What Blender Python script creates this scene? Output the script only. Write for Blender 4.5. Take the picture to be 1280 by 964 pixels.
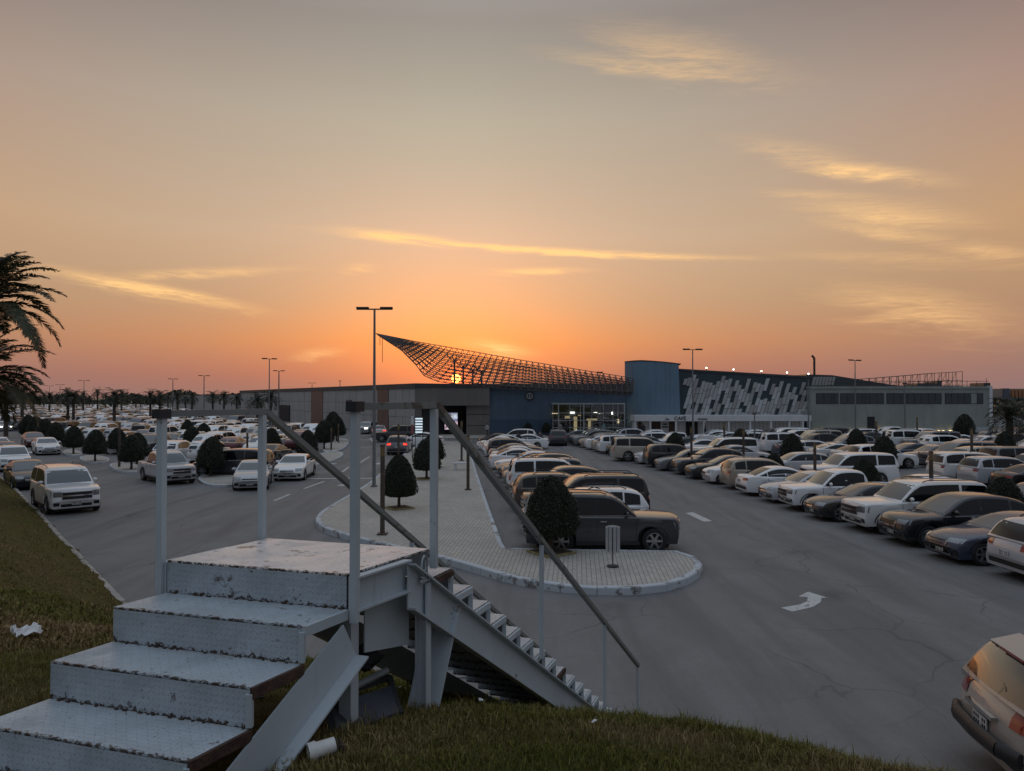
import bpy, bmesh, math, random
import numpy as np
from mathutils import Vector, Matrix
from mathutils.bvhtree import BVHTree

for o in list(bpy.data.objects):
    bpy.data.objects.remove(o)
SC = bpy.context.scene
COL = SC.collection
RND = random.Random(7)
NPR = np.random.RandomState(11)
PI = math.pi

# ---------------------------------------------------------------- camera
F = 925.0                      # focal length in photo pixels (photo 1280 x 964)
EYE = Vector((0, 0, 5.0))
PITCH = math.atan(15.0 / F)
cam_d = bpy.data.cameras.new('camera')
cam_d.sensor_width = 36.0
cam_d.lens = 36.0 * F / 1280.0
cam_d.clip_start = 0.1
cam_d.clip_end = 6000
cam = bpy.data.objects.new('camera', cam_d)
COL.objects.link(cam)
cam.location = EYE
cam.rotation_euler = (PI / 2 + PITCH, 0, 0)
SC.camera = cam

def ray(px, py):
    v = 482.0 - py
    cp, sp = math.cos(PITCH), math.sin(PITCH)
    return Vector((px - 640.0, cp * F - sp * v, sp * F + cp * v))

def G(px, py, z=0.0):          # a viewing ray met with the level z
    d = ray(px, py)
    t = (z - EYE.z) / d.z
    return EYE + d * t

def P(px, py, Y):              # a viewing ray met with the depth Y
    d = ray(px, py)
    return EYE + d * (Y / d.y)

# ---------------------------------------------------------------- light
SUN_DIR = ray(570, 473).normalized()
SUN_EL = math.asin(SUN_DIR.z)
SUN_AZ = math.atan2(SUN_DIR.x, SUN_DIR.y)
sun_d = bpy.data.lights.new('sun', 'SUN')
sun_d.energy = 1.0
sun_d.angle = math.radians(0.6)
sun_d.color = (1.0, 0.50, 0.22)
sun = bpy.data.objects.new('sun', sun_d)
COL.objects.link(sun)
sun.location = (-20, 60, 30)
sun.rotation_euler = SUN_DIR.to_track_quat('Z', 'Y').to_euler()

SC.view_settings.view_transform = 'Standard'
SC.view_settings.look = 'None'
SC.view_settings.gamma = 1.0
SC.view_settings.exposure = 0.0
SC.view_settings.use_curve_mapping = False
SC.cycles.use_denoising = True
SC.cycles.max_bounces = 6

world = bpy.data.worlds.new('World')
SC.world = world
world.use_nodes = True
WT = world.node_tree
WT.nodes.clear()

class NB:
    """small helper to write node trees"""
    def __init__(self, tree): self.t = tree
    def n(self, typ, **kw):
        nd = self.t.nodes.new(typ)
        for k, v in kw.items(): setattr(nd, k, v)
        return nd
    def lk(self, a, b): self.t.links.new(a, b)
    def setin(self, sock, v):
        if hasattr(v, 'links') or isinstance(v, bpy.types.NodeSocket): self.lk(v, sock)
        else: sock.default_value = v
    def m(self, op, a, b=None, c=None, clamp=False):
        nd = self.n('ShaderNodeMath', operation=op, use_clamp=clamp)
        self.setin(nd.inputs[0], a)
        if b is not None: self.setin(nd.inputs[1], b)
        if c is not None: self.setin(nd.inputs[2], c)
        return nd.outputs[0]
    def ramp(self, fac, stops, interp='LINEAR'):
        nd = self.n('ShaderNodeValToRGB')
        cr = nd.color_ramp
        cr.interpolation = interp
        while len(cr.elements) < len(stops): cr.elements.new(0.5)
        for e, (p, c) in zip(cr.elements, stops):
            e.position = p
            e.color = (c[0], c[1], c[2], 1) if not isinstance(c, (int, float)) else (c, c, c, 1)
        self.setin(nd.inputs[0], fac)
        return nd.outputs[0]
    def mix(self, fac, a, b, mode='MIX'):
        nd = self.n('ShaderNodeMix', data_type='RGBA', blend_type=mode)
        self.setin(nd.inputs[0], fac)
        for i, v in ((6, a), (7, b)):
            if isinstance(v, (tuple, list)): nd.inputs[i].default_value = (v[0], v[1], v[2], 1)
            else: self.lk(v, nd.inputs[i])
        return nd.outputs[2]
    def noise(self, vec, scale, detail=4, rough=0.55, dist=0.0, dims='3D'):
        nd = self.n('ShaderNodeTexNoise', noise_dimensions=dims)
        if vec is not None: self.lk(vec, nd.inputs['Vector'])
        nd.inputs['Scale'].default_value = scale
        nd.inputs['Detail'].default_value = detail
        nd.inputs['Roughness'].default_value = rough
        nd.inputs['Distortion'].default_value = dist
        return nd.outputs[0]
    def maprange(self, v, a, b, c, d, typ='LINEAR'):
        nd = self.n('ShaderNodeMapRange', interpolation_type=typ)
        self.setin(nd.inputs[0], v)
        for i, x in enumerate((a, b, c, d)): nd.inputs[i + 1].default_value = x
        return nd.outputs[0]

w = NB(WT)
tc = w.n('ShaderNodeTexCoord')
sep = w.n('ShaderNodeSeparateXYZ')
w.lk(tc.outputs['Generated'], sep.inputs[0])
dx, dy, dz = sep.outputs
el = w.m('ARCSINE', dz)
az = w.m('ARCTAN2', dx, dy)
eln = w.m('DIVIDE', w.m('MAXIMUM', el, 0.0), PI / 2)
d90 = lambda deg: deg / 90.0
solar = w.ramp(eln, [
    (0.0, (.37, .185, .14)), (d90(1.6), (.44, .175, .11)), (d90(4.2), (.54, .24, .115)),
    (d90(7.2), (.42, .30, .205)), (d90(12), (.45, .385, .305)), (d90(20.6), (.385, .37, .295)),
    (d90(27), (.275, .253, .228)), (d90(40), (.34, .365, .40)), (d90(60), (.42, .49, .59)), (1.0, (.44, .52, .63))])
side = w.ramp(eln, [
    (0.0, (.27, .175, .175)), (d90(2.3), (.31, .19, .165)), (d90(7), (.41, .235, .145)), (d90(12), (.50, .27, .135)),
    (d90(20.6), (.355, .21, .175)), (d90(27), (.19, .125, .12)), (d90(40), (.28, .31, .36)), (d90(60), (.42, .49, .59)), (1.0, (.44, .52, .63))])
anti = w.ramp(eln, [
    (0.0, (.12, .13, .165)), (d90(8), (.15, .15, .185)), (d90(18), (.15, .16, .20)),
    (d90(27), (.165, .185, .235)), (d90(40), (.27, .32, .40)), (d90(60), (.42, .49, .59)), (1.0, (.44, .52, .63))])
hl = w.m('MAXIMUM', w.m('SQRT', w.m('SUBTRACT', 1.0, w.m('MULTIPLY', dz, dz))), 0.001)
hs = Vector((SUN_DIR.x, SUN_DIR.y)).normalized()
hdot = w.m('DIVIDE', w.m('ADD', w.m('MULTIPLY', dx, hs.x), w.m('MULTIPLY', dy, hs.y)), hl)
away = w.maprange(hdot, 0.995, 0.1, 0.0, 1.0)
sky = w.mix(w.m('POWER', w.maprange(hdot, .999, .70, 0.0, 1.0), .6), solar, side)
sky = w.mix(w.maprange(hdot, .70, .05, 0.0, 1.0, 'SMOOTHSTEP'), sky, anti)
# glow round the sun and the sun itself
vd = w.n('ShaderNodeVectorMath', operation='DOT_PRODUCT')
w.lk(tc.outputs['Generated'], vd.inputs[0])
vd.inputs[1].default_value = SUN_DIR
sdot = w.m('MAXIMUM', vd.outputs[1], 0.0)
def addc(base, fac, col):
    return w.mix(1.0, base, w.mix(fac, (0, 0, 0), col), 'ADD')
sky = addc(sky, w.m('POWER', sdot, 60.0), (.28, .08, .0))
sky = addc(sky, w.m('POWER', sdot, 420.0), (.24, .035, .0))
sky = addc(sky, w.m('POWER', sdot, 5000.0), (.8, .08, .0))
disc = w.maprange(sdot, math.cos(math.radians(.38)), math.cos(math.radians(.30)), 0, 1, 'SMOOTHSTEP')
sky = addc(sky, disc, (8.0, 3.0, .55))

# wisps of high cloud, laid out by azimuth and elevation; one streaky noise serves them all
TILT = -0.07
uu = w.m('ADD', w.m('MULTIPLY', az, math.cos(TILT)), w.m('MULTIPLY', el, math.sin(TILT)))
vv = w.m('SUBTRACT', w.m('MULTIPLY', el, math.cos(TILT)), w.m('MULTIPLY', az, math.sin(TILT)))
def streak(fu, fv, det):
    cmb = w.n('ShaderNodeCombineXYZ')
    w.lk(w.m('MULTIPLY', uu, fu), cmb.inputs[0])
    w.lk(w.m('MULTIPLY', vv, fv), cmb.inputs[1])
    return w.noise(cmb.outputs[0], 1.0, det, .62, 1.0)
nz = streak(9.0, 60.0, 5)
nz2 = streak(30.0, 330.0, 4)
wisp_tx = w.maprange(w.m('ADD', w.m('MULTIPLY', nz, .6), w.m('MULTIPLY', nz2, .4)), .38, .62, .25, 1.0)
nzc = w.m('SUBTRACT', nz, .5)
def azel(px, py):
    d = ray(px, py).normalized()
    return math.atan2(d.x, d.y), math.asin(d.z)
WISPS = [  # one end, other end (photo), half thickness in px, strength
    ((440, 290), (560, 304), 6, .85), ((500, 299), (850, 321), 3.6, .95), ((90, 344), (285, 381), 7, .9), ((150, 345), (345, 338), 5, .4),
    ((1000, 205), (1150, 222), 8, .7), ((930, 178), (1080, 208), 12, .22), ((1010, 258), (1200, 278), 14, .42), ((1030, 278), (1190, 302), 7, .35),
    ((1050, 372), (1245, 402), 20, .42), ((1180, 312), (1290, 320), 9, .38), ((760, 45), (960, 90), 22, .26), ((620, 340), (720, 338), 4, .5),
    ((590, 430), (660, 442), 8, .55), ((370, 445), (425, 440), 6, .35), ((960, 241), (1100, 246), 5, .25), ((430, 338), (470, 334), 6, .25), ((1000, 318), (1280, 330), 8, .2), ((720, 72), (960, 98), 10, .3)]
pos3 = w.n('ShaderNodeCombineXYZ')
w.lk(az, pos3.inputs[0])
w.lk(el, pos3.inputs[1])
pos3.inputs[2].default_value = 1.0
def dot3(c):
    nd = w.n('ShaderNodeVectorMath', operation='DOT_PRODUCT')
    w.lk(pos3.outputs[0], nd.inputs[0])
    nd.inputs[1].default_value = c
    return nd.outputs['Value']
best = None
nz22 = w.m('MULTIPLY', nzc, 2.2)
for p0, p1, hw, st in WISPS:
    (a0, e0), (a1, e1) = azel(*p0), azel(*p1)
    rot_ = math.atan2(e1 - e0, a1 - a0)
    c_, s_, ca_, ce_ = math.cos(rot_), math.sin(rot_), (a0 + a1) / 2, (e0 + e1) / 2
    ha, hb = math.hypot(a1 - a0, e1 - e0) / 2, hw / F
    un = dot3((c_ / ha, s_ / ha, -(c_ * ca_ + s_ * ce_) / ha))
    vn = w.m('ADD', dot3((-s_ / hb, c_ / hb, (s_ * ca_ - c_ * ce_) / hb)), nz22)
    q = w.m('SUBTRACT', w.m('SUBTRACT', math.log(st), w.m('MULTIPLY', un, un)), w.m('MULTIPLY', vn, vn))
    best = q if best is None else w.m('MAXIMUM', best, q)
clouds = w.m('EXPONENT', best)
sky = w.mix(w.m('MULTIPLY', w.maprange(w.m('MULTIPLY', clouds, wisp_tx), .01, .50, 0, 1), .9), sky, w.mix(away, (1.0, .61, .25), (.80, .43, .26)))

nish = w.n('ShaderNodeTexSky', sky_type='NISHITA')
nish.sun_disc = False
nish.sun_elevation = SUN_EL
nish.sun_rotation = SUN_AZ
nish.air_density = 1.5
nish.dust_density = 4.0
bg1 = w.n('ShaderNodeBackground')
bg1.inputs[1].default_value = 1.0
w.lk(sky, bg1.inputs[0])
bg2 = w.n('ShaderNodeBackground')
bg2.inputs[1].default_value = 0.05
w.lk(nish.outputs[0], bg2.inputs[0])
ads = w.n('ShaderNodeAddShader')
w.lk(bg1.outputs[0], ads.inputs[0])
w.lk(bg2.outputs[0], ads.inputs[1])
wo = w.n('ShaderNodeOutputWorld')
w.lk(ads.outputs[0], wo.inputs[0])
world.cycles.sampling_method = 'MANUAL'
world.cycles.sample_map_resolution = 512

# ---------------------------------------------------------------- mesh helpers
class MB:
    def __init__(self):
        self.v, self.f, self.mi, self.uv = [], [], [], []
    def add(self, verts, faces, mi=0, uvs=None):
        b = len(self.v)
        self.v.extend([tuple(x) for x in verts])
        for k, fc in enumerate(faces):
            self.f.append(tuple(b + i for i in fc))
            self.mi.append(mi)
            self.uv.append(uvs[k] if uvs else None)
    def hexa(self, c, mi=0):
        """8 corners: bottom 4 (ccw from above) then top 4"""
        fs = [(3, 2, 1, 0), (4, 5, 6, 7), (0, 1, 5, 4), (1, 2, 6, 5), (2, 3, 7, 6), (3, 0, 4, 7)]
        c = [Vector(p) for p in c]
        uvs = []
        for q in fs:
            o = c[q[0]]
            e1 = (c[q[1]] - o)
            l1 = max(e1.length, 1e-6)
            e1 = e1 / l1
            e2 = c[q[3]] - o
            e2 = e2 - e1 * e2.dot(e1)
            e2 = e2 / max(e2.length, 1e-6)
            uvs.append([((c[i] - o).dot(e1), (c[i] - o).dot(e2)) for i in q])
        self.add(c, fs, mi, uvs)
    def box(self, c, s, rz=0.0, mi=0):
        cx, cy, cz = c
        a, b = math.cos(rz), math.sin(rz)
        pts = []
        for z in (-.5, .5):
            for x, y in ((-.5, -.5), (.5, -.5), (.5, .5), (-.5, .5)):
                X, Y = x * s[0], y * s[1]
                pts.append((cx + X * a - Y * b, cy + X * b + Y * a, cz + z * s[2]))
        self.hexa(pts, mi)
    def bx(self, x0, x1, y0, y1, z0, z1, mi=0):
        self.box(((x0 + x1) / 2, (y0 + y1) / 2, (z0 + z1) / 2), (x1 - x0, y1 - y0, z1 - z0), 0, mi)
    def beam(self, p0, p1, wd, ht, up=(0, 0, 1), mi=0):
        p0, p1 = Vector(p0), Vector(p1)
        d = (p1 - p0).normalized()
        up = Vector(up)
        if abs(d.dot(up)) > .99: up = Vector((1, 0, 0))
        s = d.cross(up).normalized()
        u2 = s.cross(d).normalized()
        r = [(-.5, -.5), (.5, -.5), (.5, .5), (-.5, .5)]
        A = [p0 + s * (x * wd) + u2 * (y * ht) for x, y in r]
        B = [p1 + s * (x * wd) + u2 * (y * ht) for x, y in r]
        self.hexa([A[0], A[1], B[1], B[0], A[3], A[2], B[2], B[3]], mi)
    def tube(self, p0, p1, r0, r1=None, n=8, mi=0, caps=True):
        p0, p1 = Vector(p0), Vector(p1)
        r1 = r0 if r1 is None else r1
        d = (p1 - p0).normalized()
        up = Vector((0, 0, 1)) if abs(d.z) < .95 else Vector((1, 0, 0))
        s = d.cross(up).normalized()
        t = d.cross(s)
        vs = []
        for p, r in ((p0, r0), (p1, r1)):
            for k in range(n):
                a = 2 * PI * k / n
                vs.append(p + s * (math.cos(a) * r) + t * (math.sin(a) * r))
        fs = [(k, (k + 1) % n, n + (k + 1) % n, n + k) for k in range(n)]
        if caps:
            fs.append(tuple(reversed(range(n))))
            fs.append(tuple(range(n, 2 * n)))
        self.add(vs, [tuple(reversed(q)) for q in fs], mi)
    def path(self, pts, rs, n=8, mi=0):
        for i in range(len(pts) - 1):
            self.tube(pts[i], pts[i + 1], rs[i], rs[i + 1], n, mi, caps=(i in (0, len(pts) - 2)))
    def lathe(self, prof, n=16, axis='Z', c=(0, 0, 0), mi=0, closed=False):
        vs = []
        for r, h in prof:
            for k in range(n):
                a = 2 * PI * k / n
                x, y = r * math.cos(a), r * math.sin(a)
                p = (x, y, h) if axis == 'Z' else (x, h, y)
                vs.append((p[0] + c[0], p[1] + c[1], p[2] + c[2]))
        m_ = len(prof)
        fs = []
        rng = range(m_) if closed else range(m_ - 1)
        for i in rng:
            j = (i + 1) % m_
            for k in range(n):
                q = (i * n + k, i * n + (k + 1) % n, j * n + (k + 1) % n, j * n + k)
                fs.append(q if axis == 'Z' else tuple(reversed(q)))
        self.add(vs, fs, mi)
    def prism(self, poly, z0, z1, mi=0, side_mi=None):
        n = len(poly)
        vs = [(p[0], p[1], z0) for p in poly] + [(p[0], p[1], z1) for p in poly]
        self.add(vs, [tuple(range(n, 2 * n)), tuple(reversed(range(n)))], mi)
        self.add(vs, [(k, (k + 1) % n, n + (k + 1) % n, n + k) for k in range(n)], mi if side_mi is None else side_mi)
    def mesh(self, name, mats, smooth=None):
        me = bpy.data.meshes.new(name)
        me.from_pydata(self.v, [], self.f)
        if not isinstance(mats, (list, tuple)): mats = [mats]
        for m_ in mats: me.materials.append(m_)
        me.polygons.foreach_set('material_index', self.mi)
        if any(u is not None for u in self.uv):
            ul = me.uv_layers.new(name='UVMap')
            flat = []
            for fc, u in zip(self.f, self.uv):
                flat.extend(u if u is not None else [(self.v[i][0], self.v[i][1]) for i in fc])
            ul.data.foreach_set('uv', np.array(flat, dtype=np.float32).ravel())
        me.update()
        if smooth is not None:
            me.polygons.foreach_set('use_smooth', [True] * len(me.polygons))
            me.set_sharp_from_angle(angle=math.radians(smooth))
        return me
    def build(self, name, mats, parent=None, smooth=None, loc=None):
        return link(name, self.mesh(name, mats, smooth), parent, loc)

def link(name, me, parent=None, loc=None, rot=None):
    o = bpy.data.objects.new(name, me)
    COL.objects.link(o)
    if parent is not None: o.parent = parent
    if loc is not None: o.location = loc
    if rot is not None: o.rotation_euler = rot
    return o

def tag(o, label=None, cat=None, group=None, kind=None):
    if label: o['label'] = label
    if cat: o['category'] = cat
    if group: o['group'] = group
    if kind: o['kind'] = kind
    return o

def thing(name, label, cat, loc=(0, 0, 0), rz=0.0, group=None):
    o = link(name, None, None, loc, (0, 0, rz))
    o.empty_display_size = .2
    return tag(o, label, cat, group)

ORD = ['zeroth', 'first', 'second', 'third', 'fourth', 'fifth', 'sixth', 'seventh', 'eighth', 'ninth', 'tenth', 'eleventh', 'twelfth',
       'thirteenth', 'fourteenth', 'fifteenth', 'sixteenth', 'seventeenth', 'eighteenth', 'nineteenth', 'twentieth']
def ordw(k):
    if k <= 20: return ORD[k]
    tens = {2: 'twenty', 3: 'thirty', 4: 'forty'}[k // 10]
    return tens + ('-' + ORD[k % 10] if k % 10 else 'th')

# ---------------------------------------------------------------- materials
def new_mat(name):
    m_ = bpy.data.materials.new(name)
    m_.use_nodes = True
    t = m_.node_tree
    b = t.nodes['Principled BSDF']
    return m_, NB(t), b

def mat(name, col, rough=.6, metal=0.0, var=0.0, vscale=3.0, bump=0.0, bscale=40.0, coat=0.0, spec=.5, coord='Object'):
    m_, n, b = new_mat(name)
    b.inputs['Roughness'].default_value = rough
    b.inputs['Metallic'].default_value = metal
    b.inputs['Coat Weight'].default_value = coat
    b.inputs['Specular IOR Level'].default_value = spec
    b.inputs['Base Color'].default_value = (*col, 1)
    if var or bump:
        t = n.n('ShaderNodeTexCoord')
        if var:
            nz_ = n.noise(t.outputs[coord], vscale, 6, .6)
            hi = tuple(min(1, c * (1 + var)) for c in col)
            lo = tuple(c * (1 - var) for c in col)
            n.lk(n.ramp(nz_, [(.3, lo), (.7, hi)]), b.inputs['Base Color'])
        if bump:
            bp = n.n('ShaderNodeBump')
            bp.inputs['Strength'].default_value = bump
            bp.inputs['Distance'].default_value = .02
            n.lk(n.noise(t.outputs[coord], bscale, 4, .6), bp.inputs['Height'])
            n.lk(bp.outputs[0], b.inputs['Normal'])
    return m_

def emis(name, col, st):
    m_, n, b = new_mat(name)
    b.inputs['Base Color'].default_value = (*col, 1)
    b.inputs['Emission Color'].default_value = (*col, 1)
    b.inputs['Emission Strength'].default_value = st
    return m_
M = {}
# car paint takes its colour from the object
def paint_mat(name, use_attr):
    m_, n, b = new_mat(name)
    if use_attr:
        a = n.n('ShaderNodeAttribute', attribute_name='col')
        c = a.outputs['Color']
    else:
        a = n.n('ShaderNodeObjectInfo')
        c = a.outputs['Color']
    t = n.n('ShaderNodeTexCoord')
    dust = n.maprange(n.noise(t.outputs['Object'], 2.2, 5, .6), .5, .85, 0.0, .04)
    n.lk(n.mix(dust, c, (.34, .30, .26)), b.inputs['Base Color'])
    b.inputs['Roughness'].default_value = .38
    b.inputs['Metallic'].default_value = .05
    b.inputs['Coat Weight'].default_value = 1.0
    b.inputs['Coat Roughness'].default_value = .03
    return m_
M['paint'] = paint_mat('car_paint', False)
M['paint_far'] = paint_mat('car_paint_far', True)
M['glass'] = mat('tinted_glass', (.006, .007, .009), .05, 0, spec=.5)
M['windshield'] = mat('windshield_glass', (.045, .05, .055), .04, 0, spec=.8, coat=.6)  # base lifted: interior bounce light and dust put into the glass colour
M['tyre'] = mat('tyre_rubber', (.018, .018, .019), .8, var=.3, vscale=20)
M['rim'] = mat('alloy_rim', (.42, .42, .43), .3, .8)
M['rimdark'] = mat('brake_shadow', (.02, .02, .02), .7)
M['chrome'] = mat('chrome_trim', (.62, .62, .63), .15, 1.0)
M['plastic'] = mat('black_plastic', (.022, .022, .024), .5)
M['grille'] = mat('dark_grille', (.015, .015, .016), .35)
M['headlight'] = mat('headlight_lens', (.24, .25, .26), .12, .4, coat=1)
M['headlight_on'] = emis('headlight_lit', (1, .93, .8), 4.0)
M['taillight'] = mat('tail_lens', (.22, .012, .012), .15, coat=1)
M['taillight_on'] = emis('tail_lit', (1.0, .05, .03), 1.6)
M['plate'] = mat('number_plate', (.62, .63, .62), .4)
M['ink'] = mat('plate_ink', (.03, .03, .04), .6)
# ---------------------------------------------------------------- surface materials
def asphalt_mat():
    m_, n, b = new_mat('asphalt')
    t = n.n('ShaderNodeTexCoord')
    oc = t.outputs['Object']
    big = n.noise(oc, .11, 5, .6, .6)
    mid = n.noise(oc, .9, 6, .65)
    fine = n.noise(oc, 45, 3, .7)
    mp = n.n('ShaderNodeMapping')
    mp.inputs['Rotation'].default_value = (0, 0, .12)
    mp.inputs['Scale'].default_value = (.9, .10, 1)
    n.lk(oc, mp.inputs[0])
    streak = n.noise(mp.outputs[0], 1.0, 5, .6, .5)
    col = n.ramp(n.m('ADD', n.m('MULTIPLY', big, .5), n.m('MULTIPLY', mid, .5)), [(.3, (.125, .124, .124)), (.7, (.225, .222, .218))])
    col = n.mix(n.maprange(streak, .42, .68, 0, .65), col, (.080, .079, .079))
    col = n.mix(n.maprange(fine, .3, .8, .0, .35), col, (.22, .218, .215))
    # oil drips
    oil = n.n('ShaderNodeTexVoronoi')
    oil.inputs['Scale'].default_value = .33
    n.lk(oc, oil.inputs[0])
    seal = n.n('ShaderNodeTexVoronoi', distance='CHEBYCHEV')
    seal.inputs['Scale'].default_value = .085
    n.lk(oc, seal.inputs[0])
    col = n.mix(n.m('MULTIPLY', n.maprange(seal.outputs['Distance'], .10, .105, 1, 0), n.maprange(mid, .3, .6, .25, .6)), col, (.075, .075, .077))
    grit = n.noise(oc, 9.0, 6, .8)
    col = n.mix(n.maprange(grit, .52, .72, 0, .4), col, (.07, .069, .069))
    col = n.mix(n.m('MULTIPLY', n.maprange(oil.outputs['Distance'], .02, .26, .6, 0), n.maprange(mid, .42, .6, 0, 1)), col, (.045, .045, .046))
    # cracks: edges of a large, warped cell pattern, only here and there
    nw = n.n('ShaderNodeTexNoise')
    n.lk(oc, nw.inputs['Vector'])
    nw.inputs['Scale'].default_value = .7
    nw.inputs['Detail'].default_value = 5
    add = n.n('ShaderNodeVectorMath', operation='MULTIPLY_ADD')
    n.lk(nw.outputs['Color'], add.inputs[0])
    add.inputs[1].default_value = (1.6, 1.6, 0)
    n.lk(oc, add.inputs[2])
    vo = n.n('ShaderNodeTexVoronoi', feature='DISTANCE_TO_EDGE')
    vo.inputs['Scale'].default_value = .21
    n.lk(add.outputs[0], vo.inputs['Vector'])
    crack = n.m('MULTIPLY', n.maprange(vo.outputs['Distance'], .001, .006, 1, 0), n.maprange(n.noise(oc, .16, 2), .42, .56, 0, 1))
    col = n.mix(n.m('MULTIPLY', crack, .45), col, (.04, .04, .04))
    n.lk(col, b.inputs['Base Color'])
    n.lk(n.maprange(n.m('ADD', big, n.m('MULTIPLY', mid, .4)), .4, .9, .62, .85), b.inputs['Roughness'])
    bp = n.n('ShaderNodeBump')
    bp.inputs['Strength'].default_value = .35
    bp.inputs['Distance'].default_value = .01
    n.lk(n.m('SUBTRACT', n.m('ADD', fine, n.m('MULTIPLY', mid, .6)), crack), bp.inputs['Height'])
    n.lk(bp.outputs[0], b.inputs['Normal'])
    return m_
M['asphalt'] = asphalt_mat()

def paver_mat():
    m_, n, b = new_mat('paver')
    t = n.n('ShaderNodeTexCoord')
    mp = n.n('ShaderNodeMapping')
    mp.inputs['Rotation'].default_value = (0, 0, math.radians(95))
    n.lk(t.outputs['Object'], mp.inputs[0])
    br = n.n('ShaderNodeTexBrick')
    n.lk(mp.outputs[0], br.inputs['Vector'])
    br.inputs['Color1'].default_value = (.56, .51, .44, 1)
    br.inputs['Color2'].default_value = (.45, .42, .37, 1)
    br.inputs['Mortar'].default_value = (.17, .165, .16, 1)
    br.inputs['Scale'].default_value = 1.0
    br.inputs['Mortar Size'].default_value = .009
    br.inputs['Brick Width'].default_value = .20
    br.inputs['Row Height'].default_value = .13
    br.offset = .5
    nz_ = n.noise(t.outputs['Object'], .5, 6, .65)
    n.lk(n.mix(n.maprange(nz_, .35, .7, 0, .45), br.outputs['Color'], (.27, .25, .225)), b.inputs['Base Color'])
    b.inputs['Roughness'].default_value = .8
    bp = n.n('ShaderNodeBump')
    bp.inputs['Strength'].default_value = .5
    bp.inputs['Distance'].default_value = .01
    n.lk(n.m('SUBTRACT', 1.0, br.outputs['Fac']), bp.inputs['Height'])
    n.lk(bp.outputs[0], b.inputs['Normal'])
    return m_
M['paver'] = paver_mat()

def worn_paint(name, col, under, amount=.5, scale=4.0, rough=.55, uv=False, diamond=False, rust=0.0):
    """paint that has chipped off in patches; optional tread-plate relief in plate metres (UV)"""
    m_, n, b = new_mat(name)
    t = n.n('ShaderNodeTexCoord')
    oc = t.outputs['Object']
    n1 = n.noise(oc, scale, 7, .7, .4)
    n2 = n.noise(oc, scale * .25, 4, .6)
    n3 = n.noise(oc, scale * 9, 4, .7)
    chip = n.maprange(n.m('ADD', n.m('MULTIPLY', n1, .6), n.m('ADD', n.m('MULTIPLY', n2, .25), n.m('MULTIPLY', n3, .15))), 1 - amount, 1 - amount + .05, 0, 1)
    base = n.ramp(n2, [(.3, tuple(c * .82 for c in col)), (.7, col)])
    base = n.mix(n.maprange(n3, .55, .8, 0, .35), base, tuple(c * .55 for c in col))
    colr = n.mix(chip, base, under)
    if rust:
        # streaks that run downwards
        mp = n.n('ShaderNodeMapping')
        mp.inputs['Scale'].default_value = (14, 14, 1.2)
        n.lk(oc, mp.inputs[0])
        st = n.noise(mp.outputs[0], 1.0, 4, .6)
        colr = n.mix(n.maprange(st, .62, .8, 0, rust), colr, (.13, .055, .025))
    n.lk(colr, b.inputs['Base Color'])
    b.inputs['Roughness'].default_value = rough
    h = n.m('MULTIPLY', chip, -.6)
    if diamond:
        su = n.n('ShaderNodeSeparateXYZ')
        n.lk(t.outputs['UV'], su.inputs[0])
        S = 32.0
        a, c = n.m('MULTIPLY', su.outputs[0], S), n.m('MULTIPLY', su.outputs[1], S)
        fu, fv = n.m('SUBTRACT', n.m('FRACT', a), .5), n.m('SUBTRACT', n.m('FRACT', c), .5)
        par = n.m('MODULO', n.m('ABSOLUTE', n.m('ADD', n.m('FLOOR', a), n.m('FLOOR', c))), 2.0)
        sg = n.m('SUBTRACT', n.m('MULTIPLY', par, 2.0), 1.0)
        p_ = n.m('ADD', fu, n.m('MULTIPLY', fv, sg))
        q_ = n.m('SUBTRACT', fu, n.m('MULTIPLY', fv, sg))
        dd = n.m('ADD', n.m('POWER', n.m('ABSOLUTE', n.m('DIVIDE', p_, .62)), 2.0), n.m('POWER', n.m('ABSOLUTE', n.m('DIVIDE', q_, .2)), 2.0))
        lug = n.maprange(dd, .35, 1.0, 1, 0)
        h = n.m('ADD', h, n.m('MULTIPLY', lug, 1.0))
        # flaking and rust along the plate's first edge, soiling over the rest
        ev = n.maprange(su.outputs[1], .0, .04, .235, 0)
        fl = n.maprange(n.m('ADD', n.noise(oc, 34, 5, .7), ev), .66, .72, 0, 1)
        soil = n.maprange(n.noise(oc, 3.1, 6, .65, .8), .42, .68, 0, .42)
        spk = n.maprange(n.noise(oc, 60, 2, .6), .68, .74, 0, .7)
        colr = n.mix(soil, colr, tuple(c * .42 for c in col))
        colr = n.mix(spk, colr, (.07, .06, .055))
        colr = n.mix(fl, colr, (.055, .036, .026))
        n.lk(colr, b.inputs['Base Color'])
        n.lk(n.m('ADD', n.m('MULTIPLY', soil, .5), rough), b.inputs['Roughness'])
    bp = n.n('ShaderNodeBump')
    bp.inputs['Strength'].default_value = .8 if diamond else .5
    bp.inputs['Distance'].default_value = .004
    n.lk(h, bp.inputs['Height'])
    n.lk(bp.outputs[0], b.inputs['Normal'])
    return m_
M['kerb'] = worn_paint('kerb_paint', (.56, .60, .63), (.20, .19, .18), .47, 3.2, .75)
M['kerbraw'] = mat('kerb_concrete', (.34, .31, .28), .85, var=.3, vscale=2)
M['mark'] = worn_paint('road_marking', (.60, .60, .59), (.10, .10, .10), .45, 7, .7)
M['tread'] = worn_paint('tread_plate', (.47, .53, .57), (.12, .105, .095), .415, 15.0, .36, diamond=True, rust=.10)
M['treadtop'] = worn_paint('landing_plate', (.87, .83, .80), (.20, .165, .145), .455, 9.0, .33, diamond=True)  # paler, warmer copy of the stair paint; sky sheen put into the colour
M['steel'] = worn_paint('painted_steel', (.49, .55, .585), (.13, .075, .045), .395, 4.5, .5, rust=.3)
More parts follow.
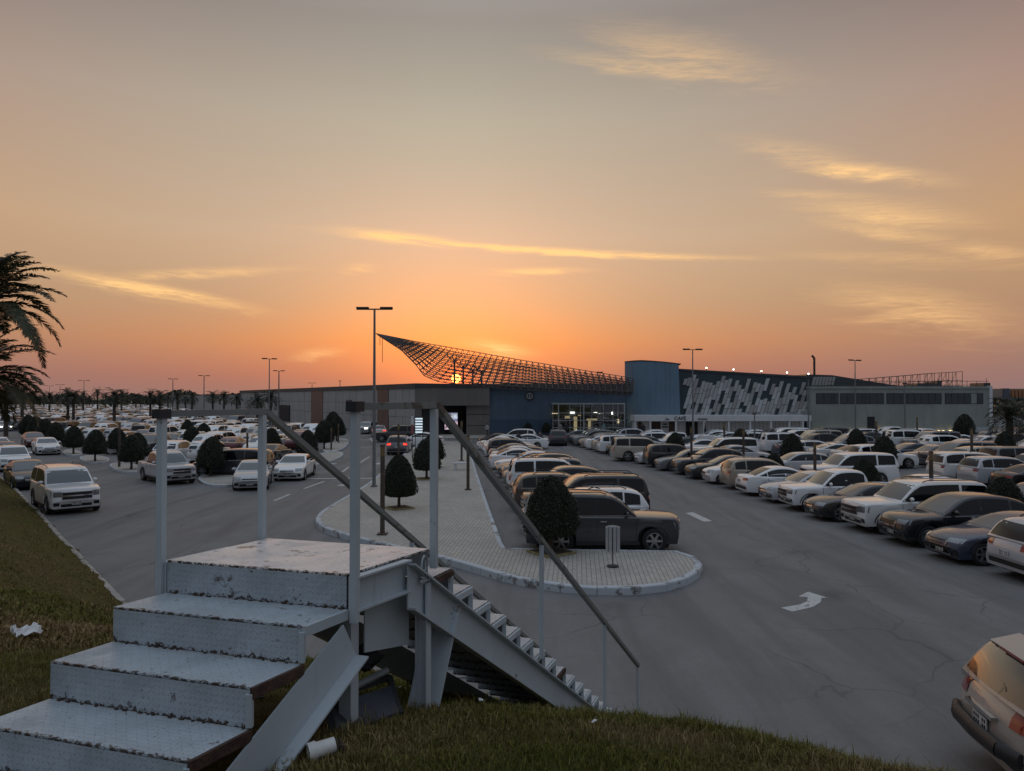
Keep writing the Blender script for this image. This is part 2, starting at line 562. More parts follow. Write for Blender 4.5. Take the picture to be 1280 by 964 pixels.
M['rail'] = worn_paint('weathered_rail', (.21, .22, .21), (.09, .08, .07), .45, 6, .55)
M['rust'] = mat('rusted_edge', (.062, .033, .022), .85, var=.5, vscale=12, bump=.5, bscale=60)
M['black'] = mat('black_debris', (.02, .021, .024), .55, var=.4, vscale=6)
M['pvc'] = mat('white_plastic', (.66, .65, .62), .4, var=.12, vscale=8)
M['pipe'] = mat('grey_pipe', (.20, .21, .21), .6, var=.3, vscale=5)
M['paper'] = mat('paper', (.74, .74, .74), .8)
M['yellow'] = mat('yellow_edge', (.30, .25, .11), .7, var=.35, vscale=6)
M['soil'] = mat('planter_soil', (.07, .055, .04), .95, var=.4, vscale=9, bump=.5)
M['sand'] = mat('sand_ground', (.27, .225, .17), .95, var=.25, vscale=.02)
M['pole'] = mat('galvanised_pole', (.20, .21, .22), .5, .3, var=.15, vscale=2)
M['darkpole'] = mat('dark_pole', (.05, .05, .052), .5, .3)
M['bollard'] = mat('brown_post', (.085, .062, .048), .6, var=.3, vscale=6)
M['amber'] = mat('amber_lens', (.20, .135, .06), .4)
M['bark'] = mat('bark', (.085, .066, .05), .9, var=.4, vscale=9, bump=.7, bscale=18)

def leaf_mat(name, c0, c1, scale=6.0):
    m_, n, b = new_mat(name)
    t = n.n('ShaderNodeTexCoord')
    nz_ = n.noise(t.outputs['Object'], scale, 4, .7)
    n.lk(n.ramp(nz_, [(.3, c0), (.72, c1)]), b.inputs['Base Color'])
    b.inputs['Roughness'].default_value = .6
    return m_
M['topiary'] = leaf_mat('clipped_leaves', (.010, .016, .007), (.032, .042, .017))
M['topcore'] = mat('leaf_core', (.010, .013, .007), .9)
M['palm'] = leaf_mat('palm_leaflet', (.030, .040, .016), (.085, .085, .04), 2.0)
M['palmdark'] = leaf_mat('far_palm_leaf', (.022, .028, .015), (.055, .058, .03), 2.0)

def grass_mat():
    m_, n, b = new_mat('grass_blades')
    a = n.n('ShaderNodeAttribute', attribute_name='col')
    n.lk(a.outputs['Color'], b.inputs['Base Color'])
    b.inputs['Roughness'].default_value = .9
    b.inputs['Specular IOR Level'].default_value = .12
    return m_
M['grass'] = grass_mat()
def turf_mat():
    m_, n, b = new_mat('turf')
    t = n.n('ShaderNodeTexCoord')
    oc = t.outputs['Object']
    n1, n2 = n.noise(oc, .55, 5, .6, .5), n.noise(oc, 7, 6, .7)
    mp = n.n('ShaderNodeMapping')
    mp.inputs['Rotation'].default_value = (0, 0, -.9)
    mp.inputs['Scale'].default_value = (.35, 2.2, 1)
    n.lk(oc, mp.inputs[0])
    n3 = n.noise(mp.outputs[0], 1.0, 5, .65, .6)
    c = n.ramp(n2, [(.3, (.058, .055, .016)), (.7, (.145, .13, .042))])
    c = n.mix(n.maprange(n1, .4, .66, 0, .7), c, (.13, .095, .045))
    c = n.mix(n.maprange(n3, .5, .72, 0, .6), c, (.165, .12, .06))
    n.lk(c, b.inputs['Base Color'])
    b.inputs['Roughness'].default_value = 1.0
    b.inputs['Specular IOR Level'].default_value = .08
    bp = n.n('ShaderNodeBump')
    bp.inputs['Strength'].default_value = 1.0
    bp.inputs['Distance'].default_value = .05
    n.lk(n.noise(oc, 22, 5, .75), bp.inputs['Height'])
    n.lk(bp.outputs[0], b.inputs['Normal'])
    return m_
M['turf'] = turf_mat()

# building
def clad(name, col, axis=0, pitch=.4, rough=.45, depth=.03, var=.12):
    m_, n, b = new_mat(name)
    t = n.n('ShaderNodeTexCoord')
    s = n.n('ShaderNodeSeparateXYZ')
    n.lk(t.outputs['Object'], s.inputs[0])
    fr = n.m('FRACT', n.m('DIVIDE', s.outputs[axis], pitch))
    tri = n.m('ABSOLUTE', n.m('SUBTRACT', fr, .5))
    nz_ = n.noise(t.outputs['Object'], .35, 5, .6)
    mp = n.n('ShaderNodeMapping')
    mp.inputs['Scale'].default_value = (1.5, 1.5, .08)
    n.lk(t.outputs['Object'], mp.inputs[0])
    dirt = n.noise(mp.outputs[0], 1.0, 5, .65)
    c = n.ramp(nz_, [(.3, tuple(x * (1 - var) for x in col)), (.7, tuple(x * (1 + var) for x in col))])
    c = n.mix(n.maprange(dirt, .45, .75, 0, .35), c, tuple(x * .55 for x in col))
    n.lk(c, b.inputs['Base Color'])
    b.inputs['Roughness'].default_value = rough
    bp = n.n('ShaderNodeBump')
    bp.inputs['Strength'].default_value = .8
    bp.inputs['Distance'].default_value = depth
    n.lk(n.maprange(tri, .38, .46, 0, 1), bp.inputs['Height'])
    n.lk(bp.outputs[0], b.inputs['Normal'])
    return m_
M['blue'] = clad('blue_cladding', (.085, .135, .195), 0, 1.2)
M['bluebase'] = clad('deep_blue_cladding', (.05, .095, .155), 0, 1.2)
M['towerblue'] = clad('tower_blue_cladding', (.14, .225, .305), 0, .55)
M['teal'] = clad('dark_teal_wall', (.035, .062, .075), 0, 2.4)
M['brown'] = clad('taupe_cladding', (.20, .185, .17), 0, 2.2, depth=.02)
M['greyclad'] = clad('grey_green_cladding', (.29, .32, .30), 0, .9)
M['concrete'] = clad('concrete_panel', (.38, .385, .37), 0, 4.0, rough=.8, depth=.0)
M['redpanel'] = clad('red_brown_panel', (.135, .085, .075), 0, 1.0)
M['parapet'] = mat('dark_parapet', (.055, .058, .062), .6, var=.2, vscale=.5)
M['roofing'] = mat('dark_roofing', (.045, .055, .062), .6, var=.2, vscale=.4)
M['white'] = mat('white_render', (.66, .67, .68), .6, var=.08, vscale=.6)
M['mullion'] = mat('pale_mullion', (.46, .49, .50), .4, .3)
M['pane'] = mat('shop_glass', (.05, .06, .065), .05, 0, spec=.7)
M['darkin'] = mat('dark_interior', (.022, .022, .024), .8)
M['wood'] = mat('brown_shop_panel', (.085, .05, .032), .6, var=.4, vscale=.8)
M['truss'] = mat('brown_truss_steel', (.075, .062, .058), .55, .3)
M['panelA'] = mat('light_grey_panel', (.50, .51, .51), .6, var=.1, vscale=.7)
M['panelB'] = mat('mid_grey_panel', (.40, .405, .405), .6, var=.1, vscale=.7)
M['panelC'] = mat('taupe_panel', (.33, .32, .31), .6, var=.1, vscale=.7)
M['lampwhite'] = emis('white_lamp', (1, .95, .85), 7.0)
M['lampwarm'] = emis('warm_lamp', (1, .74, .42), 2.2)
M['shoplight'] = emis('shop_light', (1, .72, .38), .55)
M['farbld'] = mat('far_beige_wall', (.30, .235, .19), .8, var=.1, vscale=.1)
M['fardark'] = mat('far_blue_wall', (.09, .10, .125), .8)
M['farorange'] = mat('far_orange_wall', (.33, .16, .08), .8)

# ---------------------------------------------------------------- ground, berm
bm_ = MB()
bm_.add([(-2500, -60, -.02), (2500, -60, -.02), (2500, 4200, -.02), (-2500, 4200, -.02)], [(0, 1, 2, 3)])
tag(bm_.build('ground', M['sand']), 'flat sandy ground reaching to the horizon', kind='structure')
bm_ = MB()
xs = np.linspace(-330, 130, 47)
ys = np.linspace(4, 430, 44)
vs = [(x, y, 0.0) for y in ys for x in xs]
nx = len(xs)
bm_.add(vs, [(j * nx + i, j * nx + i + 1, (j + 1) * nx + i + 1, (j + 1) * nx + i) for j in range(len(ys) - 1) for i in range(nx - 1)])
tag(bm_.build('car_park', M['asphalt']), 'cracked grey asphalt of the car park and its roads', kind='structure')

TOE = [(-75, 101), (-55, 75.5), (-32.3, 46.7), (-26.9, 40.2), (-20.3, 31.9), (-17.3, 28), (-13.5, 23.2), (-11.6, 20.8), (-9.7, 18.35), (-6.8, 14.8),
       (-3.4, 12.6), (.2, 11.9), (1.8, 11.3), (3.8, 9.6), (6.2, 7.8), (9, 7.0), (14, 6.0), (24, 3.0)]
TOEA = np.array(TOE)
def toe_dist(X, Y):
    """signed distance to the foot of the berm, positive on the berm"""
    best = np.full(X.shape, 1e9)
    sg = np.zeros(X.shape)
    for (ax, ay), (bx, by) in zip(TOE[:-1], TOE[1:]):
        ex, ey = bx - ax, by - ay
        L2 = ex * ex + ey * ey
        t = np.clip(((X - ax) * ex + (Y - ay) * ey) / L2, 0, 1)
        qx, qy = ax + t * ex - X, ay + t * ey - Y
        d = np.hypot(qx, qy)
        cr = ex * (Y - ay) - ey * (X - ax)
        upd = d < best
        best = np.where(upd, d, best)
        sg = np.where(upd, np.where(cr < 0, 1.0, -1.0), sg)
    return best * sg
CTRL = [(0, 0, 3.3), (0, 2, 3.28), (3, 1, 3.25), (-2, 1.5, 3.2), (-1.5, 3, 3.1), (.3, 4.2, 3.18), (1.2, 4.0, 3.2), (2.2, 3.4, 3.2), (3.2, 2.6, 3.2), (6, -.5, 3.1),
        (1, 7.2, 1.75), (3.2, 6.0, 1.7), (6.2, 4.6, 1.7), (9, 3.6, 1.8), (-.8, 4.9, 2.93), (-.2, 7.2, 1.95), (-1.2, 7.8, 2.0), (-2, 6.4, 2.6),
        (-3.1, 5, 3.05), (-3.5, 6.5, 2.85), (-4.6, 8.6, 2.35), (-6.6, 11.1, 2.0), (-7.7, 11.1, 2.1), (-9, 9.5, 2.5), (-12, 11, 2.6), (-8, 6, 3.0), (-14, 17, 2.1),
        (-23, 27, 2.0), (-33, 38.5, 2.0), (-12, 4, 3.1), (-20, 14, 2.9), (-30, 24, 2.9), (-45, 40, 2.8), (-60, 72, 2.0), (-8, 0, 3.2), (-20, 0, 3.2), (14, -2, 2.4)]
CTRL += [(x, y, .1) for x, y in TOE[1:-1]]
CA = np.array(CTRL, dtype=float)
def tpsk(r): return np.where(r > 1e-9, r * r * np.log(np.maximum(r, 1e-9)), 0.0)
_n = len(CA)
_K = tpsk(np.hypot(CA[:, None, 0] - CA[None, :, 0], CA[:, None, 1] - CA[None, :, 1])) + np.eye(_n) * .5
_Pm = np.c_[np.ones(_n), CA[:, :2]]
_A = np.block([[_K, _Pm], [_Pm.T, np.zeros((3, 3))]])
_W = np.linalg.solve(_A, np.r_[CA[:, 2], 0, 0, 0])
def berm_z(X, Y):
    X, Y = np.asarray(X, float), np.asarray(Y, float)
    r = np.hypot(X[..., None] - CA[:, 0], Y[..., None] - CA[:, 1])
    z = tpsk(r) @ _W[:_n] + _W[_n] + _W[_n + 1] * X + _W[_n + 2] * Y
    z += .05 * np.sin(X * 1.3 + 1.1 * np.sin(Y * .9)) * np.sin(Y * 1.1 + .7) + .02 * np.sin(X * 4.1) * np.sin(Y * 3.7 + X)
    s = toe_dist(X, Y)
    return np.minimum(np.clip(z, .08, 3.5), .10 + 1.0 * s)
def berm_h(x, y): return float(berm_z(np.array([x]), np.array([y]))[0])
gx = np.concatenate([np.arange(-80, -12, .9), np.arange(-12, 8, .2), np.arange(8, 24.1, .8)])
gy = np.concatenate([np.arange(-6, 16, .2), np.arange(16, 104, .9)])
XX, YY = np.meshgrid(gx, gy)
ZZ = berm_z(XX, YY)
nx, ny = len(gx), len(gy)
me = bpy.data.meshes.new('berm')
idx = np.arange(nx * ny).reshape(ny, nx)
q = np.stack([idx[:-1, :-1], idx[:-1, 1:], idx[1:, 1:], idx[1:, :-1]], -1).reshape(-1, 4)
keep = (ZZ.ravel()[q].max(1) > -.6)
me.from_pydata(np.c_[XX.ravel(), YY.ravel(), np.maximum(ZZ.ravel(), -.6)].tolist(), [], q[keep].tolist())
me.polygons.foreach_set('use_smooth', [True] * len(me.polygons))
me.materials.append(M['turf'])
tag(link('berm', me), 'grassy earth bank the photograph is taken from', kind='structure')

# ---------------------------------------------------------------- kerbs and islands
def resample(pts, step):
    out = []
    pts = [Vector((p[0], p[1], 0)) for p in pts]
    acc = [0.0]
    for a, b in zip(pts[:-1], pts[1:]): acc.append(acc[-1] + (b - a).length)
    n = max(1, int(round(acc[-1] / step)))
    for k in range(n + 1):
        s = acc[-1] * k / n
        i = 0
        while i < len(pts) - 2 and acc[i + 1] < s: i += 1
        t = (s - acc[i]) / max(acc[i + 1] - acc[i], 1e-9)
        out.append(pts[i].lerp(pts[i + 1], t))
    return out
def chaik(pts, it=2, closed=False):
    for _ in range(it):
        o = [] if closed else [pts[0]]
        n = len(pts)
        for i in range(n if closed else n - 1):
            a, b = pts[i], pts[(i + 1) % n]
            o.append((a[0] * .75 + b[0] * .25, a[1] * .75 + b[1] * .25))
            o.append((a[0] * .25 + b[0] * .75, a[1] * .25 + b[1] * .75))
        if not closed: o.append(pts[-1])
        pts = o
    return pts
def kerb_stones(path, step, wd, ht, parent, m_, closed=False, jitter=.006):
    """one stone at a time along the path; the stone lies on the left of the path"""
    pp = resample(path, step)
    for i in range(len(pp) - 1):
        a, b = pp[i].copy(), pp[i + 1].copy()
        d = (b - a).normalized()
        a += d * .008
        b -= d * .008
        def nrm(k):
            p0, p1 = pp[max(k - 1, 0)], pp[min(k + 1, len(pp) - 1)]
            t = (p1 - p0).normalized()
            return Vector((-t.y, t.x, 0))
        n0, n1 = nrm(i), nrm(i + 1)
        h = ht + RND.uniform(-jitter, jitter)
        c = .025
        mb = MB()
        z0 = -.05
        sec = [(-.025, z0), (-.022, h - c), (c - .022, h), (wd, h), (wd, z0)]
        A = [a + n0 * x + Vector((0, 0, z)) for x, z in sec]
        B = [b + n1 * x + Vector((0, 0, z)) for x, z in sec]
        n = len(sec)
        fs = [(k, n + k, n + k + 1, k + 1) for k in range(n - 1)] + [tuple(range(n)), tuple(reversed(range(n, 2 * n)))]
        mb.add(A + B, [tuple(reversed(f_)) for f_ in fs])
        mb.build('kerb_stone', m_, parent)

g2 = lambda px, py: tuple(G(px, py)[:2])
# the paved walkway: front edge left to right, round the end, back along the parked cars
WALK_OUT = [g2(*p) for p in ((520, 560), (509, 566), (465, 605), (450, 615), (430, 627), (408, 640), (394, 651), (397, 663), (430, 675), (500, 692), (564, 707), (605, 720), (642, 731), (699, 741),
                             (755, 745), (795, 744), (830, 741), (862, 731), (880, 717), (872, 704), (845, 696))]
WALK_IN = [g2(*p) for p in ((632, 693), (627, 685), (611, 640), (596, 595), (588, 567), (584, 556))]
wo_ = chaik(WALK_OUT, 2)
KH = .2
poly = wo_ + [tuple(Vector(wo_[-1]).lerp(Vector(WALK_IN[0]), .5)), WALK_IN[0]] + WALK_IN[1:]
far_l, far_r = (-10.6, 82), (-5.3, 82)
poly = [far_l] + poly + [far_r]
mb = MB()
cen = []
for i, p in enumerate(poly):
    a_, b_ = Vector(poly[i - 1]), Vector(poly[(i + 1) % len(poly)])
    t_ = (b_ - a_).normalized()
    cen.append((p[0] - t_.y * .07, p[1] + t_.x * .07))
mb.prism(cen, -.03, KH - .012)
walk = tag(mb.build('walkway', M['paver']), 'long paved walkway with a rounded end beside the parked cars', kind='structure')
kerb_stones([far_l] + wo_[:len(wo_)], .95, .16, KH, walk, M['kerb'])
kerb_stones([wo_[-1], WALK_IN[0]], .95, .13, KH, walk, M['kerb'])
kerb_stones(WALK_IN + [far_r], 1.0, .14, KH, walk, M['kerb'])
# kerb at the foot of the berm
mb = MB()
mb.box((-40, 58, -.06), (.2, .2, .02))
kb = tag(mb.build('kerb', M['kerbraw']), 'low kerb along the foot of the grassy bank', kind='structure')
kerb_stones(list(reversed(TOE[1:14])), 1.0, .14, .12, kb, M['kerbraw'], jitter=.02)

def small_island(pts, name='planting_island'):
    pts = chaik([g2(*p) for p in pts], 2, True)
    area = sum(pts[i][0] * pts[(i + 1) % len(pts)][1] - pts[(i + 1) % len(pts)][0] * pts[i][1] for i in range(len(pts)))
    if area < 0: pts = pts[::-1]
    c = Vector((sum(p[0] for p in pts) / len(pts), sum(p[1] for p in pts) / len(pts)))
    mb = MB()
    mb.prism(pts, -.03, .13, 1)
    inner = [tuple(c.lerp(Vector(p), .9)) for p in pts]
    mb.prism(inner, .02, .135, 0)
    return tag(mb.build(name, [M['paver'], M['kerb']]), 'small raised island at the end of a parking row', kind='structure')
small_island([(243, 600), (262, 610), (296, 609), (330, 600), (322, 594), (262, 593)])
small_island([(133, 583), (150, 592), (180, 592), (178, 584), (150, 579)])
small_island([(96, 573), (108, 580), (135, 580), (138, 574), (115, 570)])
small_island([(77, 567), (84, 571), (104, 571), (100, 565), (84, 563)])
small_island([(374, 583), (398, 584), (430, 572), (428, 566), (404, 566)])
small_island([(398, 567), (424, 566), (437, 556), (434, 549), (414, 550)])

# markings, each a sheet just above the asphalt
def marking(pts, label):
    mb = MB()
    vs = [(p[0], p[1], .006) for p in pts]
    a = sum(vs[i][0] * vs[(i + 1) % len(vs)][1] - vs[(i + 1) % len(vs)][0] * vs[i][1] for i in range(len(vs)))
    if a < 0: vs = vs[::-1]
    mb.add(vs, [tuple(range(len(vs)))])
    return tag(mb.build('road_marking', M['mark']), label, kind='structure')
def stripe(p0, p1, wd, label):
    a, b = Vector(g2(*p0)), Vector(g2(*p1))
    d = (b - a).normalized()
    n = Vector((-d.y, d.x)) * wd / 2
    return marking([a - n, b - n, b + n, a + n], label)
marking([g2(*p) for p in ((976, 760), (990.5, 765), (1016, 759), (1026, 753), (1027, 747.5), (1036, 748), (1010, 740), (998, 746), (1009.6, 746.7), (1009, 752), (1000, 756))], 'white turn arrow painted on the asphalt')
marking([g2(*p) for p in ((857, 641.5), (866, 640.5), (890, 651.5), (880, 652.5))], 'white dash painted in the parking aisle')
for p0, p1, wd in (((343, 626), (362, 618), .16), ((380, 611), (405, 602), .16), ((428, 590), (436, 584), .16), ((446, 581), (462, 571), .14), ((463, 548), (467, 553), .3), ((372, 598.5), (470, 598), .35),
                   ((445, 560), (468, 558.5), .3), ((413, 580.5), (419, 579.5), .5), ((426, 607.5), (431, 606), .5), ((470, 580.5), (476, 579), .5), ((755, 600), (800, 598.5), .15), ((756, 602.5), (768, 604), .4), ((705, 577.5), (712, 578), .35), ((677, 563), (681, 564), .3)):
    stripe(p0, p1, wd, 'worn white line painted on the road')
for k in range(5):
    stripe((446 + k * 4.3, 550), (448.6 + k * 4.3, 550), .8, 'white block of the far pedestrian crossing')
def clear_pane():
    m_ = bpy.data.materials.new('clear_shop_glass')
    m_.use_nodes = True
    n = NB(m_.node_tree)
    m_.node_tree.nodes.clear()
    tr, gl = n.n('ShaderNodeBsdfTransparent'), n.n('ShaderNodeBsdfGlossy')
    tr.inputs[0].default_value = (.72, .77, .78, 1)
    gl.inputs['Roughness'].default_value = .03
    fr = n.n('ShaderNodeFresnel')
    fr.inputs[0].default_value = 1.6
    mx, out = n.n('ShaderNodeMixShader'), n.n('ShaderNodeOutputMaterial')
    n.lk(n.m('ADD', fr.outputs[0], .06), mx.inputs[0])
    n.lk(tr.outputs[0], mx.inputs[1])
    n.lk(gl.outputs[0], mx.inputs[2])
    n.lk(mx.outputs[0], out.inputs[0])
    return m_
M['clearpane'] = clear_pane()
# ---------------------------------------------------------------- the shopping hall
FY = 96.0
def px2(px, Y=FY): return P(px, 497, Y).x
def pz(py, Y=FY): return P(640, py, Y).z

# --- low taupe and blue hall
hall = thing('shopping_hall', 'low shopping hall with taupe portal, blue clad wall and glass entrance box', 'building', (px2(650), FY, 0))
def hpart(mb, name, m_, par=None, smooth=None):
    """parts are written in world coordinates and moved under their thing"""
    def go(root):
        o = mb.build(name, m_, root if par is None else par, smooth)
        base = root.location if par is None else (root.location)
        o.matrix_parent_inverse = Matrix.Identity(4)
        o.location = -Vector(base) if par is None else (0, 0, 0)
        return o
    return go
x0, x1, xb, xe = px2(520), px2(612), px2(612), px2(787)
zt = pz(480)
mb = MB()
mb.bx(x0, px2(527), FY, FY + 30, 0, pz(507))
mb.bx(px2(583), x1, FY, FY + 30, 0, pz(507))
mb.bx(x0, x1, FY - .6, FY + 30, pz(507), zt - .45)
hpart(mb, 'taupe_wall', M['brown'])(hall)
mb = MB()
for py in (507, 518, 532): mb.bx(px2(583.4), x1 - .05, FY - .03, FY, pz(py) - .05, pz(py) + .05)
hpart(mb, 'panel_seam', M['parapet'])(hall)
mb = MB()
mb.bx(px2(527), px2(583), FY + 5, FY + 6, 0, pz(507))
hpart(mb, 'portal_interior', M['darkin'])(hall)
for i, (a, b) in enumerate(((529, 537), (541, 546), (549, 553))):
    mb = MB()
    mb.bx(px2(a), px2(b), FY + 4.8, FY + 4.95, .3, pz(517))
    hpart(mb, 'portal_window', M['pane'])(hall)
mb = MB()
mb.bx(xb, xe, FY, FY + 30, pz(524.5), zt - .45)
hpart(mb, 'blue_wall', M['blue'])(hall)
mb = MB()
mb.bx(xb + .02, xe, FY - .06, FY + 29, 0, pz(524.5))
hpart(mb, 'blue_wall_base', M['bluebase'])(hall)
mb = MB()
mb.bx(x0 - .1, xe, FY - .75, FY + 30, zt - .45, zt)
hpart(mb, 'parapet', M['parapet'])(hall)
mb = MB()
mb.lathe([(.0, -.08), (.62, -.08), (.62, .1), (0, .1)], 24, 'Y', (px2(662), FY - .08, pz(495)))
em = hpart(mb, 'emblem', M['parapet'])(hall)
mb = MB()
mb.lathe([(.3, -.1), (.4, -.1), (.4, .1), (.3, .1)], 20, 'Y', (px2(662), FY - .17, pz(495)), closed=True)
mb.bx(px2(662) - .06, px2(662) + .06, FY - .27, FY - .17, pz(495) - .42, pz(495) + .42)
hpart(mb, 'emblem_ring', M['mullion'])(hall)
# glass entrance box
gx0, gx1, gz = px2(690), px2(778), pz(505.5)
GY = FY - 1.8
mb = MB()
mb.bx(gx0 - .05, gx1 + .05, GY - .05, FY, gz, gz + .18)
hpart(mb, 'entrance_roof', M['mullion'])(hall)
cols = [690, 697, 711, 724, 728, 738, 748, 752, 764, 770, 778]
for c in cols:
    mb = MB()
    wd = .14 if c in (697, 728, 748, 778) else .06
    mb.bx(px2(c) - wd / 2, px2(c) + wd / 2, GY - .04, GY + .1, 0, gz)
    hpart(mb, 'mullion', M['mullion'])(hall)
for py in (516, 525, 534):
    mb = MB()
    mb.bx(gx0, gx1, GY - .02, GY + .05, pz(py) - .04, pz(py) + .04)
    hpart(mb, 'transom', M['mullion'])(hall)
for a, b in zip(cols[:-1], cols[1:]):
    for c, d in ((545, 534), (534, 525), (525, 516), (516, 505.5)):
        mb = MB()
        mb.bx(px2(a) + .05, px2(b) - .05, GY + .02, GY + .04, max(pz(c), 0) + .04, pz(d) - .04)
        hpart(mb, 'pane', M['clearpane'] if 'clearpane' in M else M['pane'])(hall)
mb = MB()
mb.bx(gx0, gx1, FY - .12, FY - .07, 0, gz)
hpart(mb, 'lobby_back_wall', M['darkin'])(hall)
for (a, b, c, d, m_) in ((717, 721, 521, 543, 'shoplight'), (735, 738, 526, 542, 'shoplight'), (733, 746, 523.5, 526, 'shoplight'), (706, 712, 520, 523, 'shoplight'), (712, 718, 515, 517, 'lampwhite'), (742, 746, 515.5, 516.6, 'lampwhite'),
                         (764, 765.4, 515, 518, 'lampwhite'), (771.5, 773, 524, 529, 'lampwarm'), (690, 697, 516.4, 517.2, 'lampwarm'), (722, 726, 518.6, 519.8, 'shoplight'), (748.5, 750.5, 516.2, 517.2, 'lampwhite'), (704, 711, 524, 533, 'wood'), (739, 744, 528, 541, 'wood'), (754, 760, 521, 524, 'mullion'), (754, 762, 533, 543, 'wood'), (699, 703, 530, 544, 'mullion')):
    mb = MB()
    mb.bx(px2(a), px2(b), FY - .45, FY - .2, max(pz(d), .02), pz(c))
    hpart(mb, 'shop_light' if m_ not in ('wood', 'mullion') else 'shop_fitting', M[m_])(hall)

# --- long concrete wall running away to the left
A, B = Vector((px2(520), FY + .2, 0)), Vector((P(300, 497, 200).x, 200, 0))
C_ = Vector((P(205, 497, 300).x, 300, 0))
wing = thing('concrete_wing', 'long concrete panel wall with two red-brown bands running off to the left', 'building', A)
wd = (B - A).normalized()
wn = Vector((wd.y, -wd.x, 0))
if wn.y > 0: wn = -wn
LN = (B - A).length
mb = MB()
def wallbox(mb, a, b, z0, z1, off0, off1, mi=0):
    p = [A + wd * a + wn * off0, A + wd * b + wn * off0, A + wd * b + wn * off1, A + wd * a + wn * off1]
    if (p[1] - p[0]).cross(p[3] - p[0]).z < 0: p = p[::-1]
    mb.hexa([(q.x, q.y, z0) for q in p] + [(q.x, q.y, z1) for q in p], mi)
wallbox(mb, 0, LN, 0, 6.2, -14, -.1)
hpart(mb, 'wall_core', M['parapet'])(wing)
mb = MB()
wallbox(mb, 0, LN, 6.2, 6.85, -14, .15)
hpart(mb, 'parapet', M['parapet'])(wing)
def wallpos(px):
    """distance along the wall where the photo column px meets it"""
    d = ray(px, 497)
    d2 = Vector((d.x, d.y, 0))
    det = d2.x * -wd.y + wd.x * d2.y
    t = (A.x * -wd.y + wd.x * A.y) / det
    q = d2 * t
    return (q - A).dot(wd)
seams = [wallpos(p) for p in (519, 512, 503.5, 495, 486)] + [wallpos(472)] + [wallpos(p) for p in (465, 455, 445.5, 437, 428.5, 420, 412, 404)] + [wallpos(389)] + [wallpos(p) for p in (381, 373, 365, 357, 349, 341, 332, 323, 314, 306, 301)]
reds = {4, 13}
for i, (a, b) in enumerate(zip(seams[:-1], seams[1:])):
    if i in reds or (b - a) > 14:
        mb = MB()
        wallbox(mb, a + .1, b - .1, 0, 6.19, -.1, .06)
        hpart(mb, 'red_band', M['redpanel'])(wing)
        continue
    for z0, z1 in ((0, 2.35), (2.4, 4.2), (4.25, 6.19)):
        mb = MB()
        wallbox(mb, a + .06, b - .06, z0, z1, -.1, RND.uniform(.0, .05))
        hpart(mb, 'panel', M['concrete'])(wing)
mb = MB()
wallbox(mb, wallpos(363), wallpos(351), 0, 3.4, .0, .25)
hpart(mb, 'loading_door', M['darkin'])(wing)
mb = MB()
wallbox(mb, wallpos(440), wallpos(434), 3.0, 4.6, .0, .2)
hpart(mb, 'vent_box', M['parapet'])(wing)
far = thing('far_hall', 'plain low concrete hall beyond the concrete wing, far left', 'building', B)
mb = MB()
p = [B + Vector((-.5, 0, 0)), C_, C_ + Vector((14, 6, 0)), B + Vector((14, 6, 0))]
p = [Vector((q.x, q.y, 0)) for q in p]
if (p[1] - p[0]).cross(p[3] - p[0]).z < 0: p = p[::-1]
mb.hexa([(q.x, q.y, 0) for q in p] + [(q.x, q.y, 5.6) for q in p])
hpart(mb, 'wall', M['concrete'])(far)
mb = MB()
p = [q + (q - (B + C_) / 2) * .004 for q in p]
mb.hexa([(q.x, q.y, 5.6) for q in p] + [(q.x, q.y, 6.0) for q in p])
hpart(mb, 'parapet', M['parapet'])(far)

# --- curved blue tower
tower = thing('blue_tower', 'taller curved blue clad block beside the slanted panel wall', 'building', (px2(815, 94), 94, 0))
cv = [(781, 96.4), (786, 95.5), (792, 94.7), (802, 94.0), (814, 93.3), (828, 92.8), (840, 92.6), (851, 92.6)]
front = [(P(px, 497, Y).x, Y) for px, Y in cv]
pl = front + [(front[-1][0] + 4, 120), (front[0][0] + 4.6, 120)]
def topz(x):
    t = (x - front[0][0]) / (front[-1][0] - front[0][0])
    return 9.62 + .12 * math.sin(t * 2.2) - .75 * max(0, t - .25)
n = len(pl)
mb = MB()
vs = [(x, y, 0) for x, y in pl] + [(x + (-.25 if i == 7 else 0), y, topz(min(max(x, front[0][0]), front[-1][0]))) for i, (x, y) in enumerate(pl)]
mb.add(vs, [(k, (k + 1) % n, n + (k + 1) % n, n + k) for k in range(n)])
hpart(mb, 'wall', M['towerblue'], smooth=30)(tower)
mb = MB()
cx, cy = sum(p[0] for p in pl) / n, sum(p[1] for p in pl) / n
pl2 = [(x + .03 * (1 if x > cx else -1), y - (.05 if y < cy else -.05)) for x, y in pl]
tz = [topz(min(max(x, front[0][0]), front[-1][0])) for x, y in pl]
vs = [(x, y, z - .02) for (x, y), z in zip(pl2, tz)] + [(x, y, z + .09) for (x, y), z in zip(pl2, tz)]
mb.add(vs, [(k, (k + 1) % n, n + (k + 1) % n, n + k) for k in range(n)] + [tuple(range(n, 2 * n)), tuple(reversed(range(n)))])
hpart(mb, 'coping', M['parapet'])(tower)

